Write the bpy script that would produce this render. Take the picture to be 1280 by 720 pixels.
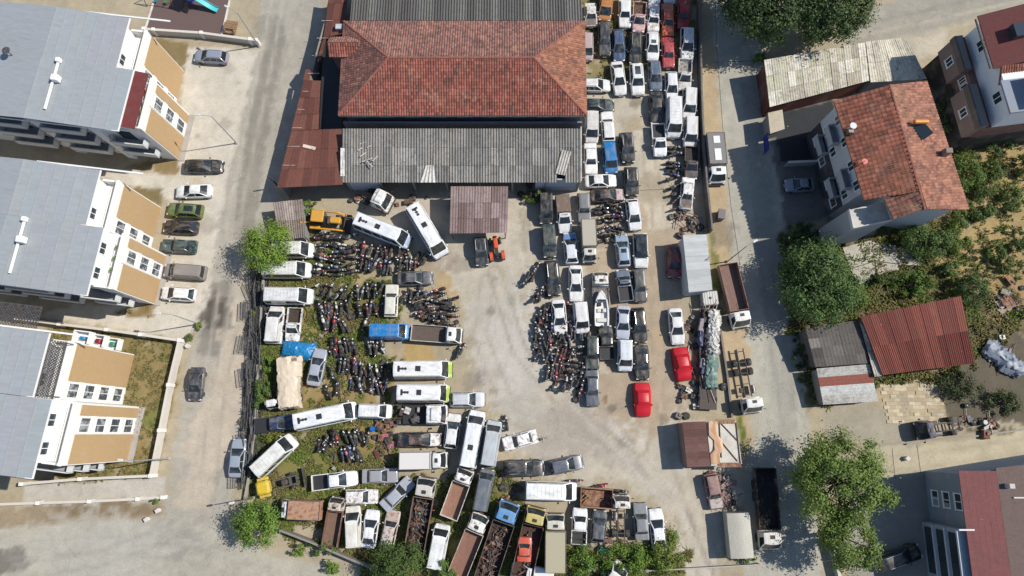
import bpy, math, random
import numpy as np
from mathutils import Vector, Matrix

for o in list(bpy.data.objects): bpy.data.objects.remove(o, do_unlink=True)
random.seed(7)
RND = random.Random(11)
R = math.radians
SC = bpy.context.scene
COL = SC.collection

# ------------------------------------------------------------------ camera, sky, sun, exposure
CAM_H, TILT, FOC = 82.0, R(12.0), 1280 * 24.0 / 36.0
cam_data = bpy.data.cameras.new('camera')
cam_data.lens = 24.0; cam_data.sensor_width = 36.0; cam_data.clip_end = 6000.0; cam_data.clip_start = 0.5
cam = bpy.data.objects.new('camera', cam_data); COL.objects.link(cam)
cam.location = (0, 0, CAM_H); cam.rotation_euler = (TILT, 0, 0)
SC.camera = cam
SUN_EL, SUN_DIR = R(48.0), Vector((0.985, 0.17, 0)).normalized()
world = bpy.data.worlds.new('World'); SC.world = world; world.use_nodes = True
wn = world.node_tree.nodes; wl = world.node_tree.links
sky = wn.new('ShaderNodeTexSky'); sky.sky_type = 'NISHITA'; sky.sun_disc = False
sky.sun_elevation = SUN_EL; sky.sun_rotation = math.atan2(SUN_DIR.x, SUN_DIR.y)
sky.air_density = 1.0; sky.dust_density = 0.3; sky.ozone_density = 2.0
wl.new(sky.outputs[0], wn['Background'].inputs[0]); wn['Background'].inputs[1].default_value = 0.10
sun_data = bpy.data.lights.new('sun', 'SUN'); sun_data.energy = 4.2; sun_data.angle = R(0.53); sun_data.color = (1.0, 0.955, 0.87)
sun = bpy.data.objects.new('sun', sun_data); COL.objects.link(sun); sun.location = (60, 10, 90)
sdir = Vector((SUN_DIR.x * math.cos(SUN_EL), SUN_DIR.y * math.cos(SUN_EL), math.sin(SUN_EL)))
sun.rotation_euler = sdir.to_track_quat('Z', 'Y').to_euler()
vs = SC.view_settings
vs.view_transform = 'Standard'; vs.look = 'None'; vs.gamma = 1.0; vs.use_curve_mapping = False; vs.exposure = 0.35
SC.render.resolution_x = 1024; SC.render.resolution_y = 576

CT, ST = math.cos(TILT), math.sin(TILT)
def G(px, py, z=0.0):
    """photo pixel (1280x720) -> point on the horizontal plane at height z"""
    x = (px - 640.0) / FOC; y = (360.0 - py) / FOC
    t = (CAM_H - z) / (CT - y * ST)
    return Vector((x * t, (y * CT + ST) * t, z))

def lin(c, k=None):
    """colour as it shows in sunlight (0-255 sRGB) -> linear albedo; white paint stays near 0.7"""
    m_ = sum(c) / 765.0
    if k is None: k = 0.72 + 0.16 * min(1.0, max(0.0, (m_ - 0.72) / 0.18))
    o = []
    for v in c:
        v = v / 255.0
        o.append((v / 12.92 if v <= 0.04045 else ((v + 0.055) / 1.055) ** 2.4) * k)
    return (o[0], o[1], o[2], 1.0)

# ------------------------------------------------------------------ materials
MATS = {}
def mat(name, base='OBJ', rough=0.6, var=None, vscale=3.0, vlow=0.45, vhigh=0.65, vamt=1.0, metal=0.0, spec=0.5,
        bump=0.0, bscale=20.0, island=0.0, coat=0.0, fine=0.0, fscale=25.0, stretch=None, var2=None, v2scale=1.0, v2low=0.55, v2high=0.7,
        alpha_trans=0.0):
    """node material: base colour (fixed or the object's own colour), one or two noise-shaped layers of wear
    per-piece brightness, fine speckle and a bump"""
    m = bpy.data.materials.new(name); m.use_nodes = True; MATS[name] = m
    nt = m.node_tree; N = nt.nodes; L = nt.links
    b = N['Principled BSDF']
    b.inputs['Roughness'].default_value = rough; b.inputs['Metallic'].default_value = metal
    b.inputs['Specular IOR Level'].default_value = spec
    if coat: b.inputs['Coat Weight'].default_value = coat; b.inputs['Coat Roughness'].default_value = 0.08
    oi = N.new('ShaderNodeObjectInfo')
    if base == 'OBJ': col = oi.outputs['Color']
    else:
        rg = N.new('ShaderNodeRGB'); rg.outputs[0].default_value = base; col = rg.outputs[0]
    tc = N.new('ShaderNodeTexCoord')
    mp = N.new('ShaderNodeMapping'); L.new(tc.outputs['Object'], mp.inputs['Vector'])
    if stretch: mp.inputs['Scale'].default_value = stretch
    cmb = N.new('ShaderNodeVectorMath'); cmb.operation = 'ADD'
    sc = N.new('ShaderNodeVectorMath'); sc.operation = 'SCALE'; sc.inputs['Scale'].default_value = 40.0
    cx = N.new('ShaderNodeCombineXYZ'); L.new(oi.outputs['Random'], cx.inputs[0]); L.new(oi.outputs['Random'], cx.inputs[1])
    L.new(cx.outputs[0], sc.inputs[0]); L.new(mp.outputs[0], cmb.inputs[0]); L.new(sc.outputs[0], cmb.inputs[1])
    vec = cmb.outputs[0]
    def layer(col, tgt, scale, lo, hi, amt):
        n = N.new('ShaderNodeTexNoise'); n.inputs['Scale'].default_value = scale; n.inputs['Detail'].default_value = 5.0
        n.inputs['Roughness'].default_value = 0.62; L.new(vec, n.inputs['Vector'])
        mr = N.new('ShaderNodeMapRange'); mr.inputs[1].default_value = lo; mr.inputs[2].default_value = hi; mr.inputs[4].default_value = amt
        L.new(n.outputs[0], mr.inputs[0])
        mx = N.new('ShaderNodeMix'); mx.data_type = 'RGBA'; L.new(mr.outputs[0], mx.inputs[0]); L.new(col, mx.inputs[6]); mx.inputs[7].default_value = tgt
        return mx.outputs[2]
    if var is not None: col = layer(col, var, vscale, vlow, vhigh, vamt)
    if var2 is not None: col = layer(col, var2, v2scale, v2low, v2high, 1.0)
    if island:
        ge = N.new('ShaderNodeNewGeometry'); mr = N.new('ShaderNodeMapRange'); mr.inputs[3].default_value = 1 - island; mr.inputs[4].default_value = 1 + island
        L.new(ge.outputs['Random Per Island'], mr.inputs[0])
        vm = N.new('ShaderNodeVectorMath'); vm.operation = 'SCALE'; L.new(col, vm.inputs[0]); L.new(mr.outputs[0], vm.inputs['Scale']); col = vm.outputs[0]
    if fine:
        n = N.new('ShaderNodeTexNoise'); n.inputs['Scale'].default_value = fscale; n.inputs['Detail'].default_value = 3.0; L.new(vec, n.inputs['Vector'])
        mr = N.new('ShaderNodeMapRange'); mr.inputs[1].default_value = 0.3; mr.inputs[2].default_value = 0.7; mr.inputs[3].default_value = 1 - fine; mr.inputs[4].default_value = 1 + fine
        L.new(n.outputs[0], mr.inputs[0])
        vm = N.new('ShaderNodeVectorMath'); vm.operation = 'SCALE'; L.new(col, vm.inputs[0]); L.new(mr.outputs[0], vm.inputs['Scale']); col = vm.outputs[0]
    L.new(col, b.inputs['Base Color'])
    if bump:
        n = N.new('ShaderNodeTexNoise'); n.inputs['Scale'].default_value = bscale; n.inputs['Detail'].default_value = 4.0; L.new(vec, n.inputs['Vector'])
        bp = N.new('ShaderNodeBump'); bp.inputs['Strength'].default_value = bump; bp.inputs['Distance'].default_value = 0.05
        L.new(n.outputs[0], bp.inputs['Height']); L.new(bp.outputs[0], b.inputs['Normal'])
    if alpha_trans:
        tr = N.new('ShaderNodeBsdfTranslucent'); L.new(col, tr.inputs[0]); ms = N.new('ShaderNodeMixShader'); ms.inputs[0].default_value = alpha_trans
        L.new(b.outputs[0], ms.inputs[1]); L.new(tr.outputs[0], ms.inputs[2]); L.new(ms.outputs[0], N['Material Output'].inputs[0])
    return m

DUST = (0.30, 0.26, 0.21, 1)
mat('paint', rough=0.36, var=DUST, vscale=1.3, vlow=0.42, vhigh=0.85, vamt=0.75, coat=0.3, fine=0.09, fscale=9, stretch=(.6, 1.6, 1), var2=(0.42, 0.37, 0.30, 1), v2scale=4.0, v2low=0.62, v2high=0.85)
mat('worn_paint', rough=0.6, var=(0.20, 0.075, 0.04, 1), vscale=2.6, vlow=0.5, vhigh=0.66, fine=0.14, fscale=14, var2=DUST, v2scale=1.2, v2low=0.5, v2high=0.9)
mat('glass', (0.020, 0.024, 0.027, 1), rough=0.12, var=(0.17, 0.20, 0.21, 1), vscale=0.9, vlow=0.5, vhigh=0.8, vamt=0.7, spec=0.6)  # pale bluish noise patches put reflections into the glass colour
mat('pane', (0.03, 0.04, 0.05, 1), rough=0.07, spec=0.8)
mat('curtain_pane', (0.30, 0.31, 0.32, 1), rough=0.15, spec=0.6, var=(0.06, 0.07, 0.08, 1), vscale=1.4, vlow=0.42, vhigh=0.5)
mat('tyre', (0.018, 0.018, 0.018, 1), rough=0.9, var=(0.11, 0.10, 0.085, 1), vscale=6)
mat('black_plastic', (0.02, 0.02, 0.021, 1), rough=0.6, fine=0.2)
mat('grey_metal', (0.17, 0.17, 0.17, 1), rough=0.5, metal=0.6, var=(0.11, 0.06, 0.04, 1), vscale=4)
mat('dark_metal', (0.055, 0.05, 0.047, 1), rough=0.75, var=(0.10, 0.055, 0.035, 1), vscale=5, fine=0.2)
mat('dark_steel', (0.05, 0.051, 0.054, 1), rough=0.65, var=(0.15, 0.145, 0.14, 1), vscale=3, vlow=0.5, vhigh=0.75, fine=0.3)
mat('bright_metal', (0.6, 0.6, 0.6, 1), rough=0.3, metal=0.9)
mat('lamp_lens', (0.7, 0.72, 0.74, 1), rough=0.1, spec=0.7)
mat('tail_lens', (0.35, 0.02, 0.015, 1), rough=0.2)
mat('rust', (0.16, 0.07, 0.042, 1), rough=0.9, var=(0.32, 0.19, 0.13, 1), vscale=2.5, fine=0.25, fscale=12)
mat('load', rough=0.95, var=(0.07, 0.045, 0.03, 1), vscale=3.5, fine=0.35, fscale=8, bump=0.6, bscale=6)
mat('bed', rough=0.95, var=(0.12, 0.075, 0.055, 1), vscale=2.0, vlow=0.5, vhigh=0.8, vamt=0.6, fine=0.2, fscale=8, stretch=(.4, 1.4, 1))
mat('tarp', rough=0.5, var=(0.45, 0.42, 0.38, 1), vscale=2.2, vlow=0.55, vhigh=0.9, vamt=0.5, bump=0.5, bscale=3)
mat('satin', rough=0.42, bump=0.15, bscale=5, fine=0.05)
mat('plaster', rough=0.85, var=(0.42, 0.38, 0.33, 1), vscale=0.5, vlow=0.5, vhigh=0.95, vamt=0.55, fine=0.05, fscale=6)
mat('clean_plaster', rough=0.8, fine=0.04, fscale=3, var=(0.45, 0.40, 0.32, 1), vscale=0.4, vlow=0.55, vhigh=1.0, vamt=0.4)
mat('roof_sheet', rough=0.55, metal=0.15, fine=0.06, fscale=2.5, var=(0.30, 0.31, 0.31, 1), vscale=0.35, vlow=0.4, vhigh=0.75, vamt=0.7, stretch=(.35, 1.5, 1), var2=(0.26, 0.25, 0.23, 1), v2scale=1.1, v2low=0.6, v2high=0.85)
mat('tile', rough=0.9, spec=0.2, var=(0.085, 0.06, 0.052, 1), vscale=0.75, vlow=0.46, vhigh=0.74, vamt=0.8, island=0.3, fine=0.2, fscale=5, var2=(0.30, 0.15, 0.11, 1), v2scale=0.5, v2low=0.54, v2high=0.75)
mat('sheet', rough=0.9, spec=0.2, var=(0.09, 0.085, 0.08, 1), vscale=1.3, vlow=0.48, vhigh=0.75, vamt=0.7, fine=0.22, fscale=7)
mat('red_sheet', rough=0.75, spec=0.25, var=(0.10, 0.055, 0.042, 1), vscale=1.2, vlow=0.45, vhigh=0.75, vamt=0.6, fine=0.12, fscale=5, var2=(0.42, 0.36, 0.32, 1), v2scale=2.5, v2low=0.70, v2high=0.75)
mat('wood', (0.28, 0.17, 0.09, 1), rough=0.8, var=(0.12, 0.075, 0.045, 1), vscale=4, fine=0.2, stretch=(1, 8, 8))
mat('concrete', rough=0.9, var=(0.24, 0.21, 0.17, 1), vscale=0.7, vlow=0.45, vhigh=0.8, vamt=0.7, fine=0.12, fscale=9, bump=0.15)
mat('fabric', rough=0.95, fine=0.1)
mat('bark', (0.11, 0.085, 0.06, 1), rough=0.95, fine=0.3, bump=0.4)
mat('leaf', rough=0.55, island=0.34, spec=0.3, alpha_trans=0.25, var=(0.17, 0.21, 0.045, 1), vscale=0.55, vlow=0.45, vhigh=0.75, vamt=0.5)
mat('weed', rough=0.8, island=0.45, spec=0.2, var=(0.20, 0.16, 0.07, 1), vscale=0.35, vlow=0.4, vhigh=0.62, alpha_trans=0.2)

# ------------------------------------------------------------------ mesh builder
class MB:
    def __init__(s): s.v = []; s.f = []; s.mi = []; s.cur = 0
    def add(s, vs, fs):
        o = len(s.v); s.v += [tuple(v) for v in vs]
        for f in fs: s.f.append(tuple(o + i for i in f)); s.mi.append(s.cur)
        return s
    def m(s, i): s.cur = i; return s
    def box(s, c, d, rz=0.0, M=None):
        x, y, z = d[0] / 2, d[1] / 2, d[2] / 2
        vs = [Vector(p) for p in ((-x, -y, -z), (x, -y, -z), (x, y, -z), (-x, y, -z), (-x, -y, z), (x, -y, z), (x, y, z), (-x, y, z))]
        mm = Matrix.Translation(c) @ (M if M is not None else Matrix.Rotation(rz, 4, 'Z'))
        return s.add([mm @ v for v in vs], [(0, 3, 2, 1), (4, 5, 6, 7), (0, 1, 5, 4), (1, 2, 6, 5), (2, 3, 7, 6), (3, 0, 4, 7)])
    def bbox(s, c, d, r=0.04, rz=0.0):
        """box with chamfered upright and top edges"""
        x, y, z = d[0] / 2, d[1] / 2, d[2] / 2
        def ring(ix, zz): 
            X, Y = x - ix, y - ix; q = min(r, X * .4, Y * .4)
            return [(X - q, -Y, zz), (X, -Y + q, zz), (X, Y - q, zz), (X - q, Y, zz), (-X + q, Y, zz), (-X, Y - q, zz), (-X, -Y + q, zz), (-X + q, -Y, zz)]
        vs = [Vector(p) for p in ring(0, -z) + ring(0, z - r) + ring(r, z)]
        mm = Matrix.Translation(c) @ Matrix.Rotation(rz, 4, 'Z')
        fs = [tuple(range(7, -1, -1)), tuple(range(16, 24))]
        for k in range(2):
            for i in range(8): j = (i + 1) % 8; fs.append((k * 8 + i, k * 8 + j, k * 8 + 8 + j, k * 8 + 8 + i))
        return s.add([mm @ v for v in vs], fs)
    def prism(s, pts, z0, z1):
        n = len(pts); a = sum(pts[i][0] * pts[(i + 1) % n][1] - pts[(i + 1) % n][0] * pts[i][1] for i in range(n))
        if a < 0: pts = pts[::-1]
        vs = [(p[0], p[1], z0) for p in pts] + [(p[0], p[1], z1) for p in pts]
        return s.add(vs, [tuple(range(n - 1, -1, -1)), tuple(range(n, 2 * n))] + [(i, (i + 1) % n, n + (i + 1) % n, n + i) for i in range(n)])
    def slab(s, quad, th):
        """thick sheet from 3D corner points (counter-clockwise from above)"""
        n = len(quad); vs = [tuple(p) for p in quad] + [(p[0], p[1], p[2] - th) for p in quad]
        return s.add(vs, [tuple(range(n)), tuple(range(2 * n - 1, n - 1, -1))] + [((i + 1) % n, i, n + i, n + (i + 1) % n) for i in range(n)])
    def tube(s, pts, r, n=6, r2=None, cap=True):
        pts = [Vector(p) for p in pts]; rings = []
        for i, p in enumerate(pts):
            d = (pts[min(i + 1, len(pts) - 1)] - pts[max(i - 1, 0)])
            if d.length < 1e-6: d = Vector((0, 0, 1))
            d.normalize(); u = d.orthogonal().normalized(); w = d.cross(u)
            rr = r if r2 is None else r + (r2 - r) * i / max(1, len(pts) - 1)
            rings.append([p + rr * (math.cos(2 * math.pi * k / n) * u + math.sin(2 * math.pi * k / n) * w) for k in range(n)])
        # keep rings from twisting
        for i in range(1, len(rings)):
            best = min(range(n), key=lambda q: (rings[i][q] - rings[i - 1][0] - (pts[i] - pts[i - 1])).length)
            rings[i] = rings[i][best:] + rings[i][:best]
        fs = []
        for i in range(len(rings) - 1):
            for k in range(n): j = (k + 1) % n; fs.append((i * n + k, i * n + j, (i + 1) * n + j, (i + 1) * n + k))
        if cap: fs.append(tuple(range(n - 1, -1, -1))); fs.append(tuple((len(rings) - 1) * n + k for k in range(n)))
        return s.add([v for q in rings for v in q], fs)
    def lathe(s, prof, c, axis='Z', n=14):
        """profile [(radius, height)] turned round an axis through c"""
        vs = []; c = Vector(c)
        for r, h in prof:
            for k in range(n):
                a = 2 * math.pi * k / n; x, y = r * math.cos(a), r * math.sin(a)
                vs.append(c + (Vector((x, y, h)) if axis == 'Z' else Vector((x, h, y)) if axis == 'Y' else Vector((h, x, y))))
        fs = []
        for i in range(len(prof) - 1):
            for k in range(n): j = (k + 1) % n; fs.append((i * n + k, i * n + j, (i + 1) * n + j, (i + 1) * n + k))
        fs.append(tuple(range(n - 1, -1, -1))); fs.append(tuple((len(prof) - 1) * n + k for k in range(n)))
        return s.add(vs, fs)
    def rings(s, rs, cap0=True, cap1=True):
        n = len(rs[0]); fs = []
        for i in range(len(rs) - 1):
            for k in range(n): j = (k + 1) % n; fs.append((i * n + k, i * n + j, (i + 1) * n + j, (i + 1) * n + k))
        if cap0: fs.append(tuple(range(n - 1, -1, -1)))
        if cap1: fs.append(tuple((len(rs) - 1) * n + k for k in range(n)))
        return s.add([v for q in rs for v in q], fs)
    def mesh(s, name, mats, smooth=None):
        me = bpy.data.meshes.new(name); me.from_pydata(s.v, [], s.f)
        for q in (mats if isinstance(mats, (list, tuple)) else [mats]): me.materials.append(MATS[q])
        if len(me.materials) > 1: me.polygons.foreach_set('material_index', s.mi)
        if smooth is not None:
            me.polygons.foreach_set('use_smooth', [True] * len(me.polygons)); me.set_sharp_from_angle(angle=R(smooth))
        me.update(); return me
    def build(s, name, mats, parent=None, color=None, loc=None, rot=None, smooth=None):
        return put(name, s.mesh(name, mats, smooth), parent, color, loc, rot)

def put(name, me, parent=None, color=None, loc=None, rot=None):
    o = bpy.data.objects.new(name, me); COL.objects.link(o)
    if parent is not None: o.parent = parent
    if color is not None: o.color = color
    if loc is not None: o.location = loc
    if rot is not None: o.rotation_euler = rot
    return o
def tag(o, label=None, cat=None, group=None, kind=None):
    if label: o['label'] = label
    if cat: o['category'] = cat
    if group: o['group'] = group
    if kind: o['kind'] = kind
    return o
def thing(name, label, cat, loc=(0, 0, 0), rz=0.0, group=None):
    o = bpy.data.objects.new(name, None); COL.objects.link(o); o.empty_display_size = 0.3
    o.location = loc; o.rotation_euler = (0, 0, rz)
    return tag(o, label, cat, group)

# ------------------------------------------------------------------ value noise for the ground zones
class VN:
    def __init__(s, seed): s.t = np.random.RandomState(seed).rand(256, 256)
    def __call__(s, x, y):
        xi = np.floor(x).astype(int); yi = np.floor(y).astype(int); fx = x - xi; fy = y - yi
        fx = fx * fx * (3 - 2 * fx); fy = fy * fy * (3 - 2 * fy)
        t = s.t; a = t[xi & 255, yi & 255]; b = t[(xi + 1) & 255, yi & 255]; c = t[xi & 255, (yi + 1) & 255]; d = t[(xi + 1) & 255, (yi + 1) & 255]
        return (a * (1 - fx) + b * fx) * (1 - fy) + (c * (1 - fx) + d * fx) * fy
    def fbm(s, x, y, o=4):
        v = 0; a = 0.5; n = 0
        for i in range(o): v = v + a * s(x * 2 ** i + i * 17.3, y * 2 ** i + i * 9.1); n += a; a *= 0.55
        return v / n
VN1, VN2, VN3 = VN(3), VN(5), VN(8)
def inside(X, Y, poly):
    r = np.zeros(X.shape, bool); n = len(poly); j = n - 1
    for i in range(n):
        xi, yi = poly[i][0], poly[i][1]; xj, yj = poly[j][0], poly[j][1]
        if yi != yj: r ^= ((yi > Y) != (yj > Y)) & (X < (xj - xi) * (Y - yi) / (yj - yi) + xi)
        j = i
    return r
def PX(*pts): return [G(a, b) for a, b in pts]
# ------------------------------------------------------------------ ground
def pc(*c): return np.array(lin(c, 1.0)[:3]) / 1.52          # sunlit photo colour -> albedo
ZONES = [  # (name, polygon in photo pixels on the ground, photo colour, ragged edge in metres)
 ('dirt', [(205,-20),(300,-20),(325,55),(240,50)], (190,176,148), 0.8),
 ('road_left', [(332,-30),(412,-30),(395,60),(345,235),(326,330),(320,440),(302,560),(285,655),(200,655),(212,600),(232,470),(250,395),(285,200),(320,60)], (188,181,167), 0.25),
 ('old_asphalt', [(348,15),(358,40),(352,80),(337,150),(328,220),(320,280),(304,335),(292,290),(305,180),(324,90),(340,35)], (160,154,142), 0.3),
 ('old_asphalt', [(262,355),(287,352),(292,420),(280,445),(247,443),(250,395)], (156,149,138), 0.3),
 ('dust', [(300,330),(320,330),(312,470),(290,560),(262,640),(225,640),(238,560),(268,460)], (204,190,170), 1.0),
 ('parking', [(234,58),(324,62),(318,78),(300,160),(286,215),(272,290),(257,398),(228,424),(105,404),(40,398),(95,380),(190,385),(205,340),(213,250),(120,218),(150,210),(222,222),(225,150),(230,90)], (220,211,195), 0.25),
 ('dry_grass', [(180,45),(236,52),(230,92),(200,66)], (142,124,86), 0.3),
 ('dry_grass', [(170,205),(224,194),(221,220),(150,210)], (150,128,90), 0.3),
 ('dry_grass', [(150,231),(205,236),(201,260)], (134,118,82), 0.2),
 ('dry_grass', [(140,392),(193,378),(192,398),(160,396)], (146,124,84), 0.3),
 ('garden', [(62,405),(230,425),(222,470),(206,550),(194,592),(82,606),(40,560),(50,450)], (146,130,84), 0.3),
 ('garden_green', [(178,520),(206,500),(204,535),(176,540)], (96,116,46), 0.8),
 ('garden_green', [(190,425),(222,430),(215,455),(195,450)], (124,120,66), 0.9),
 ('drive', [(30,607),(208,596),(206,626),(30,634)], (212,205,192), 0.05),
 ('bank', [(-20,634),(200,626),(210,648),(120,652),(-20,664)], (168,150,124), 0.5),
 ('bank', [(60,632),(195,628),(196,642),(110,646)], (152,133,107), 0.5),
 ('road_south', [(-40,664),(120,654),(205,644),(290,660),(330,690),(420,712),(480,760),(-40,760)], (190,183,166), 0.3),
 ('patch', [(-10,684),(25,685),(44,702),(30,716),(-10,716)], (136,130,120), 0.3),
 ('patch', [(180,668),(245,660),(280,690),(200,700)], (178,172,160), 1.5),
 ('yard', [(640,240),(730,225),(735,105),(872,100),(874,240),(850,330),(862,520),(930,600),(895,740),(862,740),(835,640),(765,600),(640,572),(620,520),(590,480),(580,380),(530,320),(430,250)], (204,193,174), 0.8),
 ('yard_brown', [(735,262),(870,250),(845,330),(858,440),(845,520),(790,540),(745,515),(742,380)], (190,171,147), 1.8),
 ('yard_grey', [(585,380),(640,350),(668,420),(676,540),(760,600),(700,600),(640,560),(606,470)], (200,192,178), 2.0),
 ('tracks', [(700,500),(760,530),(820,600),(800,612),(745,570),(690,530)], (189,178,164), 1.5),
 ('yard_orange', [(520,420),(545,430),(540,452),(498,455),(498,432)], (196,168,116), 0.9),
 ('yard_orange', [(540,335),(565,345),(575,395),(552,372)], (196,172,132), 1.0),
 ('slab', [(795,120),(832,118),(846,280),(812,290)], (212,200,178), 0.3),
 ('weeds', [(318,318),(400,290),(455,352),(482,350),(498,358),(500,402),(458,402),(458,440),(496,448),(492,530),(500,592),(640,592),(660,632),(722,690),(860,682),(866,740),(470,740),(400,690),(352,660),(312,640),(308,560),(322,440)], (112,114,56), 1.2),
 ('weeds_dry', [(470,330),(500,345),(470,352),(430,352),(420,335)], (186,168,128), 0.9),
 ('weeds_dry', [(470,455),(498,455),(495,500),(440,500),(370,505),(390,480)], (164,142,98), 1.0),
 ('weeds_dry', [(430,530),(490,520),(490,560),(470,590),(455,560)], (158,134,92), 1.0),
 ('weeds_dry', [(380,385),(400,380),(405,425),(380,425)], (160,138,86), 0.9),
 ('weeds_green', [(330,520),(352,520),(345,560),(322,560)], (104,112,40), 0.7),
 ('weeds_green', [(372,545),(470,560),(470,592),(380,600),(350,585)], (108,118,44), 1.2),
 ('weeds_green', [(395,350),(440,350),(450,440),(400,430)], (104,108,60), 1.2),
 ('weeds_green', [(325,430),(350,430),(348,520),(320,520)], (92,106,42), 0.8),
 ('weeds', [(728,-30),(872,-30),(868,70),(800,90),(735,108)], (144,134,88), 1.0),
 ('path', [(360,662),(392,650),(470,720),(480,740),(430,740),(400,690)], (186,174,152), 0.6),
 ('road_right', [(888,-30),(968,-30),(952,60),(985,300),(1002,450),(1014,560),(1030,740),(930,740),(935,560),(932,420),(905,300),(900,180)], (192,187,172), 0.2),
 ('road_right_worn', [(925,70),(950,120),(975,320),(998,500),(985,560),(965,500),(945,300)], (180,175,162), 0.4),
 ('shoulder', [(872,60),(893,50),(903,170),(915,330),(935,430),(942,560),(920,560),(895,420),(878,240)], (198,176,142), 0.4),
 ('verge', [(884,285),(892,285),(905,400),(897,400)], (100,112,46), 0.4),
 ('verge', [(922,520),(931,520),(935,566),(926,568)], (104,120,50), 0.3),
 ('top_road', [(1050,62),(1085,12),(1180,-20),(1290,-60),(1290,0),(1190,32),(1120,52)], (176,170,156), 0.4),
 ('top_pavement', [(1100,58),(1185,38),(1180,66),(1150,74)], (204,193,172), 0.15),
 ('green_lot', [(968,285),(1060,300),(1150,260),(1150,90),(1290,60),(1290,520),(1175,525),(1165,470),(1010,510),(990,400)], (96,90,62), 0.8),
 ('dry_lot', [(1200,170),(1290,150),(1290,330),(1240,350),(1172,348),(1180,310),(1215,262)], (186,162,112), 1.0),
 ('dry_lot', [(1230,350),(1282,320),(1282,390),(1240,400)], (180,152,104), 1.0),
 ('dark_lot', [(1170,470),(1290,410),(1290,540),(1180,525)], (112,104,88), 1.0),
 ('lane', [(1085,558),(1180,555),(1290,536),(1290,574),(1160,592),(1095,606)], (206,194,166), 0.2),
 ('paving', [(1096,482),(1172,474),(1184,524),(1150,530),(1098,530)], (198,180,144), 0.1),
 ('drive_east', [(1030,505),(1098,505),(1150,556),(1085,556),(1030,560)], (180,170,150), 0.4),
 ('court', [(1060,600),(1160,590),(1180,740),(1060,740)], (170,164,152), 0.4),
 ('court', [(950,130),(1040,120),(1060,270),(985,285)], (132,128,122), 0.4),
 ('tar', [(966,140),(1045,125),(1050,200),(975,204)], (64,66,70), 0.2),  # near-black ground over part of the court
]
xs = np.concatenate([[-3000, -900, -300, -150, -100], np.arange(-76, 76.01, 0.36), [100, 150, 300, 900, 3000]])
ys = np.concatenate([[-3000, -900, -300, -120, -50], np.arange(-26, 66.01, 0.36), [90, 140, 300, 900, 3000]])
GX, GY = np.meshgrid(xs, ys)
WXN = VN1.fbm(GX * 0.9, GY * 0.9) - 0.5; WYN = VN2.fbm(GX * 0.9 + 50, GY * 0.9) - 0.5
C3 = np.zeros(GX.shape + (3,)); C3[:] = pc(188, 174, 148)
ROUGHZ = np.zeros(GX.shape)
GRASSW = np.zeros(GX.shape)
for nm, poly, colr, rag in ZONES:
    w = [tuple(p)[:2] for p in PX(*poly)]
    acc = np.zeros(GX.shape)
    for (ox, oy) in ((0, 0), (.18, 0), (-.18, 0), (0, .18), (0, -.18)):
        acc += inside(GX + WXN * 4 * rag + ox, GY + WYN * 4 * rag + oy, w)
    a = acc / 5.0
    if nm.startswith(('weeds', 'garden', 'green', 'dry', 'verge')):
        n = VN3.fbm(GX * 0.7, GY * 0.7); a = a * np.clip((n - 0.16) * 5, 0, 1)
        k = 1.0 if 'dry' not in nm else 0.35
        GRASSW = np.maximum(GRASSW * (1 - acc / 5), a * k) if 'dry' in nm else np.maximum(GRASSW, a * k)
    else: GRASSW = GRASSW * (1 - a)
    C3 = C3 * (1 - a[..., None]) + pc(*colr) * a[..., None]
# worn patches, damp stains, wheel dust
n1 = VN1.fbm(GX * 0.16, GY * 0.16, 5); n2 = VN2.fbm(GX * 0.55, GY * 0.55, 4); n3 = VN3.fbm(GX * 1.6, GY * 1.6, 3)
C3 *= (1 + (n1 - 0.5)[..., None] * 0.26) * (1 + (n2 - 0.5)[..., None] * 0.24) * (1 + (n3 - 0.5)[..., None] * 0.16)
gm = np.clip((VN2.fbm(GX * 0.45 + 9, GY * 0.45 + 4, 4) - 0.40) * 6, 0, 1) * np.clip(GRASSW, 0, 1)      # bald earth between the weeds
C3 = C3 * (1 - 0.42 * gm[..., None]) + pc(170, 150, 108) * 0.42 * gm[..., None]
def stain(px, py, r, colr, k, sx=1.0):
    global C3
    p = G(px, py); d = np.hypot((GX - p.x) / sx, GY - p.y) / r + (VN3.fbm(GX * 1.3, GY * 1.3) - 0.5) * 1.3
    a = np.clip((1.0 - d) * 3, 0, 1)[..., None] * k; C3 = C3 * (1 - a) + pc(*colr) * a
for q in ((268,388,2.6,(92,84,76),.85,.8),(590,475,1.6,(150,140,128),.6,1),(602,470,1.2,(140,130,118),.6,1),(655,275,1.4,(150,140,120),.5,.6),(655,300,1.6,(160,150,130),.5,.6),
          (815,232,2.4,(186,172,150),.7,.8),(795,160,1.8,(180,160,128),.6,1),(794,128,1.0,(120,104,84),.6,1),(822,238,2.2,(184,168,142),.6,3),(835,420,2.2,(205,180,145),.6,1),
          (757,500,.6,(120,84,60),.7,1),(764,510,.7,(120,110,96),.7,1),(829,523,.8,(120,108,92),.6,1),(905,290,2.2,(140,128,112),.6,.8),(540,325,2.0,(168,150,128),.6,1.4),
          (575,330,1.5,(150,138,124),.5,1.2),(720,540,3.5,(182,170,156),.6,1.6),(680,545,3,(186,176,162),.6,1.4),(640,440,5,(214,206,196),.6,1),(250,230,1.2,(206,190,168),.6,1),
          (243,284,1.0,(186,176,160),.6,1.4),(260,284,1.4,(176,166,150),.6,1.5),(330,640,1.6,(110,98,86),.5,1.5),(330,40,3,(150,144,133),.5,.6),(120,690,5,(200,195,184),.6,2.0)):
    stain(*q)
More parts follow.
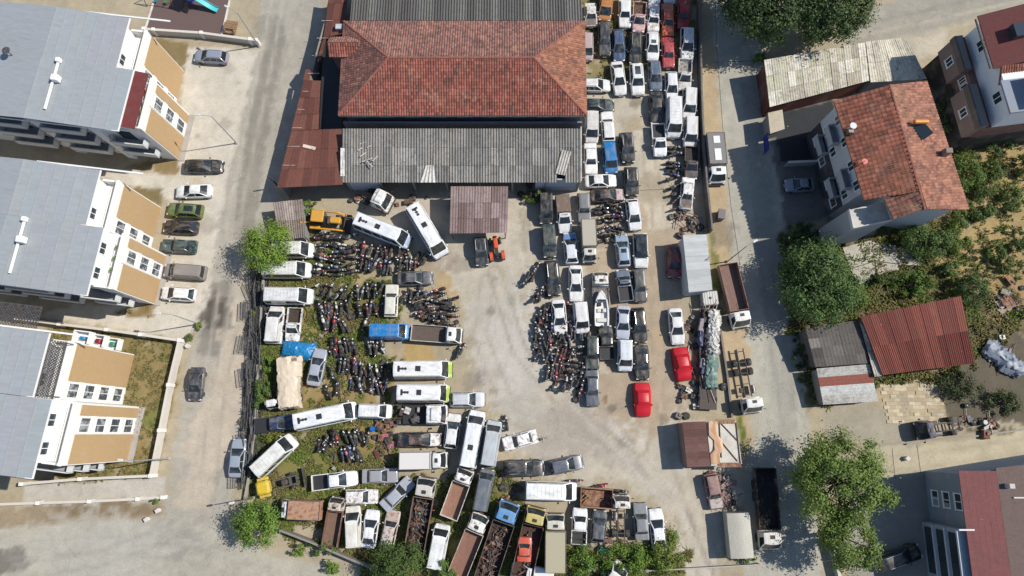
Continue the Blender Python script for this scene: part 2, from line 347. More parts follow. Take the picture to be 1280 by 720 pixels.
for q in range(70):
    stain(RND.uniform(560, 860), RND.uniform(120, 600), RND.uniform(0.25, 0.9), RND.choice([(160,148,130),(140,126,108),(226,218,206),(178,158,128)]), RND.uniform(.3, .65), RND.uniform(.6, 1.6))
for q in range(40):
    stain(RND.uniform(180, 320), RND.uniform(60, 640), RND.uniform(0.25, 1.0), RND.choice([(160,150,136),(222,214,200),(176,160,136)]), RND.uniform(.25, .5), RND.uniform(.5, 1.2))
def track(pts, colr, k, w=.22, gauge=.8):
    global C3
    P = [G(*q) for q in pts]; D = np.full(GX.shape, 1e9)
    for a, b in zip(P, P[1:]):
        dx, dy = b.x - a.x, b.y - a.y; l2 = dx * dx + dy * dy
        tt = np.clip(((GX - a.x) * dx + (GY - a.y) * dy) / l2, 0, 1); D = np.minimum(D, np.hypot(GX - a.x - tt * dx, GY - a.y - tt * dy))
    a = np.exp(-((D - gauge) / w) ** 2) * k * np.clip(VN2.fbm(GX * .5, GY * .5) * 2.2 - .4, 0, 1); C3 = C3 * (1 - a[..., None]) + pc(*colr) * a[..., None]
for pts, cc, k in (([(885,725),(850,640),(800,580),(720,520),(650,440),(618,340)], (168,156,140), .8), ([(880,725),(835,620),(780,560),(690,470),(660,400),(640,300)], (222,214,202), .7), ([(890,700),(862,620),(842,560),(838,480)], (170,156,138), .7),
                   ([(610,350),(600,420),(640,520),(740,560)], (174,164,150), .7), ([(815,110),(812,200),(826,290),(822,380),(824,470),(800,560)], (176,160,138), .7), ([(258,640),(268,520),(290,400),(310,250),(345,80),(375,-20)], (166,160,148), .6), ([(240,640),(256,520),(276,400),(296,250),(330,90),(350,-20)], (206,198,184), .6),
                   ([(930,60),(945,200),(958,330),(985,520),(1000,700)], (164,161,154), .7), ([(0,690),(120,680),(230,690),(330,720)], (168,163,152), .6), ([(0,672),(120,664),(240,668),(300,690)], (206,201,190), .5), ([(250,640),(215,665),(120,700),(20,715)], (170,164,153), .6)):
    track(pts, cc, k)
for pts, cc in (([(1060,40),(1150,22),(1290,-14)], (158,150,136)), ([(1060,55),(1150,36),(1290,4)], (206,196,176)), ([(1090,582),(1180,572),(1290,556)], (180,168,144))): track(pts, cc, .7, .3)
C3 = np.clip(C3, 0.015, 0.75)
nx, ny = len(xs), len(ys)
gz = (VN3.fbm(GX * 0.9, GY * 0.9, 3) - 0.5) * 0.02 * np.clip(GRASSW + .2, 0, 1)
gme = bpy.data.meshes.new('ground')
idx = np.arange(nx * ny).reshape(ny, nx)
quads = np.stack([idx[:-1, :-1], idx[:-1, 1:], idx[1:, 1:], idx[1:, :-1]], -1).reshape(-1, 4)
gme.vertices.add(nx * ny); gme.vertices.foreach_set('co', np.stack([GX, GY, gz], -1).astype(np.float32).ravel())
gme.loops.add(quads.size); gme.loops.foreach_set('vertex_index', quads.ravel().astype(np.int32))
gme.polygons.add(len(quads)); gme.polygons.foreach_set('loop_start', np.arange(0, quads.size, 4, dtype=np.int32))
gme.update(calc_edges=True)
ca = gme.color_attributes.new('soil', 'FLOAT_COLOR', 'POINT')
ca.data.foreach_set('color', np.concatenate([C3, np.ones(GX.shape + (1,))], -1).astype(np.float32).ravel())
gm_ = bpy.data.materials.new('ground'); gm_.use_nodes = True; MATS['ground'] = gm_
N = gm_.node_tree.nodes; L = gm_.node_tree.links; bs = N['Principled BSDF']; bs.inputs['Roughness'].default_value = 0.92; bs.inputs['Specular IOR Level'].default_value = 0.25
at = N.new('ShaderNodeVertexColor'); at.layer_name = 'soil'; tc = N.new('ShaderNodeTexCoord')
col = at.outputs[0]
for scale, amt, det in ((0.9, 0.10, 6), (5.0, 0.13, 5), (26.0, 0.13, 2)):
    n = N.new('ShaderNodeTexNoise'); n.inputs['Scale'].default_value = scale; n.inputs['Detail'].default_value = det; n.inputs['Roughness'].default_value = 0.65; L.new(tc.outputs['Object'], n.inputs['Vector'])
    mr = N.new('ShaderNodeMapRange'); mr.inputs[1].default_value = 0.28; mr.inputs[2].default_value = 0.72; mr.inputs[3].default_value = 1 - amt; mr.inputs[4].default_value = 1 + amt; L.new(n.outputs[0], mr.inputs[0])
    vm = N.new('ShaderNodeVectorMath'); vm.operation = 'SCALE'; L.new(col, vm.inputs[0]); L.new(mr.outputs[0], vm.inputs['Scale']); col = vm.outputs[0]
vo = N.new('ShaderNodeTexVoronoi'); vo.feature = 'DISTANCE_TO_EDGE'; vo.inputs['Scale'].default_value = 0.13
wp = N.new('ShaderNodeTexNoise'); wp.inputs['Scale'].default_value = 0.5; wp.inputs['Detail'].default_value = 5; L.new(tc.outputs['Object'], wp.inputs['Vector'])
wm = N.new('ShaderNodeVectorMath'); wm.operation = 'MULTIPLY_ADD'; L.new(wp.outputs['Color'], wm.inputs[0]); wm.inputs[1].default_value = (3, 3, 0); L.new(tc.outputs['Object'], wm.inputs[2])
L.new(wm.outputs[0], vo.inputs['Vector'])
mr = N.new('ShaderNodeMapRange'); mr.inputs[1].default_value = 0.002; mr.inputs[2].default_value = 0.007; mr.inputs[3].default_value = 0.90; mr.inputs[4].default_value = 1.0; L.new(vo.outputs['Distance'], mr.inputs[0])
vm = N.new('ShaderNodeVectorMath'); vm.operation = 'SCALE'; L.new(col, vm.inputs[0]); L.new(mr.outputs[0], vm.inputs['Scale']); col = vm.outputs[0]
L.new(col, bs.inputs['Base Color'])
bn = N.new('ShaderNodeTexNoise'); bn.inputs['Scale'].default_value = 9; bn.inputs['Detail'].default_value = 6; L.new(tc.outputs['Object'], bn.inputs['Vector'])
bp = N.new('ShaderNodeBump'); bp.inputs['Strength'].default_value = 0.35; bp.inputs['Distance'].default_value = 0.04; L.new(bn.outputs[0], bp.inputs['Height']); L.new(bp.outputs[0], bs.inputs['Normal'])
gme.materials.append(gm_)
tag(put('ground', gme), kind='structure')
GRASS_AT = lambda p: GRASSW[int(np.searchsorted(ys, p[1])) - 0, int(np.searchsorted(xs, p[0])) - 0]

# loose stones and weeds
def scatter_weeds(name, n, region, sz, cols, seed, label):
    r = random.Random(seed); b = MB(); got = 0; tries = 0
    while got < n and tries < n * 16:
        tries += 1
        p = G(r.uniform(region[0], region[2]), r.uniform(region[1], region[3]))
        g = GRASS_AT(p)
        if r.random() > g * 1.1 - 0.12 or VN2.fbm(np.array([p.x * .75 + 31]), np.array([p.y * .75]), 3)[0] < 0.40 + r.uniform(-.03, .10): continue
        got += 1; k = r.uniform(0.5, 1.3) * (1.6 if r.random() < 0.08 else 1)
        for q in range(r.randint(5, 8)):
            a = r.uniform(0, 6.283); h = sz * k * r.uniform(.35, 1.0); sp = h * r.uniform(.5, 1.5); w = r.uniform(.035, .09)
            o = Vector((p.x + r.uniform(-.16, .16), p.y + r.uniform(-.16, .16), -0.01)); d = Vector((math.cos(a), math.sin(a), 0)); s_ = Vector((-d.y, d.x, 0)) * w
            b.add([o - s_, o + s_, o + d * sp * .55 + s_ * .9 + Vector((0, 0, h * .8)), o + d * sp * .55 - s_ * .9 + Vector((0, 0, h * .8)), o + d * sp + Vector((0, 0, h * .75))], [(0, 1, 2, 3), (3, 2, 4)])
    o = b.build(name, 'weed', None, cols); tag(o, label, 'weeds', kind='stuff'); return o
scatter_weeds('weeds', 17000, (305, 285, 870, 745), 0.30, (0.125, 0.170, 0.034, 1), 4, 'green and straw coloured weeds growing between the parked wrecks')
scatter_weeds('weeds', 1300, (728, -20, 872, 110), 0.2, (0.15, 0.15, 0.05, 1), 5, 'short weeds between the cars beside the tiled hall')
scatter_weeds('weeds', 2600, (40, 380, 230, 605), 0.16, (0.13, 0.135, 0.045, 1), 6, 'dry lawn grass in the walled apartment garden')
scatter_weeds('weeds', 9000, (975, 130, 1290, 560), 0.45, (0.115, 0.150, 0.036, 1), 7, 'rough green weeds on the plots among the houses')
rb = MB(); rr = random.Random(3)
for q in range(900):
    p = G(rr.uniform(300, 1000), rr.uniform(60, 715)); s_ = rr.uniform(.03, .11)
    rb.box((p.x, p.y, s_ * .2), (s_ * rr.uniform(.8, 1.6), s_, s_ * .7), rr.uniform(0, 3))
tag(rb.build('loose_stones', 'concrete', None, (0.5, 0.47, 0.42, 1)), 'small loose stones and litter scattered over the yard', 'stones', kind='stuff')

# faint yellow bay lines in the car park and tarred joints on the roads
def strip(name, pts, w, matn, colr, z=.008):
    P = PX(*pts)
    for a, b in zip(P, P[1:]):
        d = (b - a).normalized(); n = Vector((-d.y, d.x, 0)) * w / 2
        tag(MB().add([a + n + Vector((0, 0, z)), a - n + Vector((0, 0, z)), b - n + Vector((0, 0, z)), b + n + Vector((0, 0, z))], [(0, 1, 2, 3)]).build(name, matn, None, lin(colr)), kind='structure')
mat('road_paint', rough=0.9, var=(0.42, 0.39, 0.34, 1), vscale=2.0, vlow=0.35, vhigh=0.6, fine=0.2)
for y0, y1 in ((221, 223), (251, 253), (273, 275), (295, 298), (320, 323), (354, 357)): strip('bay_line', [(212, y0), (256, y1)], .09, 'road_paint', (226, 200, 120))
strip('tar_joint', [(894, 0), (896, 60), (905, 180), (914, 260), (925, 330)], .05, 'dark_metal', (60, 60, 60), .012)
strip('tar_joint', [(893, 78), (945, 76)], .05, 'dark_metal', (60, 60, 60), .012)
strip('tar_joint', [(1115, 560), (1119, 598)], .06, 'dark_metal', (60, 60, 60), .012); strip('tar_joint', [(1146, 556), (1151, 592)], .06, 'dark_metal', (60, 60, 60), .012)
strip('tar_joint', [(800, 238), (846, 236)], .06, 'dark_metal', (60, 60, 60), .012)
# ------------------------------------------------------------------ vehicle kit (front = +X, origin on the ground under the middle)
PROTO = {}
def xsec(x, hw, zb, zt, r, crown=0.03):
    r = min(r, hw * .45, (zt - zb) * .45)
    half = [(hw * .90, zb), (hw * .99, zb + (zt - zb) * .28), (hw, zb + (zt - zb) * .55), (hw * .985, zt - r), (hw * .985 - r * .35, zt - r * .32), (hw * .985 - r, zt), (hw * .4, zt + crown * .8)]
    return [Vector((x, -y, z)) for y, z in half[::-1]][::-1] and [Vector((x, y, z)) for y, z in half] + [Vector((x, 0, zt + crown))] + [Vector((x, -y, z)) for y, z in half[::-1]]
def interp(st, x, k):
    for a, b in zip(st, st[1:]):
        if a[0] <= x <= b[0]: return a[k] + (b[k] - a[k]) * (x - a[0]) / (b[0] - a[0])
    return st[-1][k] if x > st[-1][0] else st[0][k]
def wheel_mesh(r, w, dual=False):
    b = MB(); W = w * (2.1 if dual else 1)
    b.m(0).lathe([(r * .62, -W / 2), (r * .93, -W / 2), (r, -W * .36), (r, W * .36), (r * .93, W / 2), (r * .62, W / 2)], (0, 0, 0), 'Y', 16)
    b.m(1).lathe([(r * .60, -W * .46), (r * .60, W * .46)], (0, 0, 0), 'Y', 12)
    b.m(1).lathe([(r * .22, -W * .53), (r * .22, W * .53)], (0, 0, 0), 'Y', 8)
    return b.mesh('wheel', ['tyre', 'grey_metal'], 50)
WHEEL = {'car': wheel_mesh(.31, .2), 'van': wheel_mesh(.34, .22), 'truck': wheel_mesh(.46, .26), 'dual': wheel_mesh(.46, .24, True), 'big': wheel_mesh(.62, .40), 'bike': wheel_mesh(.30, .10), 'tiny': wheel_mesh(.24, .10)}
class Kit:
    """one kind of vehicle: a list of (part name, mesh, colour role, location)"""
    def __init__(s, name, L): s.name = name; s.L = L; s.parts = []; PROTO[name] = s
    def part(s, name, mb, mats, role=None, smooth=None, loc=None):
        s.parts.append((name, mb.mesh(name, mats, smooth) if isinstance(mb, MB) else mb, role, loc)); return s
    def wheels(s, kind, xs_, hw, r):
        for x in xs_:
            for sd in (-1, 1): s.parts.append(('wheel', WHEEL[kind], None, (x, sd * hw, r)))
        return s
def cabin_parts(kit, xr0, xf0, wb, zb, xr1, xf1, wr, zt, mid=(.48, .52), bulge=.10, glass_sides=True, role='b', mat_='paint', roofmat=None, rib=False, side_splits=None, roofrole=None, pil=.07, rear_glass=True):
    fr = side_splits or [0, .04, mid[0], mid[1], .95, 1]
    def ring(xr, xf, w, z, inset=0.0, bl=bulge):
        w -= inset; xr += inset; xf -= inset; p = min(pil * 1.3, w * .3)
        yy = [w, w - p, w * .33, -w * .33, -(w - p), -w]
        out = [Vector((xf - bl * (yv / w) ** 2 + bl * .5, yv, z)) for yv in yy]
        out += [Vector((xf - bl * .5 + (xr - xf + bl * .5) * t, -w, z)) for t in fr[1:-1]]
        out += [Vector((xr + (bl * .6) * (yv / w) ** 2 - bl * .3, yv, z)) for yv in yy[::-1]]
        out += [Vector((xf - bl * .5 + (xr - xf + bl * .5) * t, w, z)) for t in fr[1:-1][::-1]]
        return out
    r0, r1 = ring(xr0, xf0, wb, zb), ring(xr1, xf1, wr, zt)
    r2 = ring(xr1, xf1, wr, zt + .035, .10); r3 = ring(xr1, xf1, wr, zt + .05, .28)
    n = len(r0); ns = len(fr) - 1
    names = ['p', 'w', 'w', 'w', 'p'] + ['s'] * ns + ['p', 'r', 'r', 'r', 'p'] + ['t'] * ns
    bm = {'w': MB(), 'r': MB(), 'roof': MB()}; sides = []
    solid = set(i for i in range(ns) if i in (0, ns - 1) or (i % 2 == 0))
    cnt = 0
    for i in range(n):
        j = (i + 1) % n; q = [r0[i], r0[j], r1[j], r1[i]]; k = names[i]
        if k in 'st':
            si = (i - 5) if k == 's' else (i - 10 - ns)
            if si in solid or not glass_sides: k = 'p'
        if k == 'r' and not rear_glass: k = 'p'
        if k == 'p': bm['roof'].add(q, [(0, 1, 2, 3)])
        elif k in 'wr': bm[k].add(q, [(0, 1, 2, 3)])
        else: sides.append(MB().add(q, [(0, 1, 2, 3)]))
        bm['roof'].add([r1[i], r1[j], r2[j], r2[i]], [(0, 1, 2, 3)]); bm['roof'].add([r2[i], r2[j], r3[j], r3[i]], [(0, 1, 2, 3)])
    bm['roof'].add(r3, [tuple(range(n))])
    if rib:
        m_ = int((xf1 - xr1) / .42)
        for q in range(1, m_): bm['roof'].box((xr1 + (xf1 - xr1) * q / m_, 0, zt + .058), (.07, wr * 1.3, .03))
    for b in bm.values(): flip_out(b)
    for b in sides: flip_out(b)
    kit.part('roof', merged(bm['roof']), roofmat or mat_, roofrole or role, 38)
    kit.part('windscreen', bm['w'], 'glass', None, 60)
    if rear_glass: kit.part('rear_window', bm['r'], 'glass', None, 60)
    for b in sides: kit.part('side_window', b, 'glass')
    return kit
def flip_out(b):
    """cabin faces wind clockwise seen from outside: turn them"""
    b.f = [f[::-1] for f in b.f]
def merged(b):
    key = {}; nv = []; mp = []
    for v in b.v:
        k = (round(v[0], 4), round(v[1], 4), round(v[2], 4))
        if k not in key: key[k] = len(nv); nv.append(v)
        mp.append(key[k])
    b.v = nv; b.f = [tuple(mp[i] for i in f) for f in b.f]; return b
def panel(st, x0, x1, wk, lift=.012, nx_=5):
    """bonnet or boot lid: a skin lying on the body between x0 and x1"""
    b = MB(); ny_ = 4; vs_ = []
    for i in range(nx_ + 1):
        x = x0 + (x1 - x0) * i / nx_; hw = interp(st, x, 1) * wk; zt = interp(st, x, 3)
        for j in range(ny_ + 1):
            y = -hw + 2 * hw * j / ny_; vs_.append((x, y, zt + .03 * (1 - (y / max(hw, .01)) ** 2) * .6 + .008 + lift))
    fs = [(i * (ny_ + 1) + j, (i + 1) * (ny_ + 1) + j, (i + 1) * (ny_ + 1) + j + 1, i * (ny_ + 1) + j + 1) for i in range(nx_) for j in range(ny_)]
    return b.add(vs_, fs)
def car_kit(name, L, W, H, st, cab, wheels=(-1.3, 1.35), wk='car', paint='paint', bonnet=None, boot=None, rad=.14, mid=(.46, .50), rear_glass=True, glass_sides=True, rib=False, roofrole=None, rack=False, sunroof=False, mirror_x=None, bulge=.10, bonnetrole=None, roofmat=None, vents=None, side_splits=None):
    k = Kit(name, L); hw = W / 2
    b = MB().rings([xsec(x, h * hw, zb, zt, rad * (0.7 if h < .8 else 1)) for x, h, zb, zt in st]); 
    k.part('body', b, paint, 'b', 42)
    stw = [(x, h * hw, zb, zt) for x, h, zb, zt in st]
    cabin_parts(k, *cab, mid=mid, mat_=paint, rear_glass=rear_glass, glass_sides=glass_sides, rib=rib, roofrole=roofrole, bulge=bulge, roofmat=roofmat, side_splits=side_splits)
    if bonnet: k.part('bonnet', panel(stw, bonnet[0], bonnet[1], .84), paint, bonnetrole or 'b', 40)
    if boot: k.part('boot_lid', panel(stw, boot[0], boot[1], .82), paint, 'b', 40)
    xf, xr = st[-1][0], st[0][0]
    for sd in (-1, 1):
        k.part('headlight', MB().bbox((xf - .16, sd * hw * .66, interp(stw, xf - .2, 3) - .10), (.22, .30, .12), .03), 'lamp_lens')
        k.part('tail_light', MB().bbox((xr + .07, sd * hw * .74, interp(stw, xr + .1, 3) - .14), (.10, .22, .14), .02), 'tail_lens')
        mx = mirror_x if mirror_x is not None else cab[1] - .25
        k.part('mirror', MB().bbox((mx, sd * (hw + .09), cab[3] + .06), (.13, .20, .13), .03), paint, 'b')
    k.part('cowl', MB().box((cab[1] + .02, 0, cab[3] + .05), (.10, cab[2] * 1.7, .03)), 'black_plastic')
    if cab[5] - cab[4] > 2.2:
        for sd in (-1, 1): k.part('roof_gutter', MB().box(((cab[4] + cab[5]) / 2, sd * (cab[6] - .05), cab[7] + .035), (cab[5] - cab[4] - .3, .03, .03)), 'black_plastic')
    k.part('bumper', MB().bbox((xf - .02, 0, .42), (.16, W * .80, .18), .05), 'black_plastic')
    k.part('number_plate', MB().box((xf + .07, 0, .44), (.012, .5, .11)), 'lamp_lens')
    k.wheels(wk, wheels, hw - .10, .31 if wk == 'car' else .34)
    zr = cab[7]
    if rack:
        for sd in (-1, 1): k.part('roof_rail', MB().tube([(cab[4] + .2, sd * (cab[6] - .08), zr + .04), (cab[4] + .25, sd * (cab[6] - .08), zr + .12), (cab[5] - .25, sd * (cab[6] - .08), zr + .12), (cab[5] - .2, sd * (cab[6] - .08), zr + .04)], .022), 'bright_metal')
    if sunroof: k.part('sunroof', MB().bbox((cab[4] * (1 - sunroof[0]) + cab[5] * sunroof[0], 0, zr + .055), (sunroof[1], cab[6] * 1.1, .025), .01), 'glass')
    for vx, vl, vw in (vents or []): k.part('roof_hatch', MB().bbox((vx, 0, zr + .08), (vl, vw, .09), .03), 'black_plastic')
    return k
def body(L, pts):
    return [(x, h, zb, zt) for x, h, zb, zt in pts]
SED = [(-2.25, .66, .34, .72), (-2.19, .84, .26, .90), (-1.95, .95, .22, .97), (-1.2, 1, .2, .97), (0, 1, .2, .95), (.9, .99, .2, .94), (1.5, .97, .22, .88), (1.95, .91, .24, .79), (2.16, .78, .28, .68), (2.25, .58, .36, .54)]
car_kit('sedan', 4.5, 1.78, 1.45, SED, (-1.80, 1.02, .79, .93, -1.02, .22, .58, 1.43), bonnet=(1.0, 2.0), boot=(-2.12, -1.82))
car_kit('sedan_cover', 4.5, 1.78, 1.45, SED, (-1.80, 1.02, .79, .93, -1.02, .22, .58, 1.43))
car_kit('sedan_worn', 4.5, 1.76, 1.45, SED, (-1.78, 1.02, .78, .93, -1.00, .22, .58, 1.43), bonnet=(1.0, 2.0), boot=(-2.12, -1.82), paint='worn_paint', bonnetrole='c')
car_kit('sunroof_hatch', 4.1, 1.76, 1.47, [(x * .911, h, zb, zt) for x, h, zb, zt in SED], (-1.86, .98, .79, .92, -1.42, .22, .60, 1.46), wheels=(-1.2, 1.25), bonnet=(.95, 1.82), sunroof=(.72, .5))
HAT = [(-2.02, .72, .34, .80), (-1.97, .9, .26, .94), (-1.7, .98, .22, .96), (-1.0, 1, .2, .96), (0, 1, .2, .95), (.85, .99, .2, .94), (1.4, .97, .22, .88), (1.8, .9, .24, .79), (1.95, .77, .28, .68), (2.02, .58, .36, .54)]
car_kit('hatchback', 4.04, 1.74, 1.47, HAT, (-1.92, 1.00, .78, .92, -1.48, .22, .59, 1.46), wheels=(-1.22, 1.25), bonnet=(.98, 1.8))
car_kit('hatchback_sky_bonnet', 4.04, 1.74, 1.47, HAT, (-1.92, 1.00, .78, .92, -1.48, .22, .59, 1.46), wheels=(-1.22, 1.25), bonnet=(.98, 1.8), bonnetrole='c')
SUV = [(-2.2, .78, .38, .85), (-2.14, .93, .30, 1.04), (-1.8, .99, .28, 1.06), (-1, 1, .28, 1.06), (0, 1, .28, 1.05), (.9, .99, .28, 1.05), (1.5, .98, .28, 1.0), (1.95, .92, .30, .92), (2.12, .8, .34, .8), (2.2, .62, .4, .62)]
car_kit('suv', 4.4, 1.84, 1.68, SUV, (-2.08, 1.00, .83, 1.02, -1.72, .28, .66, 1.66), wheels=(-1.3, 1.38), wk='van', bonnet=(1.0, 2.0), rack=True)
car_kit('suv_glass_roof', 4.4, 1.84, 1.68, SUV, (-2.08, 1.00, .83, 1.02, -1.72, .28, .66, 1.64), wheels=(-1.3, 1.38), wk='van', bonnet=(1.0, 2.0), rack=True, sunroof=(.45, 1.15))
car_kit('suv_black_roof', 4.4, 1.84, 1.68, SUV, (-2.08, 1.00, .83, 1.02, -1.72, .28, .66, 1.64), wheels=(-1.3, 1.38), wk='van', bonnet=(1.0, 2.0), roofmat='glass')
car_kit('estate', 4.5, 1.76, 1.48, SED, (-2.10, 1.02, .79, .93, -1.72, .22, .60, 1.46), bonnet=(1.0, 2.0), rack=True, side_splits=[0, .03, .34, .37, .66, .69, .95, 1])
BOX = [(-2.1, .88, .36, .80), (-2.06, .97, .28, .90), (-1.7, 1, .25, .92), (-1, 1, .24, .92), (0, 1, .24, .92), (.8, 1, .24, .92), (1.6, .99, .26, .88), (2.0, .96, .28, .84), (2.08, .9, .34, .76), (2.12, .82, .4, .62)]
car_kit('boxy_sedan', 4.2, 1.64, 1.42, BOX, (-1.42, .82, .73, .90, -1.08, .32, .60, 1.40), wheels=(-1.2, 1.3), bonnet=(.85, 1.98), boot=(-2.0, -1.45), rad=.07, bulge=.05)
car_kit('boxy_sedan_worn', 4.2, 1.64, 1.42, BOX, (-1.42, .82, .73, .90, -1.08, .32, .60, 1.40), wheels=(-1.2, 1.3), bonnet=(.85, 1.98), boot=(-2.0, -1.45), rad=.07, bulge=.05, paint='worn_paint', bonnetrole='c')
car_kit('boxy_estate', 4.2, 1.64, 1.45, BOX, (-1.98, .82, .74, .90, -1.84, .32, .61, 1.42), wheels=(-1.2, 1.3), bonnet=(.85, 1.98), rad=.07, bulge=.05)
car_kit('boxy_estate_worn', 4.2, 1.64, 1.45, BOX, (-1.98, .82, .74, .90, -1.84, .32, .61, 1.42), wheels=(-1.2, 1.3), bonnet=(.85, 1.98), rad=.07, bulge=.05, paint='worn_paint', bonnetrole='c')
VAN = [(-2.15, .92, .36, 1.0), (-2.1, .98, .28, 1.08), (-1.6, 1, .25, 1.1), (0, 1, .25, 1.1), (1.0, 1, .25, 1.1), (1.55, .98, .26, 1.0), (1.95, .92, .28, .88), (2.1, .8, .32, .76), (2.15, .62, .4, .58)]
car_kit('small_van', 4.3, 1.82, 1.84, VAN, (-2.08, 1.42, .85, 1.06, -1.98, .72, .74, 1.80), wheels=(-1.3, 1.35), bonnet=(1.42, 2.0), side_splits=[0, .06, .26, .29, .62, .65, .96, 1])
car_kit('small_panel_van', 4.3, 1.82, 1.84, VAN, (-2.08, 1.42, .85, 1.06, -1.98, .72, .74, 1.80), wheels=(-1.3, 1.35), bonnet=(1.42, 2.0), side_splits=[0, .06, .26, .965, .98, 1], rib=True)
BUS = [(-3.05, .95, .45, 1.25), (-3.0, .99, .35, 1.32), (-2, 1, .32, 1.34), (0, 1, .32, 1.34), (2.0, 1, .32, 1.34), (2.45, .98, .33, 1.25), (2.85, .92, .34, 1.05), (3.0, .8, .38, .88), (3.05, .62, .45, .66)]
car_kit('minibus', 6.1, 2.04, 2.55, BUS, (-3.0, 2.35, .95, 1.30, -2.92, 1.60, .86, 2.45), wheels=(-1.8, 2.1), wk='van', bonnet=(2.38, 2.92), side_splits=[0, .05, .20, .22, .46, .48, .72, .74, .97, 1], vents=[(-.9, .55, .6)])
car_kit('minibus_plain', 6.1, 2.04, 2.45, BUS, (-3.0, 2.35, .95, 1.30, -2.92, 1.60, .86, 2.30), wheels=(-1.8, 2.1), wk='van', bonnet=(2.38, 2.92), side_splits=[0, .05, .20, .22, .46, .48, .72, .74, .97, 1], rib=True)
car_kit('panel_van', 5.6, 2.0, 2.4, [(x * .92, h, zb, zt) for x, h, zb, zt in BUS], (-2.76, 2.16, .93, 1.30, -2.70, 1.45, .84, 2.25), wheels=(-1.7, 1.9), wk='van', bonnet=(2.2, 2.68), side_splits=[0, .05, .2, .97, .98, 1], rib=True, rear_glass=False)
MID = [(-3.5, .95, .45, 1.25), (-3.45, .99, .35, 1.32), (-2, 1, .32, 1.34), (0, 1, .32, 1.34), (2.7, 1, .32, 1.34), (3.1, .98, .33, 1.28), (3.35, .93, .34, 1.12), (3.47, .84, .38, .95), (3.5, .7, .45, .7)]
car_kit('midibus', 7.0, 2.16, 2.8, MID, (-3.44, 3.02, 1.0, 1.30, -3.36, 2.42, .90, 2.70), wheels=(-2.0, 2.3), wk='van', bonnet=(3.02, 3.4), bonnetrole='c', side_splits=[0, .04, .18, .20, .38, .40, .58, .60, .78, .80, .98, 1], vents=[(-.4, .62, .62), (-2.7, .26, .7)])
k = PROTO['midibus']; k.part('front_cap', MB().rings([xsec(x, h * 1.085, zb, zt + .012, .15) for x, h, zb, zt in MID[5:]]), 'paint', 'c', 42)
for i in range(3): k.part('roof_fan', MB().lathe([(.15, 0), (.15, .09), (.1, .12)], (-2.55 + .34 * i, 0, 2.76), 'Z', 12), 'black_plastic')
def pickup_kit(name, L=5.0, double=True, paint='paint', cover=None, bedmat='black_plastic', bedrole=None):
    k = Kit(name, L); W = 1.78; hw = W / 2; xb = -.62 if double else -.15
    st = [(xb, .97, .32, 1.02), (0.2, 1, .3, 1.04), (1.1, 1, .3, 1.02), (1.8, .98, .3, .96), (2.25, .92, .32, .88), (2.42, .78, .36, .76), (2.5, .6, .42, .6)]
    k.part('body', MB().rings([xsec(x, h * hw, a, b_, .12) for x, h, a, b_ in st]), paint, 'b', 42)
    cabin_parts(k, xb + .05, 1.32, .80, 1.0, xb + .22, .62, .64, 1.68, mat_=paint, mid=(.5, .54) if double else (.9, .94))
    k.part('bonnet', panel([(x, h * hw, a, b_) for x, h, a, b_ in st], 1.32, 2.3, .84), paint, 'b', 40)
    x0 = -2.5; lb = xb - x0
    k.part('bed', MB().box(((x0 + xb) / 2, hw - .05, .80), (lb - .02, .09, .50)).box(((x0 + xb) / 2, -hw + .05, .80), (lb - .02, .09, .50)).box((x0 + .045, 0, .80), (.09, W - .22, .50)).box((xb - .06, 0, .80), (.08, W - .22, .50)), paint, 'b')
    k.part('bed_floor', MB().box(((x0 + xb) / 2, 0, .60), (lb - .2, W - .24, .08)), bedmat, bedrole)
    if cover == 'box': cabin_parts(k, x0 + .05, xb - .03, .82, 1.06, x0 + .2, xb - .1, .70, 1.62, mat_=paint)
    if cover == 'tonneau': k.part('bed_cover', MB().bbox(((x0 + xb) / 2, 0, 1.06), (lb - .1, W - .1, .06), .03), 'black_plastic')
    if cover == 'tarp':
        k.part('bed_cover', MB().bbox(((x0 + xb) / 2, 0, 1.25), (lb + .05, W + .02, .5), .08), 'tarp', 'c')
    if cover == 'bars':
        b = MB()
        for q in range(3): b.tube([(x0 + .2 + q * .7, -hw + .06, 1.02), (x0 + .2 + q * .7, -hw + .12, 1.5), (x0 + .2 + q * .7, hw - .12, 1.5), (x0 + .2 + q * .7, hw - .06, 1.02)], .03)
        k.part('roll_bars', b, 'dark_metal')
    k.part('chassis', MB().box((-.8, 0, .42), (3.0, .8, .14)), 'dark_metal')
    for sd in (-1, 1):
        k.part('headlight', MB().bbox((2.36, sd * .6, .80), (.2, .3, .14), .03), 'lamp_lens')
        k.part('tail_light', MB().box((x0 - .01, sd * .82, .82), (.04, .1, .22)), 'tail_lens')
        k.part('mirror', MB().bbox((1.05, sd * (hw + .1), 1.12), (.13, .2, .16), .03), paint, 'b')
    k.part('bumper', MB().bbox((2.48, 0, .46), (.14, W * .85, .2), .04), 'black_plastic')
    k.wheels('van', (-1.5, 1.6), hw - .1, .34)
pickup_kit('pickup'); pickup_kit('pickup_single', 4.6, False); pickup_kit('pickup_worn', 4.6, False, 'worn_paint', None, 'load', 'c')
pickup_kit('pickup_canopy', 5.0, True, 'paint', 'bars'); pickup_kit('pickup_tarp', 4.8, False, 'paint', 'tarp'); pickup_kit('pickup_covered', 4.8, True, 'paint', 'tonneau')
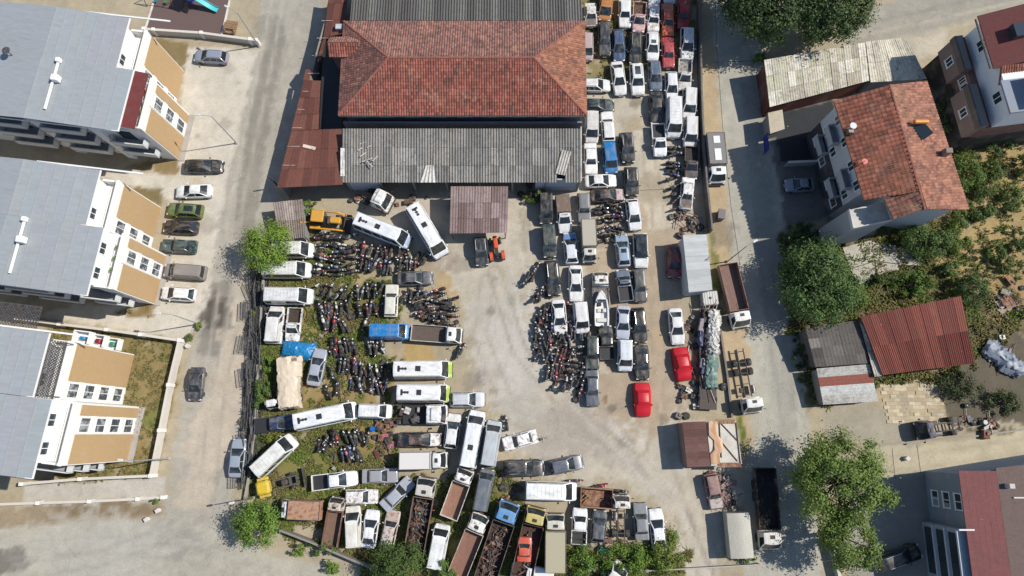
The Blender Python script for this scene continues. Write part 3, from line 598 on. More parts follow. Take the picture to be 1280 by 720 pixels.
def truck_kit(name, L, W=2.1, cabl=1.75, cabh=2.35, bed='flat', paint='paint', bedmat='rust', sideh=.5, loadmat='load', bonneted=False, bedz=1.0, sleeper=False, planks=0):
    k = Kit(name, L); hw = W / 2; xf = L / 2; xc = xf - cabl
    st = [(xc, .98, .5, 1.40), (xc + .3, 1, .48, 1.42), (xf - .45, 1, .48, 1.38), (xf - .12, .96, .5, 1.25), (xf - .02, .88, .52, 1.1), (xf + .02, .74, .55, .9)]
    k.part('cab', MB().rings([xsec(x, h * hw * .97, a, b_, .1) for x, h, a, b_ in st]), paint, 'b', 42)
    cabin_parts(k, xc + .06, xf - .12, hw * .94, 1.38, xc + .12, xf - .62, hw * .80, cabh, mat_=paint, side_splits=[0, .06, .62, .95, .97, 1], rear_glass=False)
    k.part('grille', MB().bbox((xf + .01, 0, .80), (.06, W * .6, .3), .02), 'black_plastic')
    k.part('bumper', MB().bbox((xf + .03, 0, .5), (.2, W * .95, .22), .05), 'dark_metal')
    k.part('roof_beacon', MB().bbox((xc + .5, 0, cabh + .07), (.34, .5, .07), .02), 'black_plastic')
    for sd in (-1, 1):
        k.part('headlight', MB().bbox((xf + .01, sd * hw * .78, .84), (.08, .24, .2), .02), 'lamp_lens')
        k.part('mirror', MB().tube([(xf - .35, sd * hw * .95, 1.75), (xf - .28, sd * (hw + .16), 1.75)], .02).bbox((xf - .28, sd * (hw + .2), 1.6), (.08, .16, .38), .02), 'black_plastic')
        k.part('chassis_rail', MB().box((-cabl / 2 - .1, sd * .4, .78), (L - cabl - .1, .09, .2)), 'dark_metal')
    x0, x1 = -L / 2, xc - .08; lb = x1 - x0; xm = (x0 + x1) / 2
    if bed in ('flat', 'load', 'tip'):
        k.part('bed_floor', MB().box((xm, 0, bedz), (lb, W - .02, .10)), bedmat, 'f')
        for sd in (-1, 1): k.part('bed_side', MB().box((xm, sd * (hw - .03), bedz + .05 + sideh / 2), (lb, .06, sideh)), bedmat if bed != 'tip' else 'worn_paint', 's')
        k.part('headboard', MB().box((x1 - .03, 0, bedz + .05 + sideh * .6), (.06, W - .14, sideh * 1.2)), bedmat, 's')
        k.part('tailgate', MB().box((x0 + .03, 0, bedz + .05 + sideh / 2), (.06, W - .14, sideh)), bedmat, 's')
    if bed == 'box':
        k.part('cargo_box', MB().bbox((xm, 0, bedz + .05 + sideh / 2), (lb, W, sideh), .04), 'satin' if paint == 'paint' else 'worn_paint', 's')
        k.part('box_trim', MB().box((xm, hw - .04, bedz + .07 + sideh), (lb - .05, .06, .05)).box((xm, -hw + .04, bedz + .07 + sideh), (lb - .05, .06, .05)).box((x0 + .05, 0, bedz + .08 + sideh), (.06, W - .2, .05)).box((x1 - .05, 0, bedz + .08 + sideh), (.06, W - .2, .05)), 'grey_metal')
    if bed == 'tarp':
        b = MB(); n = 7; rs = []
        for i in range(n + 1):
            x = x0 + lb * i / n; sag = .07 * math.sin(i * 2.2) - (.10 if i in (0, n) else 0)
            rs.append([Vector((x, y, z)) for y, z in ((hw, bedz), (hw + .01, bedz + sideh * .7 + sag), (hw * .86, bedz + sideh * .95 + sag), (hw * .3, bedz + sideh + .05 + sag * 1.5), (-hw * .3, bedz + sideh + .04 - sag), (-hw * .86, bedz + sideh * .95 - sag), (-hw - .01, bedz + sideh * .7), (-hw, bedz))])
        k.part('tarpaulin', b.rings(rs), 'tarp', 's', 70)
        k.part('bed_floor', MB().box((xm, 0, bedz - .06), (lb, W - .04, .10)), 'dark_metal')
    if bed == 'bare':
        for q in range(5): k.part('cross_member', MB().box((x0 + .3 + (lb - .6) * q / 4, 0, .80), (.10, .72, .14)), 'dark_metal')
        k.part('tank', MB().lathe([(.28, -.5), (.3, -.45), (.3, .45), (.28, .5)], (x1 - .9, hw - .45, .72), 'X', 12), 'grey_metal')
        k.part('battery_box', MB().bbox((x1 - .9, -hw + .45, .72), (.6, .4, .36), .03), 'black_plastic')
    else: k.part('fuel_tank', MB().bbox((x1 - .7, hw - .35, .62), (.8, .4, .38), .06), 'grey_metal')
    k.wheels('truck', (xf - .95,), hw - .16, .46)
    k.wheels('dual', (x0 + lb * .28,) + ((x0 + lb * .28 + 1.1,) if L > 7.2 else ()), hw - .30, .46)
    return k
truck_kit('flatbed_truck', 6.2, 2.0, 1.8, 2.2, 'flat', 'paint', 'bed', .38, bedz=.92)
truck_kit('box_truck', 5.2, 1.95, 1.6, 2.1, 'box', 'paint', 'grey_metal', 1.55, bedz=.8)
truck_kit('long_box_truck', 6.4, 2.2, 1.7, 2.3, 'box', 'paint', 'grey_metal', 1.75, bedz=.85)
truck_kit('old_box_truck', 5.4, 2.1, 1.3, 2.2, 'box', 'worn_paint', 'grey_metal', 1.5, bedz=.85)
truck_kit('tipper_truck', 6.6, 2.2, 1.75, 2.35, 'tip', 'worn_paint', 'bed', .75)
truck_kit('stake_truck', 7.4, 2.3, 1.75, 2.4, 'tip', 'paint', 'bed', .9)
truck_kit('lorry_chassis', 7.6, 2.3, 1.75, 2.5, 'bare', 'paint')
truck_kit('short_chassis', 5.6, 2.1, 1.5, 2.3, 'bare', 'worn_paint')
truck_kit('tarp_truck', 6.0, 2.2, 1.4, 2.2, 'tarp', 'paint', 'grey_metal', 1.7)
truck_kit('boat_carrier', 6.4, 2.0, 1.7, 2.2, 'flat', 'worn_paint', 'grey_metal', .12, bedz=.85)
def rot2(a): return Matrix.Rotation(a, 4, 'Z')
GROUP = {'sedan': 'passenger cars in the yard'}
def vehicle(kind, name, f, r, color, label, cat='car', z=.6, c2=None, side=None, floor=None, wid=1.0, group='vehicles parked close together in the impound yard', zoff=0.0):
    """place a vehicle so that its front and rear lie under photo pixels f and r"""
    A, B = G(f[0], f[1], z), G(r[0], r[1], z); d = A - B; k = PROTO[kind]
    sx = min(1.2, max(.8, d.length / k.L))
    t = thing(name, label, cat, ((A.x + B.x) / 2, (A.y + B.y) / 2, zoff), math.atan2(d.y, d.x), group)
    t.scale = (sx, wid, 1.0)
    c = lin(color); cc = lin(c2) if c2 else c
    for nm, me, role, loc in k.parts:
        o = put(nm, me, t, None, loc)
        o.color = c if role == 'b' else cc if role == 'c' else (lin(side) if side else c) if role == 's' else (lin(floor) if floor else (.16, .10, .07, 1)) if role == 'f' else (1, 1, 1, 1)
    return t
# ------------------------------------------------------------------ roofing
def lerp(a, b, t): return a + (b - a) * t
def tile_slope(parent, A, B, C, D, tw=.30, tl=.38, color=(0.36, 0.135, 0.085, 1), seed=0, hk=1.0):
    """half-round clay tiles on a slope: A-B is the eave, D-C the ridge; each tile a little shell of its own"""
    A, B, C, D = map(Vector, (A, B, C, D)); e = (B - A).normalized(); up = ((C + D) / 2 - (A + B) / 2); up = (up - e * up.dot(e)); h = up.length; v = up.normalized(); nrm = e.cross(v).normalized()
    rows = max(2, int(h / tl)); b = MB(); rr = random.Random(seed); dl = (D - A).dot(e); dr = (C - B).dot(e); ln = (B - A).length
    prof = ((0, -.02 * (hk - 1)), (.22, .055 * hk), (.5, .08 * hk), (.78, .055 * hk), (1, -.02 * (hk - 1)))
    for r in range(rows):
        t0, t1 = r / rows, (r + 1.12) / rows; tm = (r + .5) / rows; x0, x1 = dl * tm, ln + dr * tm
        c0, c1 = int(math.floor(x0 / tw)), int(math.ceil(x1 / tw))
        for c in range(c0, c1):
            u0 = max(x0, c * tw); u1 = min(x1, (c + 1) * tw)
            if u1 - u0 < .04: continue
            j = rr.uniform(-.012, .012); vs_ = []
            for tt, lift in ((t0 - .0, .045), (min(t1, 1.0), .012)):
                for q, z in prof: vs_.append(A + e * (u0 + (u1 - u0) * q) + v * (h * tt + j) + nrm * (z + lift + j * .5))
            b.add(vs_, [(i, i + 1, i + 6, i + 5) for i in range(4)])
    o = b.build('roof_tiles', 'tile', parent, color); o['kind'] = 'stuff'
    MB().slab([A, B, C, D] if (C - D).length > .05 else [A, B, C], .12).build('roof_deck', 'wood', parent)
    return o
def ridge_caps(parent, P, Q, color=(0.25, 0.095, 0.068, 1)):
    P, Q = Vector(P), Vector(Q); n = max(2, int((Q - P).length / .9)); d = (Q - P) / n; s_ = d.cross(Vector((0, 0, 1))).normalized()
    for i in range(n):
        a, b_ = P + d * i, P + d * (i + 1.04); rs = []
        for q in (a, b_): rs.append([q + s_ * (.15 * math.cos(w)) + Vector((0, 0, .03 + .11 * math.sin(w))) for w in (0, .8, 1.57, 2.35, 3.14)])
        MB().rings(rs, False, False).build('ridge_tile', 'tile', parent, color)
def sheet_roof(parent, A, B, C, D, nu, nv, colors, matn='sheet', wave=.035, per=4, seed=0, name='roof_sheet', skip=(), jitter=.03, seq=False):
    """corrugated sheets laid in nu columns and nv rows between four corners (A-B lower edge, D-C upper edge)"""
    A, B, C, D = map(Vector, (A, B, C, D)); rr = random.Random(seed); nrm = (B - A).cross(D - A).normalized()
    P = lambda u, v: lerp(lerp(A, B, u), lerp(D, C, u), v)
    for j in range(nv):
        for i in range(nu):
            if (i, j) in skip: continue
            u0, u1, v0, v1 = i / nu, (i + 1.03) / nu, j / nv - (.02 if j else .0), (j + 1) / nv
            js = [rr.uniform(-jitter, jitter) * .5 for _ in range(4)]; b = MB(); n = per * 4; lift = (.015 if (i % 2) else 0) + (nv - j) * .0 ; vs_ = []
            for vv, k0 in ((v0, 0), (v1, 2)):
                for q in range(n + 1):
                    s_ = q / n; vs_.append(P(u0 + (u1 - u0) * s_, vv) + nrm * (wave * math.sin(q * math.pi / 2) + lift + (.05 if vv == v0 else .01) + js[k0] * (1 - s_) + js[k0 + 1] * s_) + (D - A).normalized() * (rr.uniform(-.04, .04) if vv == v0 and j == 0 and q == 0 else 0))
            b.add(vs_, [(q, q + 1, n + 2 + q, n + 1 + q) for q in range(n)])
            c = colors[i % len(colors)] if seq else rr.choice(colors); g = rr.uniform(.9, 1.08) * (1.2 if rr.random() < .03 else 1); c = lin(c)
            b.build(name, matn, parent, (c[0] * g, c[1] * g, c[2] * g, 1), smooth=60)
def wall_poly(parent, pts, z0, z1, color, matn='plaster', name='wall'):
    return MB().prism([tuple(p)[:2] for p in pts], z0, z1).build(name, matn, parent, color)
def window(parent, P, ex, n, w, h, frame=(.75, .75, .74, 1), depth=.07, cross=True, name='window', pane='pane'):
    """window on a wall: P = centre, ex = unit vector along the wall, n = outward normal"""
    P, ex, n = Vector(P), Vector(ex), Vector(n); ez = Vector((0, 0, 1))
    M = Matrix((ex, n, ez)).transposed().to_4x4(); M.translation = P
    def bx(c, d): 
        b = MB().box(c, d); b.v = [tuple(M @ Vector(v)) for v in b.v]; return b
    fr = MB()
    for c, d in (((0, depth / 2, h / 2), (w + .12, depth, .1)), ((0, depth / 2, -h / 2), (w + .12, depth, .1)), ((w / 2, depth / 2, 0), (.1, depth - .01, h)), ((-w / 2, depth / 2, 0), (.1, depth - .01, h))) + ((((0, depth / 2, 0), (.07, depth - .02, h)),) if cross else ()):
        q = bx(c, d); fr.add(q.v, q.f)
    o = fr.build(name, 'clean_plaster', parent, frame)
    bx((0, depth * .3, 0), (w - .06, depth * .4, h - .06)).build('pane', pane, o)
    bx((0, depth * .9, -h / 2 - .08), (w + .24, depth * 1.8, .06)).build('sill', 'clean_plaster', o, frame)
    return o

# ------------------------------------------------------------------ the hall with the hipped tile roof
def hall():
    t = thing('market_hall', 'large hall with a red hipped tile roof and corrugated lean-tos', 'hall', (-6, 43, 0))
    o_ = Vector((-6, 43, 0)); Q = lambda *p: Vector(p) - o_
    x0, x1, y0, y1, ze, zr = -20.75, 8.95, 37.1, 49.65, 6.5, 8.9; yr = 43.3
    wall_poly(t, [Q(x0 + .6, y0 + .6, 0), Q(x1 - .6, y0 + .6, 0), Q(x1 - .6, y1 - .6, 0), Q(x0 + .6, y1 - .6, 0)], 0, ze - .2, lin((150, 156, 166)))
    for i in range(9): window(t, Q(-18.5 + i * 3.2, y0 + .6, 5.6), (1, 0, 0), (0, -1, 0), 1.6, .8)
    tc = (0.235, 0.083, 0.062, 1)
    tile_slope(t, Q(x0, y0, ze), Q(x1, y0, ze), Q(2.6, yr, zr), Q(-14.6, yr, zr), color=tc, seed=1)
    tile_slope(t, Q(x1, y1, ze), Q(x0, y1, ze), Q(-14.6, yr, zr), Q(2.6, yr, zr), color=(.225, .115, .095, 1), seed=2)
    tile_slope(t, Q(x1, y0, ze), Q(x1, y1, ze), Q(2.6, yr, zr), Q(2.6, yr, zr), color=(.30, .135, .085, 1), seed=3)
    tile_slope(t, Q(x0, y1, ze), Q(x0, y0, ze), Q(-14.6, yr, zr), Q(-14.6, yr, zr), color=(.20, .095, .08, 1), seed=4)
    ridge_caps(t, Q(-14.6, yr, zr), Q(2.6, yr, zr))
    for cx, cy, rx in ((x0, y0, -14.6), (x0, y1, -14.6), (x1, y0, 2.6), (x1, y1, 2.6)): ridge_caps(t, Q(cx, cy, ze + .03), Q(rx, yr, zr))
    MB().box(Q(-5.9, y0 - .04, ze - .08), (x1 - x0, .14, .16)).build('gutter', 'grey_metal', t)
    # dormer on the west hip
    dn = (-21.6, 46.0); A_, B_, C_, D_ = Q(-22.1, 47.1, 6.9), Q(-22.1, 44.7, 6.9), Q(-18.0, 45.9, 8.1), Q(-22.1, 45.9, 8.0)
    tile_slope(t, Q(-22.2, 44.6, 6.9), Q(-19.4, 44.6, 6.9), Q(-18.2, 45.9, 7.9), Q(-22.2, 45.9, 7.9), color=tc, seed=6)
    tile_slope(t, Q(-19.4, 47.2, 6.9), Q(-22.2, 47.2, 6.9), Q(-22.2, 45.9, 7.9), Q(-18.2, 45.9, 7.9), color=(.225, .115, .095, 1), seed=7)
    MB().prism([Q(-21.9, 44.9, 0), Q(-20.2, 44.9, 0), Q(-20.2, 46.9, 0), Q(-21.9, 46.9, 0)], 0, 6.85).build('dormer_wall', 'plaster', t, lin((120, 96, 90)))
    # south lean-to
    gr = [(152, 148, 142), (144, 141, 136), (160, 156, 150), (136, 133, 128), (150, 145, 138)]
    sheet_roof(t, Q(-20.5, 29.6, 4.0), Q(8.4, 29.6, 4.0), Q(8.4, 36.0, 5.3), Q(-20.5, 36.0, 5.3), 29, 3, gr, seed=5, per=3, wave=.06, skip={(26, 0)}, jitter=.06)
    sheet_roof(t, Q(5.2, 30.6, 4.32), Q(6.4, 30.4, 4.28), Q(7.2, 33.2, 4.9), Q(6.0, 33.4, 4.95), 1, 1, [(196, 190, 182)], seed=8, per=4, wave=.06, name='loose_sheet')
    sheet_roof(t, Q(-11.1, 29.55, 4.13), Q(-9.2, 29.55, 4.13), Q(-9.4, 31.6, 4.56), Q(-10.4, 31.6, 4.56), 1, 1, [(206, 202, 194)], seed=9, per=4, wave=.06, name='loose_sheet')
    for i in range(7): MB().box(Q(-18.6 + RND.uniform(-.6, 3.4), 33 + RND.uniform(-1.6, 1.6), 4.95), (RND.uniform(.3, 1.4), .12, .06), RND.uniform(-.8, .8)).build('loose_board', 'sheet', t, lin((200, 194, 184)))
    MB().box(Q(8.35, 33, 4.72), (.14, 6.6, .1), M=Matrix.Rotation(.2, 4, 'X')).build('barge_board', 'sheet', t, lin((214, 208, 200)))
    MB().box(Q(-20.45, 32, 4.55), (.5, 3.4, .05), M=Matrix.Rotation(.2, 4, 'X')).build('barge_board', 'sheet', t, lin((226, 222, 214)))
    for i in range(8): MB().box(Q(-20.2 + i * 4.05, 30.0, 1.95), (.22, .22, 3.9)).build('post', 'concrete', t, lin((150, 148, 144)))
    MB().box(Q(-6, 36.9, 2.6), (29, .2, 5.2)).build('back_wall', 'plaster', t, lin((120, 122, 126)))
    MB().box(Q(-18.4, 30.1, 1.9), (4.0, .16, 3.8)).build('front_wall', 'plaster', t, lin((190, 194, 202)))
    MB().box(Q(5.6, 30.1, 1.9), (5.4, .16, 3.8)).build('front_wall', 'plaster', t, lin((186, 192, 202)))
    MB().box(Q(8.2, 33, 2.0), (.16, 6.0, 4.0)).build('side_wall', 'plaster', t, lin((170, 170, 168)))
    MB().box(Q(-20.3, 33, 2.0), (.16, 6.0, 4.0)).build('side_wall', 'plaster', t, lin((170, 170, 168)))
    # north lean-to
    sheet_roof(t, Q(8.7, 60.5, 5.0), Q(-20.0, 60.5, 5.0), Q(-20.0, 49.9, 6.3), Q(8.7, 49.9, 6.3), 28, 3, [(112, 110, 106), (102, 100, 97), (122, 120, 115), (94, 92, 90)], seed=11, per=3, wave=.06)
    MB().prism([Q(-19.6, 50.2, 0), Q(8.3, 50.2, 0), Q(8.3, 60, 0), Q(-19.6, 60, 0)], 0, 4.7).build('north_wall', 'plaster', t, lin((140, 140, 140)))
hall()
def brown_lean_to():
    c = G(390, 170); t = thing('lean_to', 'rusty red brown metal lean-to along the west side of the hall', 'lean-to', (c.x, c.y, 0))
    rc = [(126, 80, 68), (118, 74, 64), (132, 86, 74), (110, 68, 60)]
    def q(a, b, c_, d, nu, nv, seed):
        pts = [G(*p) - Vector((c.x, c.y, 0)) for p in (a, b, c_, d)]
        sheet_roof(t, *pts, nu, nv, rc, 'red_sheet', seed=seed, per=2, wave=.005, jitter=.04)
    q((346, 235, 3.7), (428.5, 231, 4.1), (427, 161, 4.1), (364.5, 163, 3.7), 8, 3, 1)
    q((364, 163, 3.72), (398, 162, 4.0), (401, 101, 4.0), (380, 100, 3.72), 4, 3, 2)
    q((396, 76, 3.7), (401, 75, 3.75), (408, 48, 3.75), (404, 48, 3.7), 1, 2, 3)
    q((379, 101, 3.72), (387, 101, 3.8), (389, 86, 3.8), (382, 87, 3.72), 1, 1, 5)
    q((404, 48, 3.7), (429, 42, 4.1), (437, -18, 4.1), (414, -18, 3.7), 3, 3, 4)
    MB().slab([G(*p) - Vector((c.x, c.y, 0)) for p in ((399, 164, 3.3), (427, 161, 3.3), (428, 46, 3.3), (404, 52, 3.3))], .1).build('void_shade_slab', 'black_plastic', t)  # black slab added to darken the shaded void beside the hall
    W0, W1 = G(347, 234, 3.6) - Vector((c.x, c.y, 0)), G(414, -15, 3.6) - Vector((c.x, c.y, 0))
    d = (W1 - W0).normalized(); s_ = Vector((d.y, -d.x, 0)) * .2
    MB().prism([W0 + s_, W1 + s_, W1 + s_ * 2, W0 + s_ * 2], 0, 3.45).build('street_wall', 'plaster', t, lin((150, 146, 140)))
    for i in range(9):
        p = lerp(W0, W1, .1 + i * .09); MB().box((p.x + .75, p.y, 3.86), (1.5, .06, .05)).build('purlin', 'sheet', t, lin((206, 190, 178)))
    for u in (0, .5, 1):
        p = lerp(G(349, 233) , G(427, 229), u) - Vector((c.x, c.y, 0)); MB().box((p.x, p.y - .1, 1.8), (.14, .14, 3.6)).build('post', 'dark_metal', t)
    p = G(392, 183, 4.2) - Vector((c.x, c.y, 0)); MB().box((p.x - .6, p.y, 4.0), (1.6, .4, .05), -.25).build('loose_board', 'sheet', t, lin((222, 208, 190)))
    p = G(424, 34, 4.3) - Vector((c.x, c.y, 0)); MB().bbox((p.x, p.y, 4.35), (.9, .7, .4), .05).build('vent_box', 'sheet', t, lin((200, 204, 210)))
brown_lean_to()
def simple_shed(name, label, quad, nu, nv, colors, matn='sheet', seed=1, wall=(150, 146, 140), per=3, wave=.03, walls=True, posts=False, cat='shed', seq=False, skip=()):
    """shed from the four roof corners (pixels with heights, lower edge first)"""
    P = [G(*p) for p in quad]; c = sum(P, Vector()) / 4; c.z = 0; t = thing(name, label, cat, (c.x, c.y, 0)); P = [p - c for p in P]
    sheet_roof(t, *P, nu, nv, colors, matn, seed=seed, per=per, wave=wave, skip=skip, seq=seq)
    if walls:
        ins = [p * .95 for p in P]; zt = min(p.z for p in P) - .08
        for i in range(4):
            a, b = ins[i], ins[(i + 1) % 4]; d = (b - a); d.z = 0; n = Vector((d.y, -d.x, 0)).normalized() * .07; e = d.normalized() * .08
            za, zb = P[i].z - .1, P[(i + 1) % 4].z - .1
            w = MB(); base = [a - n + e, b - n - e, b + n - e, a + n + e]; tops = [za, zb, zb, za]
            w.add([(p.x, p.y, 0) for p in base] + [(p.x, p.y, z) for p, z in zip(base, tops)], [(0, 1, 2, 3), (7, 6, 5, 4), (0, 4, 5, 1), (1, 5, 6, 2), (2, 6, 7, 3), (3, 7, 4, 0)])
            w.build('wall', 'plaster', t, lin(wall))
    if posts:
        for i in range(4): p = P[i] * .94; MB().box((p.x, p.y, (P[i].z - .08) / 2), (.12, .12, P[i].z - .1)).build('post', 'dark_metal', t)
        for a, b in ((P[0], P[1]), (P[3], P[2])): MB().tube([a * .95 + Vector((0, 0, -.12 + a.z * .05)), b * .95 + Vector((0, 0, -.12 + b.z * .05))], .05).build('beam', 'dark_metal', t)
    return t
simple_shed('carport', 'brownish corrugated carport roof in front of the grey lean-to', [(562, 292, 2.9), (633.5, 291, 2.9), (635, 233, 3.3), (563.5, 233, 3.3)], 7, 3, [(150, 128, 124), (138, 116, 112), (162, 142, 138), (128, 106, 102)], seed=3, per=3, wave=.045, walls=False, posts=True, cat='carport')
simple_shed('small_shed', 'small weathered corrugated shed beside the bright green tree', [(350, 300, 2.2), (381, 297, 2.2), (378, 249, 2.6), (341, 253, 2.6)], 3, 2, [(150, 134, 124), (134, 120, 112), (160, 146, 138)], seed=4, per=4, wave=.04)
t = simple_shed('site_cabin', 'pale grey ribbed cabin beside the east yard wall', [(890.4, 362.5, 3.1), (883, 293.5, 3.1), (853.5, 294, 3.1), (861, 365.5, 3.1)], 8, 1, [(196, 198, 196), (190, 192, 190), (202, 203, 200)], 'roof_sheet', seed=5, wall=(196, 198, 198), per=4, wave=.022, cat='cabin')
simple_shed('brown_shed', 'open shed with brown corrugated roof, planks and cloth beside the street', [(888, 583, 2.7), (882, 527, 2.7), (852.5, 528, 2.6), (859, 584, 2.6)], 6, 2, [(118, 84, 78), (108, 76, 72), (128, 94, 88)], 'red_sheet', seed=6, wall=(140, 120, 110), per=3, wave=.03)
def shed_half():
    P = [G(*p) for p in ((889, 582.5, 2.6), (927.5, 580, 2.6), (920, 526, 2.6), (883, 527.5, 2.6))]; c = sum(P, Vector()) / 4; c.z = 0
    t = thing('store_roof', 'pale flat store roof with black frames and tan cloth beside the brown shed', 'shed', (c.x, c.y, 0)); P = [p - c for p in P]
    MB().slab(P, .1).build('roof_panel', 'concrete', t, lin((214, 206, 192)))
    for p in P: MB().box((p.x * .94, p.y * .94, 1.24), (.12, .12, 2.5)).build('post', 'dark_metal', t)
    for a, b in (((-.4, 2.4), (1.6, .2)), ((-.5, .4), (1.4, -2.0)), ((1.5, 2.3), (1.7, -2.2)), ((-.4, 2.3), (-.4, -1.6))): MB().tube([(a[0], a[1], 2.66), (b[0], b[1], 2.66)], .06, 5).build('frame_bar', 'dark_metal', t)
    rr = random.Random(2); rs = []
    for i in range(10):
        y = 2.4 - i * .52; x0 = -1.65 + (.5 if 3 < i < 7 else 0); row = [Vector((x0 + j * .2, y, 2.68 + rr.uniform(0, .18))) for j in range(6)]; rs.append(row + [v - Vector((0, 0, .05)) for v in row[::-1]])
    MB().rings(rs).build('cloth', 'tarp', t, lin((204, 158, 118)), smooth=60)
    for i in range(5): MB().box((-.6 + i * .45, 2.4, 2.68), (.4, .5, .06)).build('slat', 'wood', t)
    MB().box((.5, -2.4, 2.65), (2.6, .5, .08)).build('board', 'rust', t)
shed_half()
simple_shed('pale_shed', 'wide shed with a pale stained corrugated roof north of the tiled house', [(962, 134, 3.2), (1086, 101, 3.4), (1081, 53, 3.9), (955, 75, 3.7)], 14, 3, [(214, 206, 188), (206, 198, 180), (222, 216, 200), (190, 180, 162), (200, 196, 172)], seed=7, wall=(110, 60, 50), per=3, wave=.03)
simple_shed('pale_shed', 'pale corrugated shed roof end beside the upper street', [(1088, 103, 3.4), (1158, 99, 3.4), (1133, 47, 3.9), (1082, 52, 3.9)], 7, 2, [(216, 208, 188), (208, 200, 182), (196, 190, 172)], seed=8, per=3, wave=.03)
simple_shed('red_shed', 'shed with a large red corrugated roof on the east side', [(1103, 469, 2.9), (1218, 454, 2.9), (1201, 370, 3.8), (1076, 396, 3.8)], 12, 2, [(134, 72, 60), (126, 66, 56), (142, 80, 66), (118, 60, 52)], 'red_sheet', seed=10, wall=(170, 150, 130), per=4, wave=.035)
simple_shed('tarred_shed', 'old shed with a blackened roof in front of the red shed', [(1019, 459, 2.4), (1086, 454, 2.4), (1072, 400, 3.0), (1007, 411, 3.0)], 5, 4, [(112, 106, 100), (100, 95, 90), (122, 116, 110), (90, 86, 82)], seed=11, wall=(110, 100, 92), per=3, wave=.02)
simple_shed('patched_shed', 'small shed roofed with pale and red sheets in stripes', [(1029.5, 506, 2.0), (1021, 461, 2.3), (1087, 455.5, 2.3), (1098, 501.5, 2.0)], 4, 1, [(198, 194, 186), (204, 204, 200), (150, 92, 80), (190, 188, 180)], seed=12, wall=(160, 150, 138), per=3, wave=.03, seq=True)
simple_shed('pale_roof_strip', 'narrow strip of bleached sheets along the red shed', [(1093, 471, 2.6), (1102, 470, 2.7), (1079, 408, 3.2), (1074, 402, 3.0)], 1, 3, [(206, 198, 186), (190, 180, 168)], seed=13, walls=False, posts=True, cat='roof')

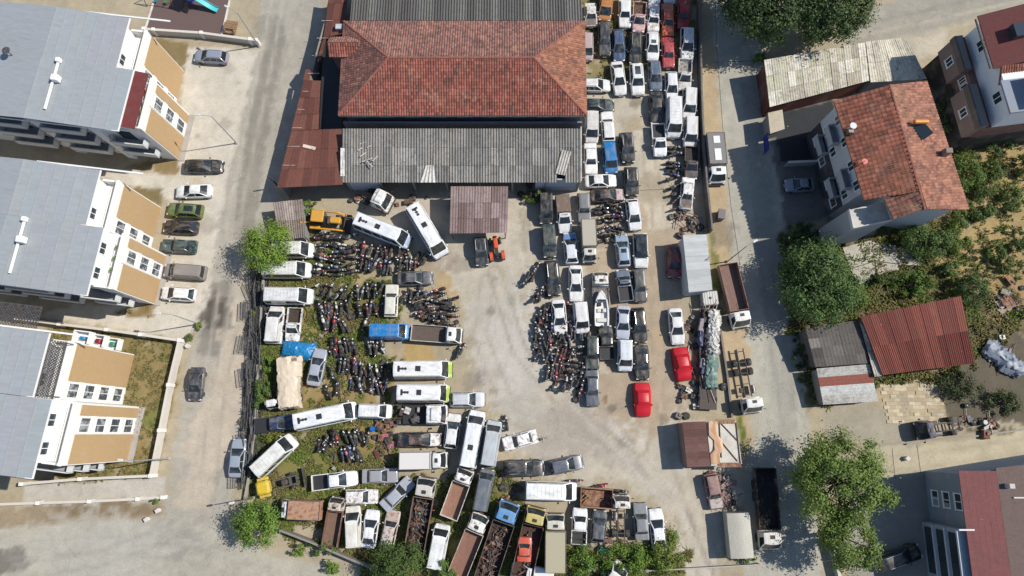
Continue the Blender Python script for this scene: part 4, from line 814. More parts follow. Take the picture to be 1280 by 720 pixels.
# ------------------------------------------------------------------ apartment blocks
def apartment(px, floors, label, red=False, lattice=False, seed=0):
    o = G(*px); t = thing('apartment_block', label, 'apartment block', (o.x, o.y, 0), R(-7), 'three apartment blocks in a row'); rr = random.Random(seed)
    WH = lin((232, 230, 226)); TAN = lin((200, 166, 122)); GRY = lin((168, 170, 172)); FH = 2.75; zp = floors * FH + .55
    D = -24.0; A0, A1, B0, B1 = 0.0, -6.0, -6.0, -12.3; xb = 2.1; zt = floors * FH
    MB().prism([(0, 0), (0, A1), (xb, A1), (xb, B1), (D, B1), (D, 0)], 0, zt).build('wall', 'clean_plaster', t, WH)
    # terrace parapets
    for (a, b_, x) in ((A0, A1, 0), (B0, B1, xb)):
        MB().box((x - .12, (a + b_) / 2, zt + .5), (.26, abs(b_ - a) - .02, 1.0)).build('parapet', 'clean_plaster', t, WH)
        MB().box((x - .12, (a + b_) / 2, zt + 1.03), (.36, abs(b_ - a) + .06, .06)).build('coping', 'clean_plaster', t, lin((240, 238, 234)))
        MB().tube([(x - .3, a - .1, zt + 1.25), (x - .3, b_ + .1, zt + 1.25)], .025).build('handrail', 'grey_metal', t)
    MB().box((-1.0, -.13, zt + .5), (1.8, .24, 1.0)).build('parapet', 'clean_plaster', t, WH)
    MB().box((xb - 1.1, B1 + .13, zt + .5), (1.8, .24, 1.0)).build('parapet', 'clean_plaster', t, WH)
    # tan cladding and window columns
    def clad(x, y0, y1): MB().box((x + .03, (y0 + y1) / 2, zt / 2 + .05), (.06, abs(y1 - y0), zt - .1)).build('cladding_panel', 'clean_plaster', t, TAN)
    clad(0, -.12, -4.0); clad(xb, -6.2, -7.3); clad(xb, -9.2, -12.2)
    for f in range(floors):
        z = f * FH + 1.55
        window(t, (0, -4.95, z), (0, -1, 0), (1, 0, 0), 1.5, 1.7, pane='curtain_pane')
        window(t, (xb, -8.25, z), (0, -1, 0), (1, 0, 0), 1.5, 1.7, pane='curtain_pane')
        MB().box((.02, -4.95, z + 1.38), (.16, 1.9, .72)).build('spandrel', 'clean_plaster', t, WH)
        MB().box((xb + .02, -8.25, z + 1.38), (.16, 1.9, .72)).build('spandrel', 'clean_plaster', t, WH)
    # attic storey
    sb = 1.9; za = zt + 2.6
    MB().prism([(-sb, -.3), (-sb, A1), (xb - sb, A1), (xb - sb, B1 + .1), (D + .2, B1 + .1), (D + .2, -.3)], zt, za - .1).build('attic_wall', 'clean_plaster', t, WH)
    window(t, (-sb, -4.2, zt + 1.3), (0, -1, 0), (1, 0, 0), 1.3, 1.2); 
    for y in (-8.0, -10.8): window(t, (xb - sb, y, zt + 1.3), (0, -1, 0), (1, 0, 0), 1.3, 1.2)
    # roof: two low gables
    RC = lin((176, 180, 184)); xr = -9.5
    for (ya, yb, xe, dz) in ((.45, A1 + .02, -sb + .55, 0.0), (A1 - .02, B1 - 1.3, xb - sb + .55, .12)):
        z0, z1 = za + dz, za + .75 + dz
        n = 7
        for i in range(n):
            xa, xb2 = lerp(xr, xe, i / n), lerp(xr, xe, (i + 1) / n) - .012; zA, zB = lerp(z1, z0, i / n), lerp(z1, z0, (i + 1) / n)
            MB().slab([(xa, yb, zA), (xb2, yb, zB), (xb2, ya, zB), (xa, ya, zA)], .10).build('roof_panel', 'roof_sheet', t, tuple(c * rr.uniform(.97, 1.03) for c in RC[:3]) + (1,))
            MB().slab([(xa - .03, yb, zA + .045), (xa + .03, yb, zA + .045), (xa + .03, ya, zA + .045), (xa - .03, ya, zA + .045)], .05).build('roof_seam', 'roof_sheet', t, RC)
        MB().slab([(D - .3, yb, z0), (xr - .012, yb, z1), (xr - .012, ya, z1), (D - .3, ya, z0)], .10).build('roof_panel', 'roof_sheet', t, RC)
        MB().box(((D + xe) / 2, yb + .02, za - .05 + dz), (xe - D, .08, .2)).build('fascia', 'clean_plaster', t, WH)
        MB().box((xe + .02, (ya + yb) / 2, z0 - .08), (.08, abs(ya - yb), .2)).build('fascia', 'clean_plaster', t, WH)
    MB().box((-7.4, -9.2, za + .92), (.2, 6.2, .2)).build('roof_duct', 'clean_plaster', t, lin((240, 240, 238)))
    MB().bbox((-7.4, -6.3, za + 1.0), (.5, .5, .5), .05).bbox((-7.0, -8.6, za + 1.15), (.8, .7, .7), .06).build('chimney', 'clean_plaster', t, lin((238, 238, 234)))
    MB().tube([(-13.0, -6.2, za + .5), (-13.0, -6.2, za + 1.5)], .06).lathe([(.05, 0), (.4, .12), (.46, .2)], (-13, -6.2, za + 1.5), 'Z', 16).build('satellite_dish', 'grey_metal', t)
    MB().box((-2.6, .62, za - .02), (12, .18, .14)).build('gutter', 'clean_plaster', t, WH)
    if red:
        MB().slab([(xb - sb + .3, B1 - .6, za - .02), (xb + .1, B1 - .6, za - .45), (xb + .1, A1, za - .45), (xb - sb + .3, A1, za - .02)], .06).build('red_canopy', 'red_sheet', t, lin((116, 52, 54)))
        for y in (A1 - .5, B1 + .3): MB().tube([(xb - .45, y, zt), (xb - .45, y, za - .6)], .04).build('canopy_post', 'grey_metal', t)
    if lattice:
        def mesh_panel(x0_, x1_, y0_, y1_, z):
            b = MB(); w, h = x1_ - x0_, y1_ - y0_; st_ = .30
            n = int((w + h) / st_) + 1
            for q in range(n):
                o1 = q * st_
                for sgn in (0, 1):
                    a0 = Vector((min(o1, w), max(0, o1 - w))); a1 = Vector((max(0, o1 - h), min(o1, h)))
                    if sgn: a0.x, a1.x = w - a0.x, w - a1.x
                    b.tube([(x0_ + a0.x, y0_ + a0.y, z + sgn * .04), (x0_ + a1.x, y0_ + a1.y, z + sgn * .04)], .042, 4)
            b.tube([(x0_, y0_, z), (x1_, y0_, z), (x1_, y1_, z), (x0_, y1_, z), (x0_, y0_, z)], .06, 4)
            b.build('lattice', 'grey_metal', t)
        mesh_panel(-sb + .65, .35, -5.8, -.2, za - .25); mesh_panel(-11.5, -3.0, .75, 3.0, za - .3)
        for x in (-.3, .3):
            for y in (-.3, -5.7): MB().tube([(x, y, zt + 1), (x, y, za - .3)], .05).build('lattice_post', 'grey_metal', t)
        for k_ in range(1, 4):
            z = k_ * FH; MB().box((-1.0, .75, z), (1.8, 1.3, .16)).build('balcony_slab', 'clean_plaster', t, WH)
            MB().box((-1.0, 1.36, z + .5), (1.8, .12, .85)).box((-.16, .68, z + .5), (.12, 1.22, .85)).box((-1.84, .68, z + .5), (.12, 1.22, .85)).build('balcony_parapet', 'clean_plaster', t, WH)
            MB().bbox((-1.0, .7, z + .4), (.6, .5, .6), .08).build('balcony_chair', 'satin', t, lin(((60, 150, 120), (150, 40, 60), (40, 140, 190))[k_ - 1]))
    # south balconies, floor by floor
    for f in range(floors + 1):
        z = f * FH
        for bi, (xa, xb2) in enumerate(((-2.9, 1.2), (-9.5, -4.6), (-16.5, -11.5))):
            if f == floors and bi == 0: continue
            d = 1.3 if bi else 1.0; yc = B1 - d / 2; cx = (xa + xb2) / 2; w = xb2 - xa
            if f: MB().box((cx, yc, z), (w, d, .18)).build('balcony_slab', 'clean_plaster', t, GRY)
            if f:
                o2 = MB().box((cx, B1 - d + .06, z + .55), (w, .12, .9)).box((xa + .06, yc, z + .55), (.12, d - .14, .9)).box((xb2 - .06, yc, z + .55), (.12, d - .14, .9)).build('balcony_parapet', 'clean_plaster', t, lin((214, 214, 212)))
            MB().box((cx, B1 - .03, z + 1.25), (w * .42, .08, 2.1)).build('balcony_door', 'pane', t)
    for (x0_, x1_) in ((-4.3, -3.2), (-11.2, -9.8)): MB().box(((x0_ + x1_) / 2, B1 - .25, (zt + 1) / 2), (x1_ - x0_, .5, zt + 1)).build('wall_fin', 'clean_plaster', t, lin((236, 236, 236)))
    MB().box((xb + .35, -9.2, .05), (.7, 6.4, .10)).build('plinth', 'concrete', t, lin((186, 180, 172)))
    if not lattice:
        for q in range(3): MB().bbox((xb - .7, -7.5 - q * 1.3, zt + .35), (.5, .4, .7), .1).build('terrace_chair', 'satin', t, lin(rr.choice(((200, 40, 50), (120, 170, 60), (220, 220, 220)))))
apartment((230, 89), 3, 'apartment block with a dark red canopy strip, uppermost', red=True, seed=1)
apartment((201, 259), 3, 'apartment block with an open east terrace, middle of the three', seed=2)
apartment((168, 443), 4, 'apartment block with dark lattice pergola, lowest of the three', lattice=True, seed=3)

# ------------------------------------------------------------------ east houses
def frame_at(A, B):
    d = (B - A); d.z = 0; e = d.normalized(); return e, Vector((-e.y, e.x, 0)) * -1
def house_a():
    NW, SW = Vector((37.9, 37.4, 0)), Vector((39.6, 26.6, 0)); NE, SE = Vector((47.0, 39.2, 0)), Vector((49.6, 24.6, 0))
    c = Vector((43.6, 32.3, 0)); t = thing('tiled_house', 'three storey house with an orange tiled gable roof and roof tank', 'house', (43.6, 32.3, 0))
    a, b, c2, d = NW - c, SW - c, SE - c, NE - c; PL = lin((206, 206, 208)); H_ = 10.0
    MB().prism([a, d, c2, b], 0, H_ - .35).build('wall', 'plaster', t, PL)
    e = (b - a).normalized(); n = Vector((e.y, -e.x, 0))
    if n.x > 0: n = -n
    MB().prism([a + n * .06 + e * .02, b + n * .06 - e * .02, b - n * .5, a - n * .5], 0, 4.1).build('ground_floor_shade', 'plaster', t, lin((74, 72, 74)))  # dark skin on the lower storey, deep shade put into its colour
    for f in range(3):
        for u in (1.6, 4.4, 7.4, 9.8): window(t, a + e * u + Vector((0, 0, 2.3 + f * 2.9)), e, n, 1.1, 1.3)
        if f:
            for u in (3.0, 8.6):
                p = a + e * u + n * .55; M = Matrix((e, n, Vector((0, 0, 1)))).transposed().to_4x4(); M.translation = p + Vector((0, 0, .8 + f * 2.9))
                q = MB().box((0, 0, 0), (2.4, 1.1, .16)).box((0, .5, .5), (2.4, .1, .85)).box((1.15, 0, .5), (.1, .9, .85)).box((-1.15, 0, .5), (.1, .9, .85)); q.v = [tuple(M @ Vector(v)) for v in q.v]; q.build('balcony', 'plaster', t, lin((184, 186, 188)))
    P = lambda x, y, z: G(x, y, z) - c
    rN, rS = P(1112, 106, 11.8), P(1156, 262, 11.8)
    W0, W1 = P(1042, 126, 10.1), P(1080, 250, 10.1); E0, E1 = P(1158, 101, 10.1), P(1211, 262, 10.1)
    Wm = P(1105, 249, 10.8); Wm2 = P(1117, 274, 10.6)
    rm = lerp(rN, rS, .86)
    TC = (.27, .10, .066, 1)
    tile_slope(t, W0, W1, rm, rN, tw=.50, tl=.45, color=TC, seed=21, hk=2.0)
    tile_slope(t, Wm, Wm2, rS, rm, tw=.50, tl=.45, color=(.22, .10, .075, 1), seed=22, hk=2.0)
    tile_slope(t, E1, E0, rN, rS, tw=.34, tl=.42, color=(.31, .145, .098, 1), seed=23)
    ridge_caps(t, rN, rS)
    # gable ends
    MB().add([a + Vector((0, 0, H_ - .4)), d + Vector((0, 0, H_ - .4)), rN - Vector((0, 0, .25)) + Vector((0, -.5, 0))], [(0, 1, 2)]).build('gable', 'plaster', t, PL)
    MB().add([b + Vector((0, 0, H_ - .4)), c2 + Vector((0, 0, H_ - .4)), rS - Vector((0, 0, .25)) + Vector((0, .4, 0))], [(0, 1, 2)]).build('gable', 'plaster', t, PL)
    # terrace at the south-west corner
    T = [P(1059, 263, 8.4), P(1064, 287, 8.4), P(1114, 276, 8.4), P(1106, 252, 8.4)]
    MB().prism(T, 0, 8.3).build('terrace_block', 'plaster', t, lin((170, 172, 176)))
    MB().slab([p + Vector((0, 0, .02)) for p in T], .1).build('terrace_floor', 'concrete', t, lin((206, 202, 192)))
    for i in range(3):
        p, q = T[i], T[i + 1]; dd = (q - p).normalized(); nn = Vector((-dd.y, dd.x, 0)) * .08
        MB().prism([p, q, q + nn, p + nn], 8.4, 8.9).build('terrace_parapet', 'plaster', t, PL)
    # roof furniture
    pt = P(1147, 160, 11.3); M = Matrix.Rotation(R(-55), 4, 'Z')
    MB().box(pt + Vector((.3, -.4, .35)), (1.9, 1.2, .08), M=M @ Matrix.Rotation(.5, 4, 'X')).build('solar_panel', 'pane', t)
    MB().lathe([(.2, -.8), (.26, -.7), (.26, .7), (.2, .8)], pt + Vector((0, .4, .75)), 'X', 12).build('solar_tank', 'satin', t, lin((232, 150, 50)))
    MB().tube([pt + Vector((-.6, .4, -.3)), pt + Vector((-.6, .4, .7))], .04).tube([pt + Vector((.6, .4, -.3)), pt + Vector((.6, .4, .7))], .04).build('tank_stand', 'grey_metal', t)
    p2 = P(1180, 192, 10.6); MB().bbox(p2 + Vector((0, 0, .4)), (.8, .6, 1.2), .06).build('chimney', 'plaster', t, lin((150, 130, 120)))
    p3 = P(1158, 205, 11.3); MB().slab([p3 + Vector(v) for v in ((-1.1, -1.2, .18), (1.2, -1.2, -.22), (1.0, 1.1, -.22), (-1.3, 1.1, .18))], .1).build('tile_patch', 'tile', t, (.24, .10, .075, 1))
    p4 = P(1062, 165, 10.6); MB().bbox(p4 + Vector((0, 0, .15)), (.7, .6, .5), .08).build('air_unit', 'grey_metal', t); MB().lathe([(.1, 0), (.38, .1)], p4 + Vector((.2, .5, .5)), 'Z', 14).build('satellite_dish', 'clean_plaster', t, lin((220, 220, 220)))
    p5 = P(1076, 205, 10.6); MB().lathe([(.1, 0), (.32, .1)], p5 + Vector((.2, .1, .45)), 'Z', 14).build('satellite_dish', 'satin', t, lin((226, 110, 112))); MB().tube([p5, p5 + Vector((0, 0, .9))], .04).build('aerial_mast', 'dark_metal', t)
house_a()
P_ = [G(*q) for q in ((963, 167, 2.6), (981, 161, 2.6), (978, 137, 2.6), (960, 141, 2.6))]; c_ = sum(P_, Vector()) / 4; c_.z = 0
t = thing('gate_house', 'small flat concrete roof with a blue banner beside the dark court', 'gatehouse', (c_.x, c_.y, 0)); P_ = [q - c_ for q in P_]
MB().slab(P_, .15).build('flat_roof', 'concrete', t, lin((204, 190, 166)))
MB().prism([Vector((q.x * .9, q.y * .9, 0)) for q in P_], 0, 2.42).build('wall', 'plaster', t, lin((150, 146, 142)))
MB().box((-1.0, -2.4, 1.3), (.08, 2.2, 1.5)).build('banner', 'fabric', t, lin((40, 60, 150)))
for y in (-1.4, -3.4): MB().tube([(-1.0, y, 0), (-1.0, y, 2.1)], .05).build('banner_post', 'grey_metal', t)
def house_b():
    A, B = G(1180, 62, 4.8), G(1212, 172, 4.8); A.z = B.z = 0; e = (B - A).normalized(); n = Vector((e.y, -e.x, 0))
    if n.x > 0: n = -n
    c = (A + B) / 2; c.z = 0; t = thing('corner_house', 'tall brown and white house with red roofs at the upper right', 'house', (c.x, c.y, 0)); A, B = A - c, B - c; Ln = (B - A).length; H_ = 6.2; D = 16; BZ = 4.8
    base = t; t = bpy.data.objects.new('upper_floors', None); COL.objects.link(t); t.parent = base; t.location = (0, 0, BZ)
    MB().prism([A, B, B - n * D, A - n * D], 0, BZ + .0).build('basement_wall', 'plaster', base, lin((50, 46, 46)))  # coloured near black so the wall foot sinks into deep shade
    BR, WHc = lin((132, 92, 88)), lin((226, 228, 232))
    MB().prism([A, B, B - n * D, A - n * D], 0, 2.6).build('lower_wall', 'plaster', t, BR)
    Ai, Bi = A - n * .9, B - n * .9
    MB().prism([Ai, Bi, Bi - n * (D - 1), Ai - n * (D - 1)], 2.6, H_).build('upper_wall', 'plaster', t, WHc)
    for u0, u1, z1, p_ in ((.3, 4.6, .6, .9), (6.6, Ln - .1, .6, 1.0)):
        MB().prism([A + e * u0, A + e * u1, A + e * u1 + n * p_, A + e * u0 + n * p_], 0, z1 + 2.0).build('bay', 'plaster', t, lin((150, 126, 118)))
        window(t, A + e * (u0 + u1) / 2 + n * p_ + Vector((0, 0, 1.5)), e, n, 1.0, 1.2)
        MB().prism([A + e * (u0 - .1) , A + e * (u1 + .1), A + e * (u1 + .1) + n * (p_ + .12), A + e * (u0 - .1) + n * (p_ + .12)], z1 + 2.0, z1 + 2.9).build('balcony_wall', 'plaster', t, lin((112, 100, 92)))
        MB().prism([A + e * u0 + n * .1, A + e * u1 + n * .1, A + e * u1 + n * (p_ - .1), A + e * u0 + n * (p_ - .1)], z1 + 2.9, z1 + 2.92).build('balcony_floor', 'concrete', t, lin((140, 136, 130)))
        window(t, A + e * (u0 + u1) / 2 - n * .9 + Vector((0, 0, 4.7)), e, n, 1.3, 1.3)
    for u in (5.1, 6.0): window(t, A + e * u + Vector((0, 0, 1.5)), e, n, .7, 1.2)
    # roofs
    a, b = Ai + n * .6 - e * .6, Ai + n * .6 + e * 6.2; zz = Vector((0, 0, 1))
    MB().slab([b + zz * (H_ - .1), b - n * 5 + zz * (H_ + 1.5), a - n * 5 + zz * (H_ + 1.5), a + zz * (H_ - .1)][::-1], .12).build('red_roof', 'red_sheet', t, lin((122, 68, 66)))
    tile_slope(t, a - n * 12 + zz * (H_ - .2), b - n * 12 + zz * (H_ - .2), b - n * 5 + zz * (H_ + 1.5), a - n * 5 + zz * (H_ + 1.5), color=(.25, .09, .065, 1), seed=31)
    w = MB().box(Ai + e * 2.6 - n * 3.0 + zz * (H_ + .9), (1.6, 2.6, 1.4), math.atan2(e.y, e.x)).build('roof_dormer', 'pane', t)
    tile_slope(t, b + e * 1.8 - n * .5 + zz * (H_ - .7), b + e * 1.8 - n * 8 + zz * (H_ - .7), b - n * 8 + zz * (H_ + .4), b - n * .5 + zz * (H_ + .4), color=(.25, .095, .065, 1), seed=32)
    MB().prism([Bi - e * 4 + n * .5, Bi + n * .5, Bi - n * 10, Bi - e * 4 - n * 10], H_, H_ + .25).build('terrace_slab', 'concrete', t, lin((150, 158, 172)))
    MB().prism([Bi - e * 3.9 - n * 2.6, Bi - e * .3 - n * 2.6, Bi - e * .3 - n * 9, Bi - e * 3.9 - n * 9], H_ + .25, H_ + 2.6).build('attic', 'plaster', t, lin((190, 200, 216)))
    MB().tube([Ai + n * .8 - e * .3 + zz * (H_ - .3), Ai + n * .8 + e * 6 + zz * (H_ - .3)], .12, 8).build('gutter', 'grey_metal', t)
house_b()
def house_c():
    A, B = Vector((47.9, -4.3, 0)), Vector((47.7, -9.7, 0)); C_, D_ = Vector((47.0, -9.9, 0)), Vector((47.4, -22, 0))
    c = Vector((52, -10, 0)); t = thing('blue_grey_house', 'blue grey rendered house with red metal roof at the lower right', 'house', (52, -10, 0)); BL = lin((140, 154, 168)); H_ = 7.2
    q = [Vector(v) - c for v in ((47.9, -4.3, 0), (66, -1.5, 0), (66, -24, 0), (47.5, -24, 0))]
    MB().prism(q, 0, H_).build('wall', 'plaster', t, BL)
    MB().prism([Vector(v) - c for v in ((46.9, -9.9, 0), (47.75, -9.9, 0), (47.65, -16, 0), (46.9, -16, 0))], 0, H_ - .5).build('bay', 'plaster', t, lin((168, 178, 188)))
    for i in range(3):
        window(t, Vector((47.88 - .01 * i, -7.2, 1.6 + i * 2.05)) - c, (0, -1, 0), (-1, 0, 0), 1.7, 1.1)
    for i in range(3):
        MB().box(Vector((46.86, -12.8, 1.25 + i * 2.15)) - c, (.10, 4.9, 1.5)).build('window_band', 'pane', t)
        MB().box(Vector((46.80, -12.8, 2.2 + i * 2.15)) - c, (.28, 5.6, .24)).build('band_ledge', 'plaster', t, lin((196, 204, 212)))
    z = Vector((0, 0, 1))
    for i in range(6):
        x0, x1 = 47.3 + i * .62, 47.3 + (i + 1) * .62 - .01; zz0, zz1 = H_ + .05 + i * .06, H_ + .05 + (i + 1) * .06
        MB().slab([Vector((x0, -24, zz0)) - c, Vector((x1, -24, zz1)) - c, Vector((x1, -3.9, zz1)) - c, Vector((x0, -3.9, zz0)) - c], .08).build('roof_sheet', 'red_sheet', t, lin((136, 82, 80)))
    MB().slab([Vector((51.02, -24, H_ + .42)) - c, Vector((66, -24, H_ + .1)) - c, Vector((66, -2.0, H_ + .1)) - c, Vector((51.02, -3.6, H_ + .42)) - c], .1).build('roof_sheet', 'red_sheet', t, lin((112, 94, 88)))
    MB().bbox(Vector((52.0, -5.4, H_ + .75)) - c, (.6, .5, .8), .04).build('chimney', 'plaster', t, lin((204, 196, 192)))
    MB().box(Vector((53.2, -6.6, H_ + .5)) - c, (1.6, .14, .12)).build('roof_rail', 'clean_plaster', t, lin((214, 206, 204)))
    MB().box(Vector((47.3, -9.85, H_ + .08)) - c, (1.6, .16, .14)).build('coping', 'clean_plaster', t, lin((220, 220, 220)))
house_c()

# ------------------------------------------------------------------ walls, fences, posts
def wall_run(name, label, pts, h, th, colr, pillars=True, cap=True, cat='wall', matn='plaster'):
    P = PX(*pts); c = P[0].copy(); t = thing(name, label, cat, (c.x, c.y, 0)); P = [p - c for p in P]
    for a, b in zip(P, P[1:]):
        d = (b - a).normalized(); n = Vector((-d.y, d.x, 0)) * th / 2; e = d * .005
        MB().prism([a + n + e, b + n - e, b - n - e, a - n + e], 0, h).build('wall_panel', matn, t, lin(colr))
        if cap: n2 = n * 1.35; MB().prism([a + n2 + e * 2, b + n2 - e * 2, b - n2 - e * 2, a - n2 + e * 2], h, h + .07).build('coping', 'clean_plaster', t, lin((214, 206, 194)))
    if pillars:
        for p in P: MB().bbox((p.x, p.y, (h + .2) / 2), (th + .2, th + .2, h + .2), .03).build('pillar', 'clean_plaster', t, lin((232, 226, 218)))
    return t
wall_run('garden_wall', 'white wall round the garden of the lowest apartment block', [(30, 400), (82, 407), (140, 414), (182, 420), (230, 427), (217, 482), (206, 538), (195, 594), (108, 598), (36, 604)], 1.25, .22, (214, 206, 196))
wall_run('garden_wall', 'low cream wall between the driveway and the southern bank', [(-5, 630), (52, 628), (116, 626), (176, 623), (207, 621)], .7, .22, (224, 214, 200))
wall_run('playground_wall', 'white wall with pillars below the playground', [(185, 42), (197, 43), (256, 47), (316, 55), (324, 56)], 1.1, .24, (206, 200, 192))
wall_run('yard_wall', 'low pale wall along the west edge of the yard', [(331, 345), (328, 400), (325, 440), (321, 520), (314, 590), (306, 634)], .55, .28, (176, 168, 154), pillars=False, cap=False, matn='concrete')
wall_run('yard_wall', 'pale wall along the south edge of the yard', [(354, 661), (393, 676), (430, 692), (461, 705), (500, 724)], 1.3, .22, (150, 144, 134), pillars=False, cap=False, matn='concrete')
wall_run('yard_wall', 'grey wall between the yard and the east street', [(871.5, -12), (872, 60), (873, 120), (876, 190), (880, 240), (886, 292)], 1.7, .22, (120, 112, 104), pillars=False, cap=False, matn='concrete')
wall_run('yard_wall', 'lower wall along the street beside the sheeted trailer', [(893, 372), (899, 410), (908, 470), (914, 522)], .45, .22, (130, 124, 114), pillars=False, cap=False, matn='concrete')
wall_run('lane_kerb', 'raised kerb along the lane beside the dark blue truck', [(1095, 556), (1150, 552), (1220, 545), (1285, 536)], .22, .18, (170, 162, 150), pillars=False, cap=False, cat='kerb', matn='concrete')
wall_run('house_wall', 'grey wall before the forecourt of the tiled house', [(980, 208), (1028, 206)], 1.4, .2, (170, 170, 172), pillars=False)
wall_run('court_wall', 'low wall beside the big tree by the lower right house', [(1033, 672), (1040, 700), (1046, 724)], 1.0, .25, (196, 190, 180), pillars=False)
def barrier(px, py, ang, tilt, label, z=.06):
    p = G(px, py); t = thing('crowd_barrier', label, 'barrier', (p.x, p.y, z), 0, 'steel barriers dumped along the west fence'); t.rotation_euler = (R(tilt), 0, R(ang))
    if not BARMESH:
        BARMESH.append(MB().tube([(-1.05, 0, .0), (-1.05, 0, 1.15), (1.05, 0, 1.15), (1.05, 0, .0)], .05, 5).tube([(-1.05, 0, .2), (1.05, 0, .2)], .045, 5).tube([(-1.05, 0, .66), (1.05, 0, .66)], .04, 5).mesh('frame', 'dark_steel'))
        b = MB()
        for i in range(13): b.tube([(-.9 + i * .15, 0, .2), (-.9 + i * .15, 0, 1.15)], .028, 4)
        BARMESH.append(b.mesh('bars', 'dark_steel')); BARMESH.append(MB().bbox((-.8, 0, .03), (.08, .5, .06), .01).bbox((.8, 0, .03), (.08, .5, .06), .01).mesh('foot', 'dark_steel'))
    for nm, me in zip(('frame', 'bars', 'foot'), BARMESH): put(nm, me, t)
BARMESH = []; rr = random.Random(13)
TENS = ['', '', 'twenty', 'thirty', 'forty', 'fifty', 'sixty', 'seventy', 'eighty', 'ninety']; ONES = ['', 'first', 'second', 'third', 'fourth', 'fifth', 'sixth', 'seventh', 'eighth', 'ninth', 'tenth', 'eleventh', 'twelfth', 'thirteenth', 'fourteenth', 'fifteenth', 'sixteenth', 'seventeenth', 'eighteenth', 'nineteenth']
def nth(k): return ONES[k] if k < 20 else (TENS[k // 10][:-1] + 'ieth' if k % 10 == 0 else TENS[k // 10] + '-' + ONES[k % 10])
BN = 96
for i in range(BN):
    u = i / (BN - 1); py = 350 + u * 250; px = 325 - u * 15 - (i % 4) * 4.2 + rr.uniform(-2, 2) + 2
    barrier(px, py, 93 + rr.uniform(-10, 10) + (30 if i % 11 == 5 else 0), rr.choice((40, 55, 68, 76, 30, -60)), f'dark steel barrier, {nth(i + 1)} from the top along the west fence', .05 + (i % 4) * .05)
def lamp_post(base, h, ang, label, arm=1.3, colr=(170, 172, 174)):
    p = G(*base); t = thing('lamp_post', label, 'lamp post', (p.x, p.y, 0), R(ang))
    MB().tube([(0, 0, 0), (0, 0, h * .5), (0, 0, h)], .085, 8, .05).build('pole', 'satin', t, lin(colr))
    MB().tube([(0, 0, h - .05), (arm * .5, 0, h + .12), (arm, 0, h + .15)], .035, 6).build('arm', 'satin', t, lin(colr))
    MB().bbox((arm + .25, 0, h + .15), (.6, .24, .12), .04).build('lamp_head', 'satin', t, lin((214, 214, 212)))
    MB().bbox((0, 0, .15), (.3, .3, .3), .03).build('foot', 'concrete', t, lin((190, 186, 178)))
lamp_post((296, 179), 7.6, 175, 'tall lamp post beside the car park and the side street')
lamp_post((249, 405), 6.6, 175, 'lamp post at the lower corner of the car park')
lamp_post((212, 573), 7.4, 176, 'lamp post outside the garden wall of the lowest block')
lamp_post((324, 58), 7.4, 150, 'lamp post at the corner of the playground wall')
lamp_post((909, 327), 7.3, 30, 'lamp post on the verge beside the rusty bedded truck', arm=.8)
lamp_post((318, 622), 5.0, 190, 'utility post at the fence corner beside the small tree', arm=.3, colr=(150, 140, 128))
lamp_post((1000, 46), 7.5, 80, 'lamp post in front of the dark trees at the top', arm=.8)
# gate boom at the yard entrance
p = G(858, 711, 1.0); t = thing('gate_boom', 'long pale gate boom across the yard entrance at the bottom', 'gate', (p.x, p.y, 0), R(3))
MB().tube([(-4.5, 0, 1.0), (8.2, 0, 1.0)], .07, 8).build('boom', 'satin', t, lin((196, 188, 178))); MB().bbox((-4.4, 0, .55), (.35, .35, 1.1), .04).build('post', 'satin', t, lin((150, 146, 140))); MB().box((8.2, 0, .5), (.12, .12, 1.0)).build('rest_post', 'dark_metal', t); MB().bbox((-4.9, 0, 1.0), (.6, .3, .3), .04).build('counterweight', 'dark_metal', t)
# tank cage below the cabin
p = G(884, 375); t = thing('water_tank', 'caged white plastic tank below the grey cabin', 'tank', (p.x, p.y, 0), R(4))
MB().bbox((0, 0, .75), (1.9, 1.7, 1.15), .12).build('tank', 'tarp', t, lin((206, 204, 196))); MB().box((0, 0, .08), (2.0, 1.8, .14)).build('pallet', 'wood', t)
b = MB()
for i in range(7): b.tube([(-.95 + i * .316, -.87, .1), (-.95 + i * .316, -.87, 1.36), (-.95 + i * .316, .87, 1.36), (-.95 + i * .316, .87, .1)], .014, 4)
for z in (.5, .95): b.tube([(-.97, -.88, z), (.97, -.88, z), (.97, .88, z), (-.97, .88, z), (-.97, -.88, z)], .014, 4)
b.build('cage', 'grey_metal', t); MB().lathe([(.16, 0), (.16, .06)], (0, 0, 1.32), 'Z', 12).build('lid', 'black_plastic', t)
p = G(899, 271); t = thing('waste_bin', 'dark grey waste container standing on the street verge', 'bin', (p.x, p.y, 0), R(80))
MB().bbox((0, 0, .62), (1.2, .8, 1.0), .08).build('bin_body', 'satin', t, lin((96, 92, 94))); MB().bbox((0, .03, 1.18), (1.26, .9, .1), .04).build('lid', 'satin', t, lin((120, 112, 116)))
for x in (-.5, .5):
    for y in (-.32, .32): MB().lathe([(.08, -.04), (.08, .04)], (x, y, .08), 'Y', 8).build('caster', 'tyre', t)
for px, py, lab in ((185, 649, 'pale concrete block on the southern bank'), (199, 638, 'small white block at the driveway corner'), (236, 433, 'white electric box beside the garden wall corner'), (1132, 573, 'blue white gas bottle standing on the lane')):
    p = G(px, py); t = thing('utility_box', lab, 'box', (p.x, p.y, 0), RND.uniform(0, 1)); MB().bbox((0, 0, .25), (.42, .4, .5), .05).build('casing', 'clean_plaster', t, lin((226, 224, 218))); MB().bbox((0, 0, .52), (.46, .44, .05), .02).build('lid', 'clean_plaster', t, lin((212, 208, 200)))
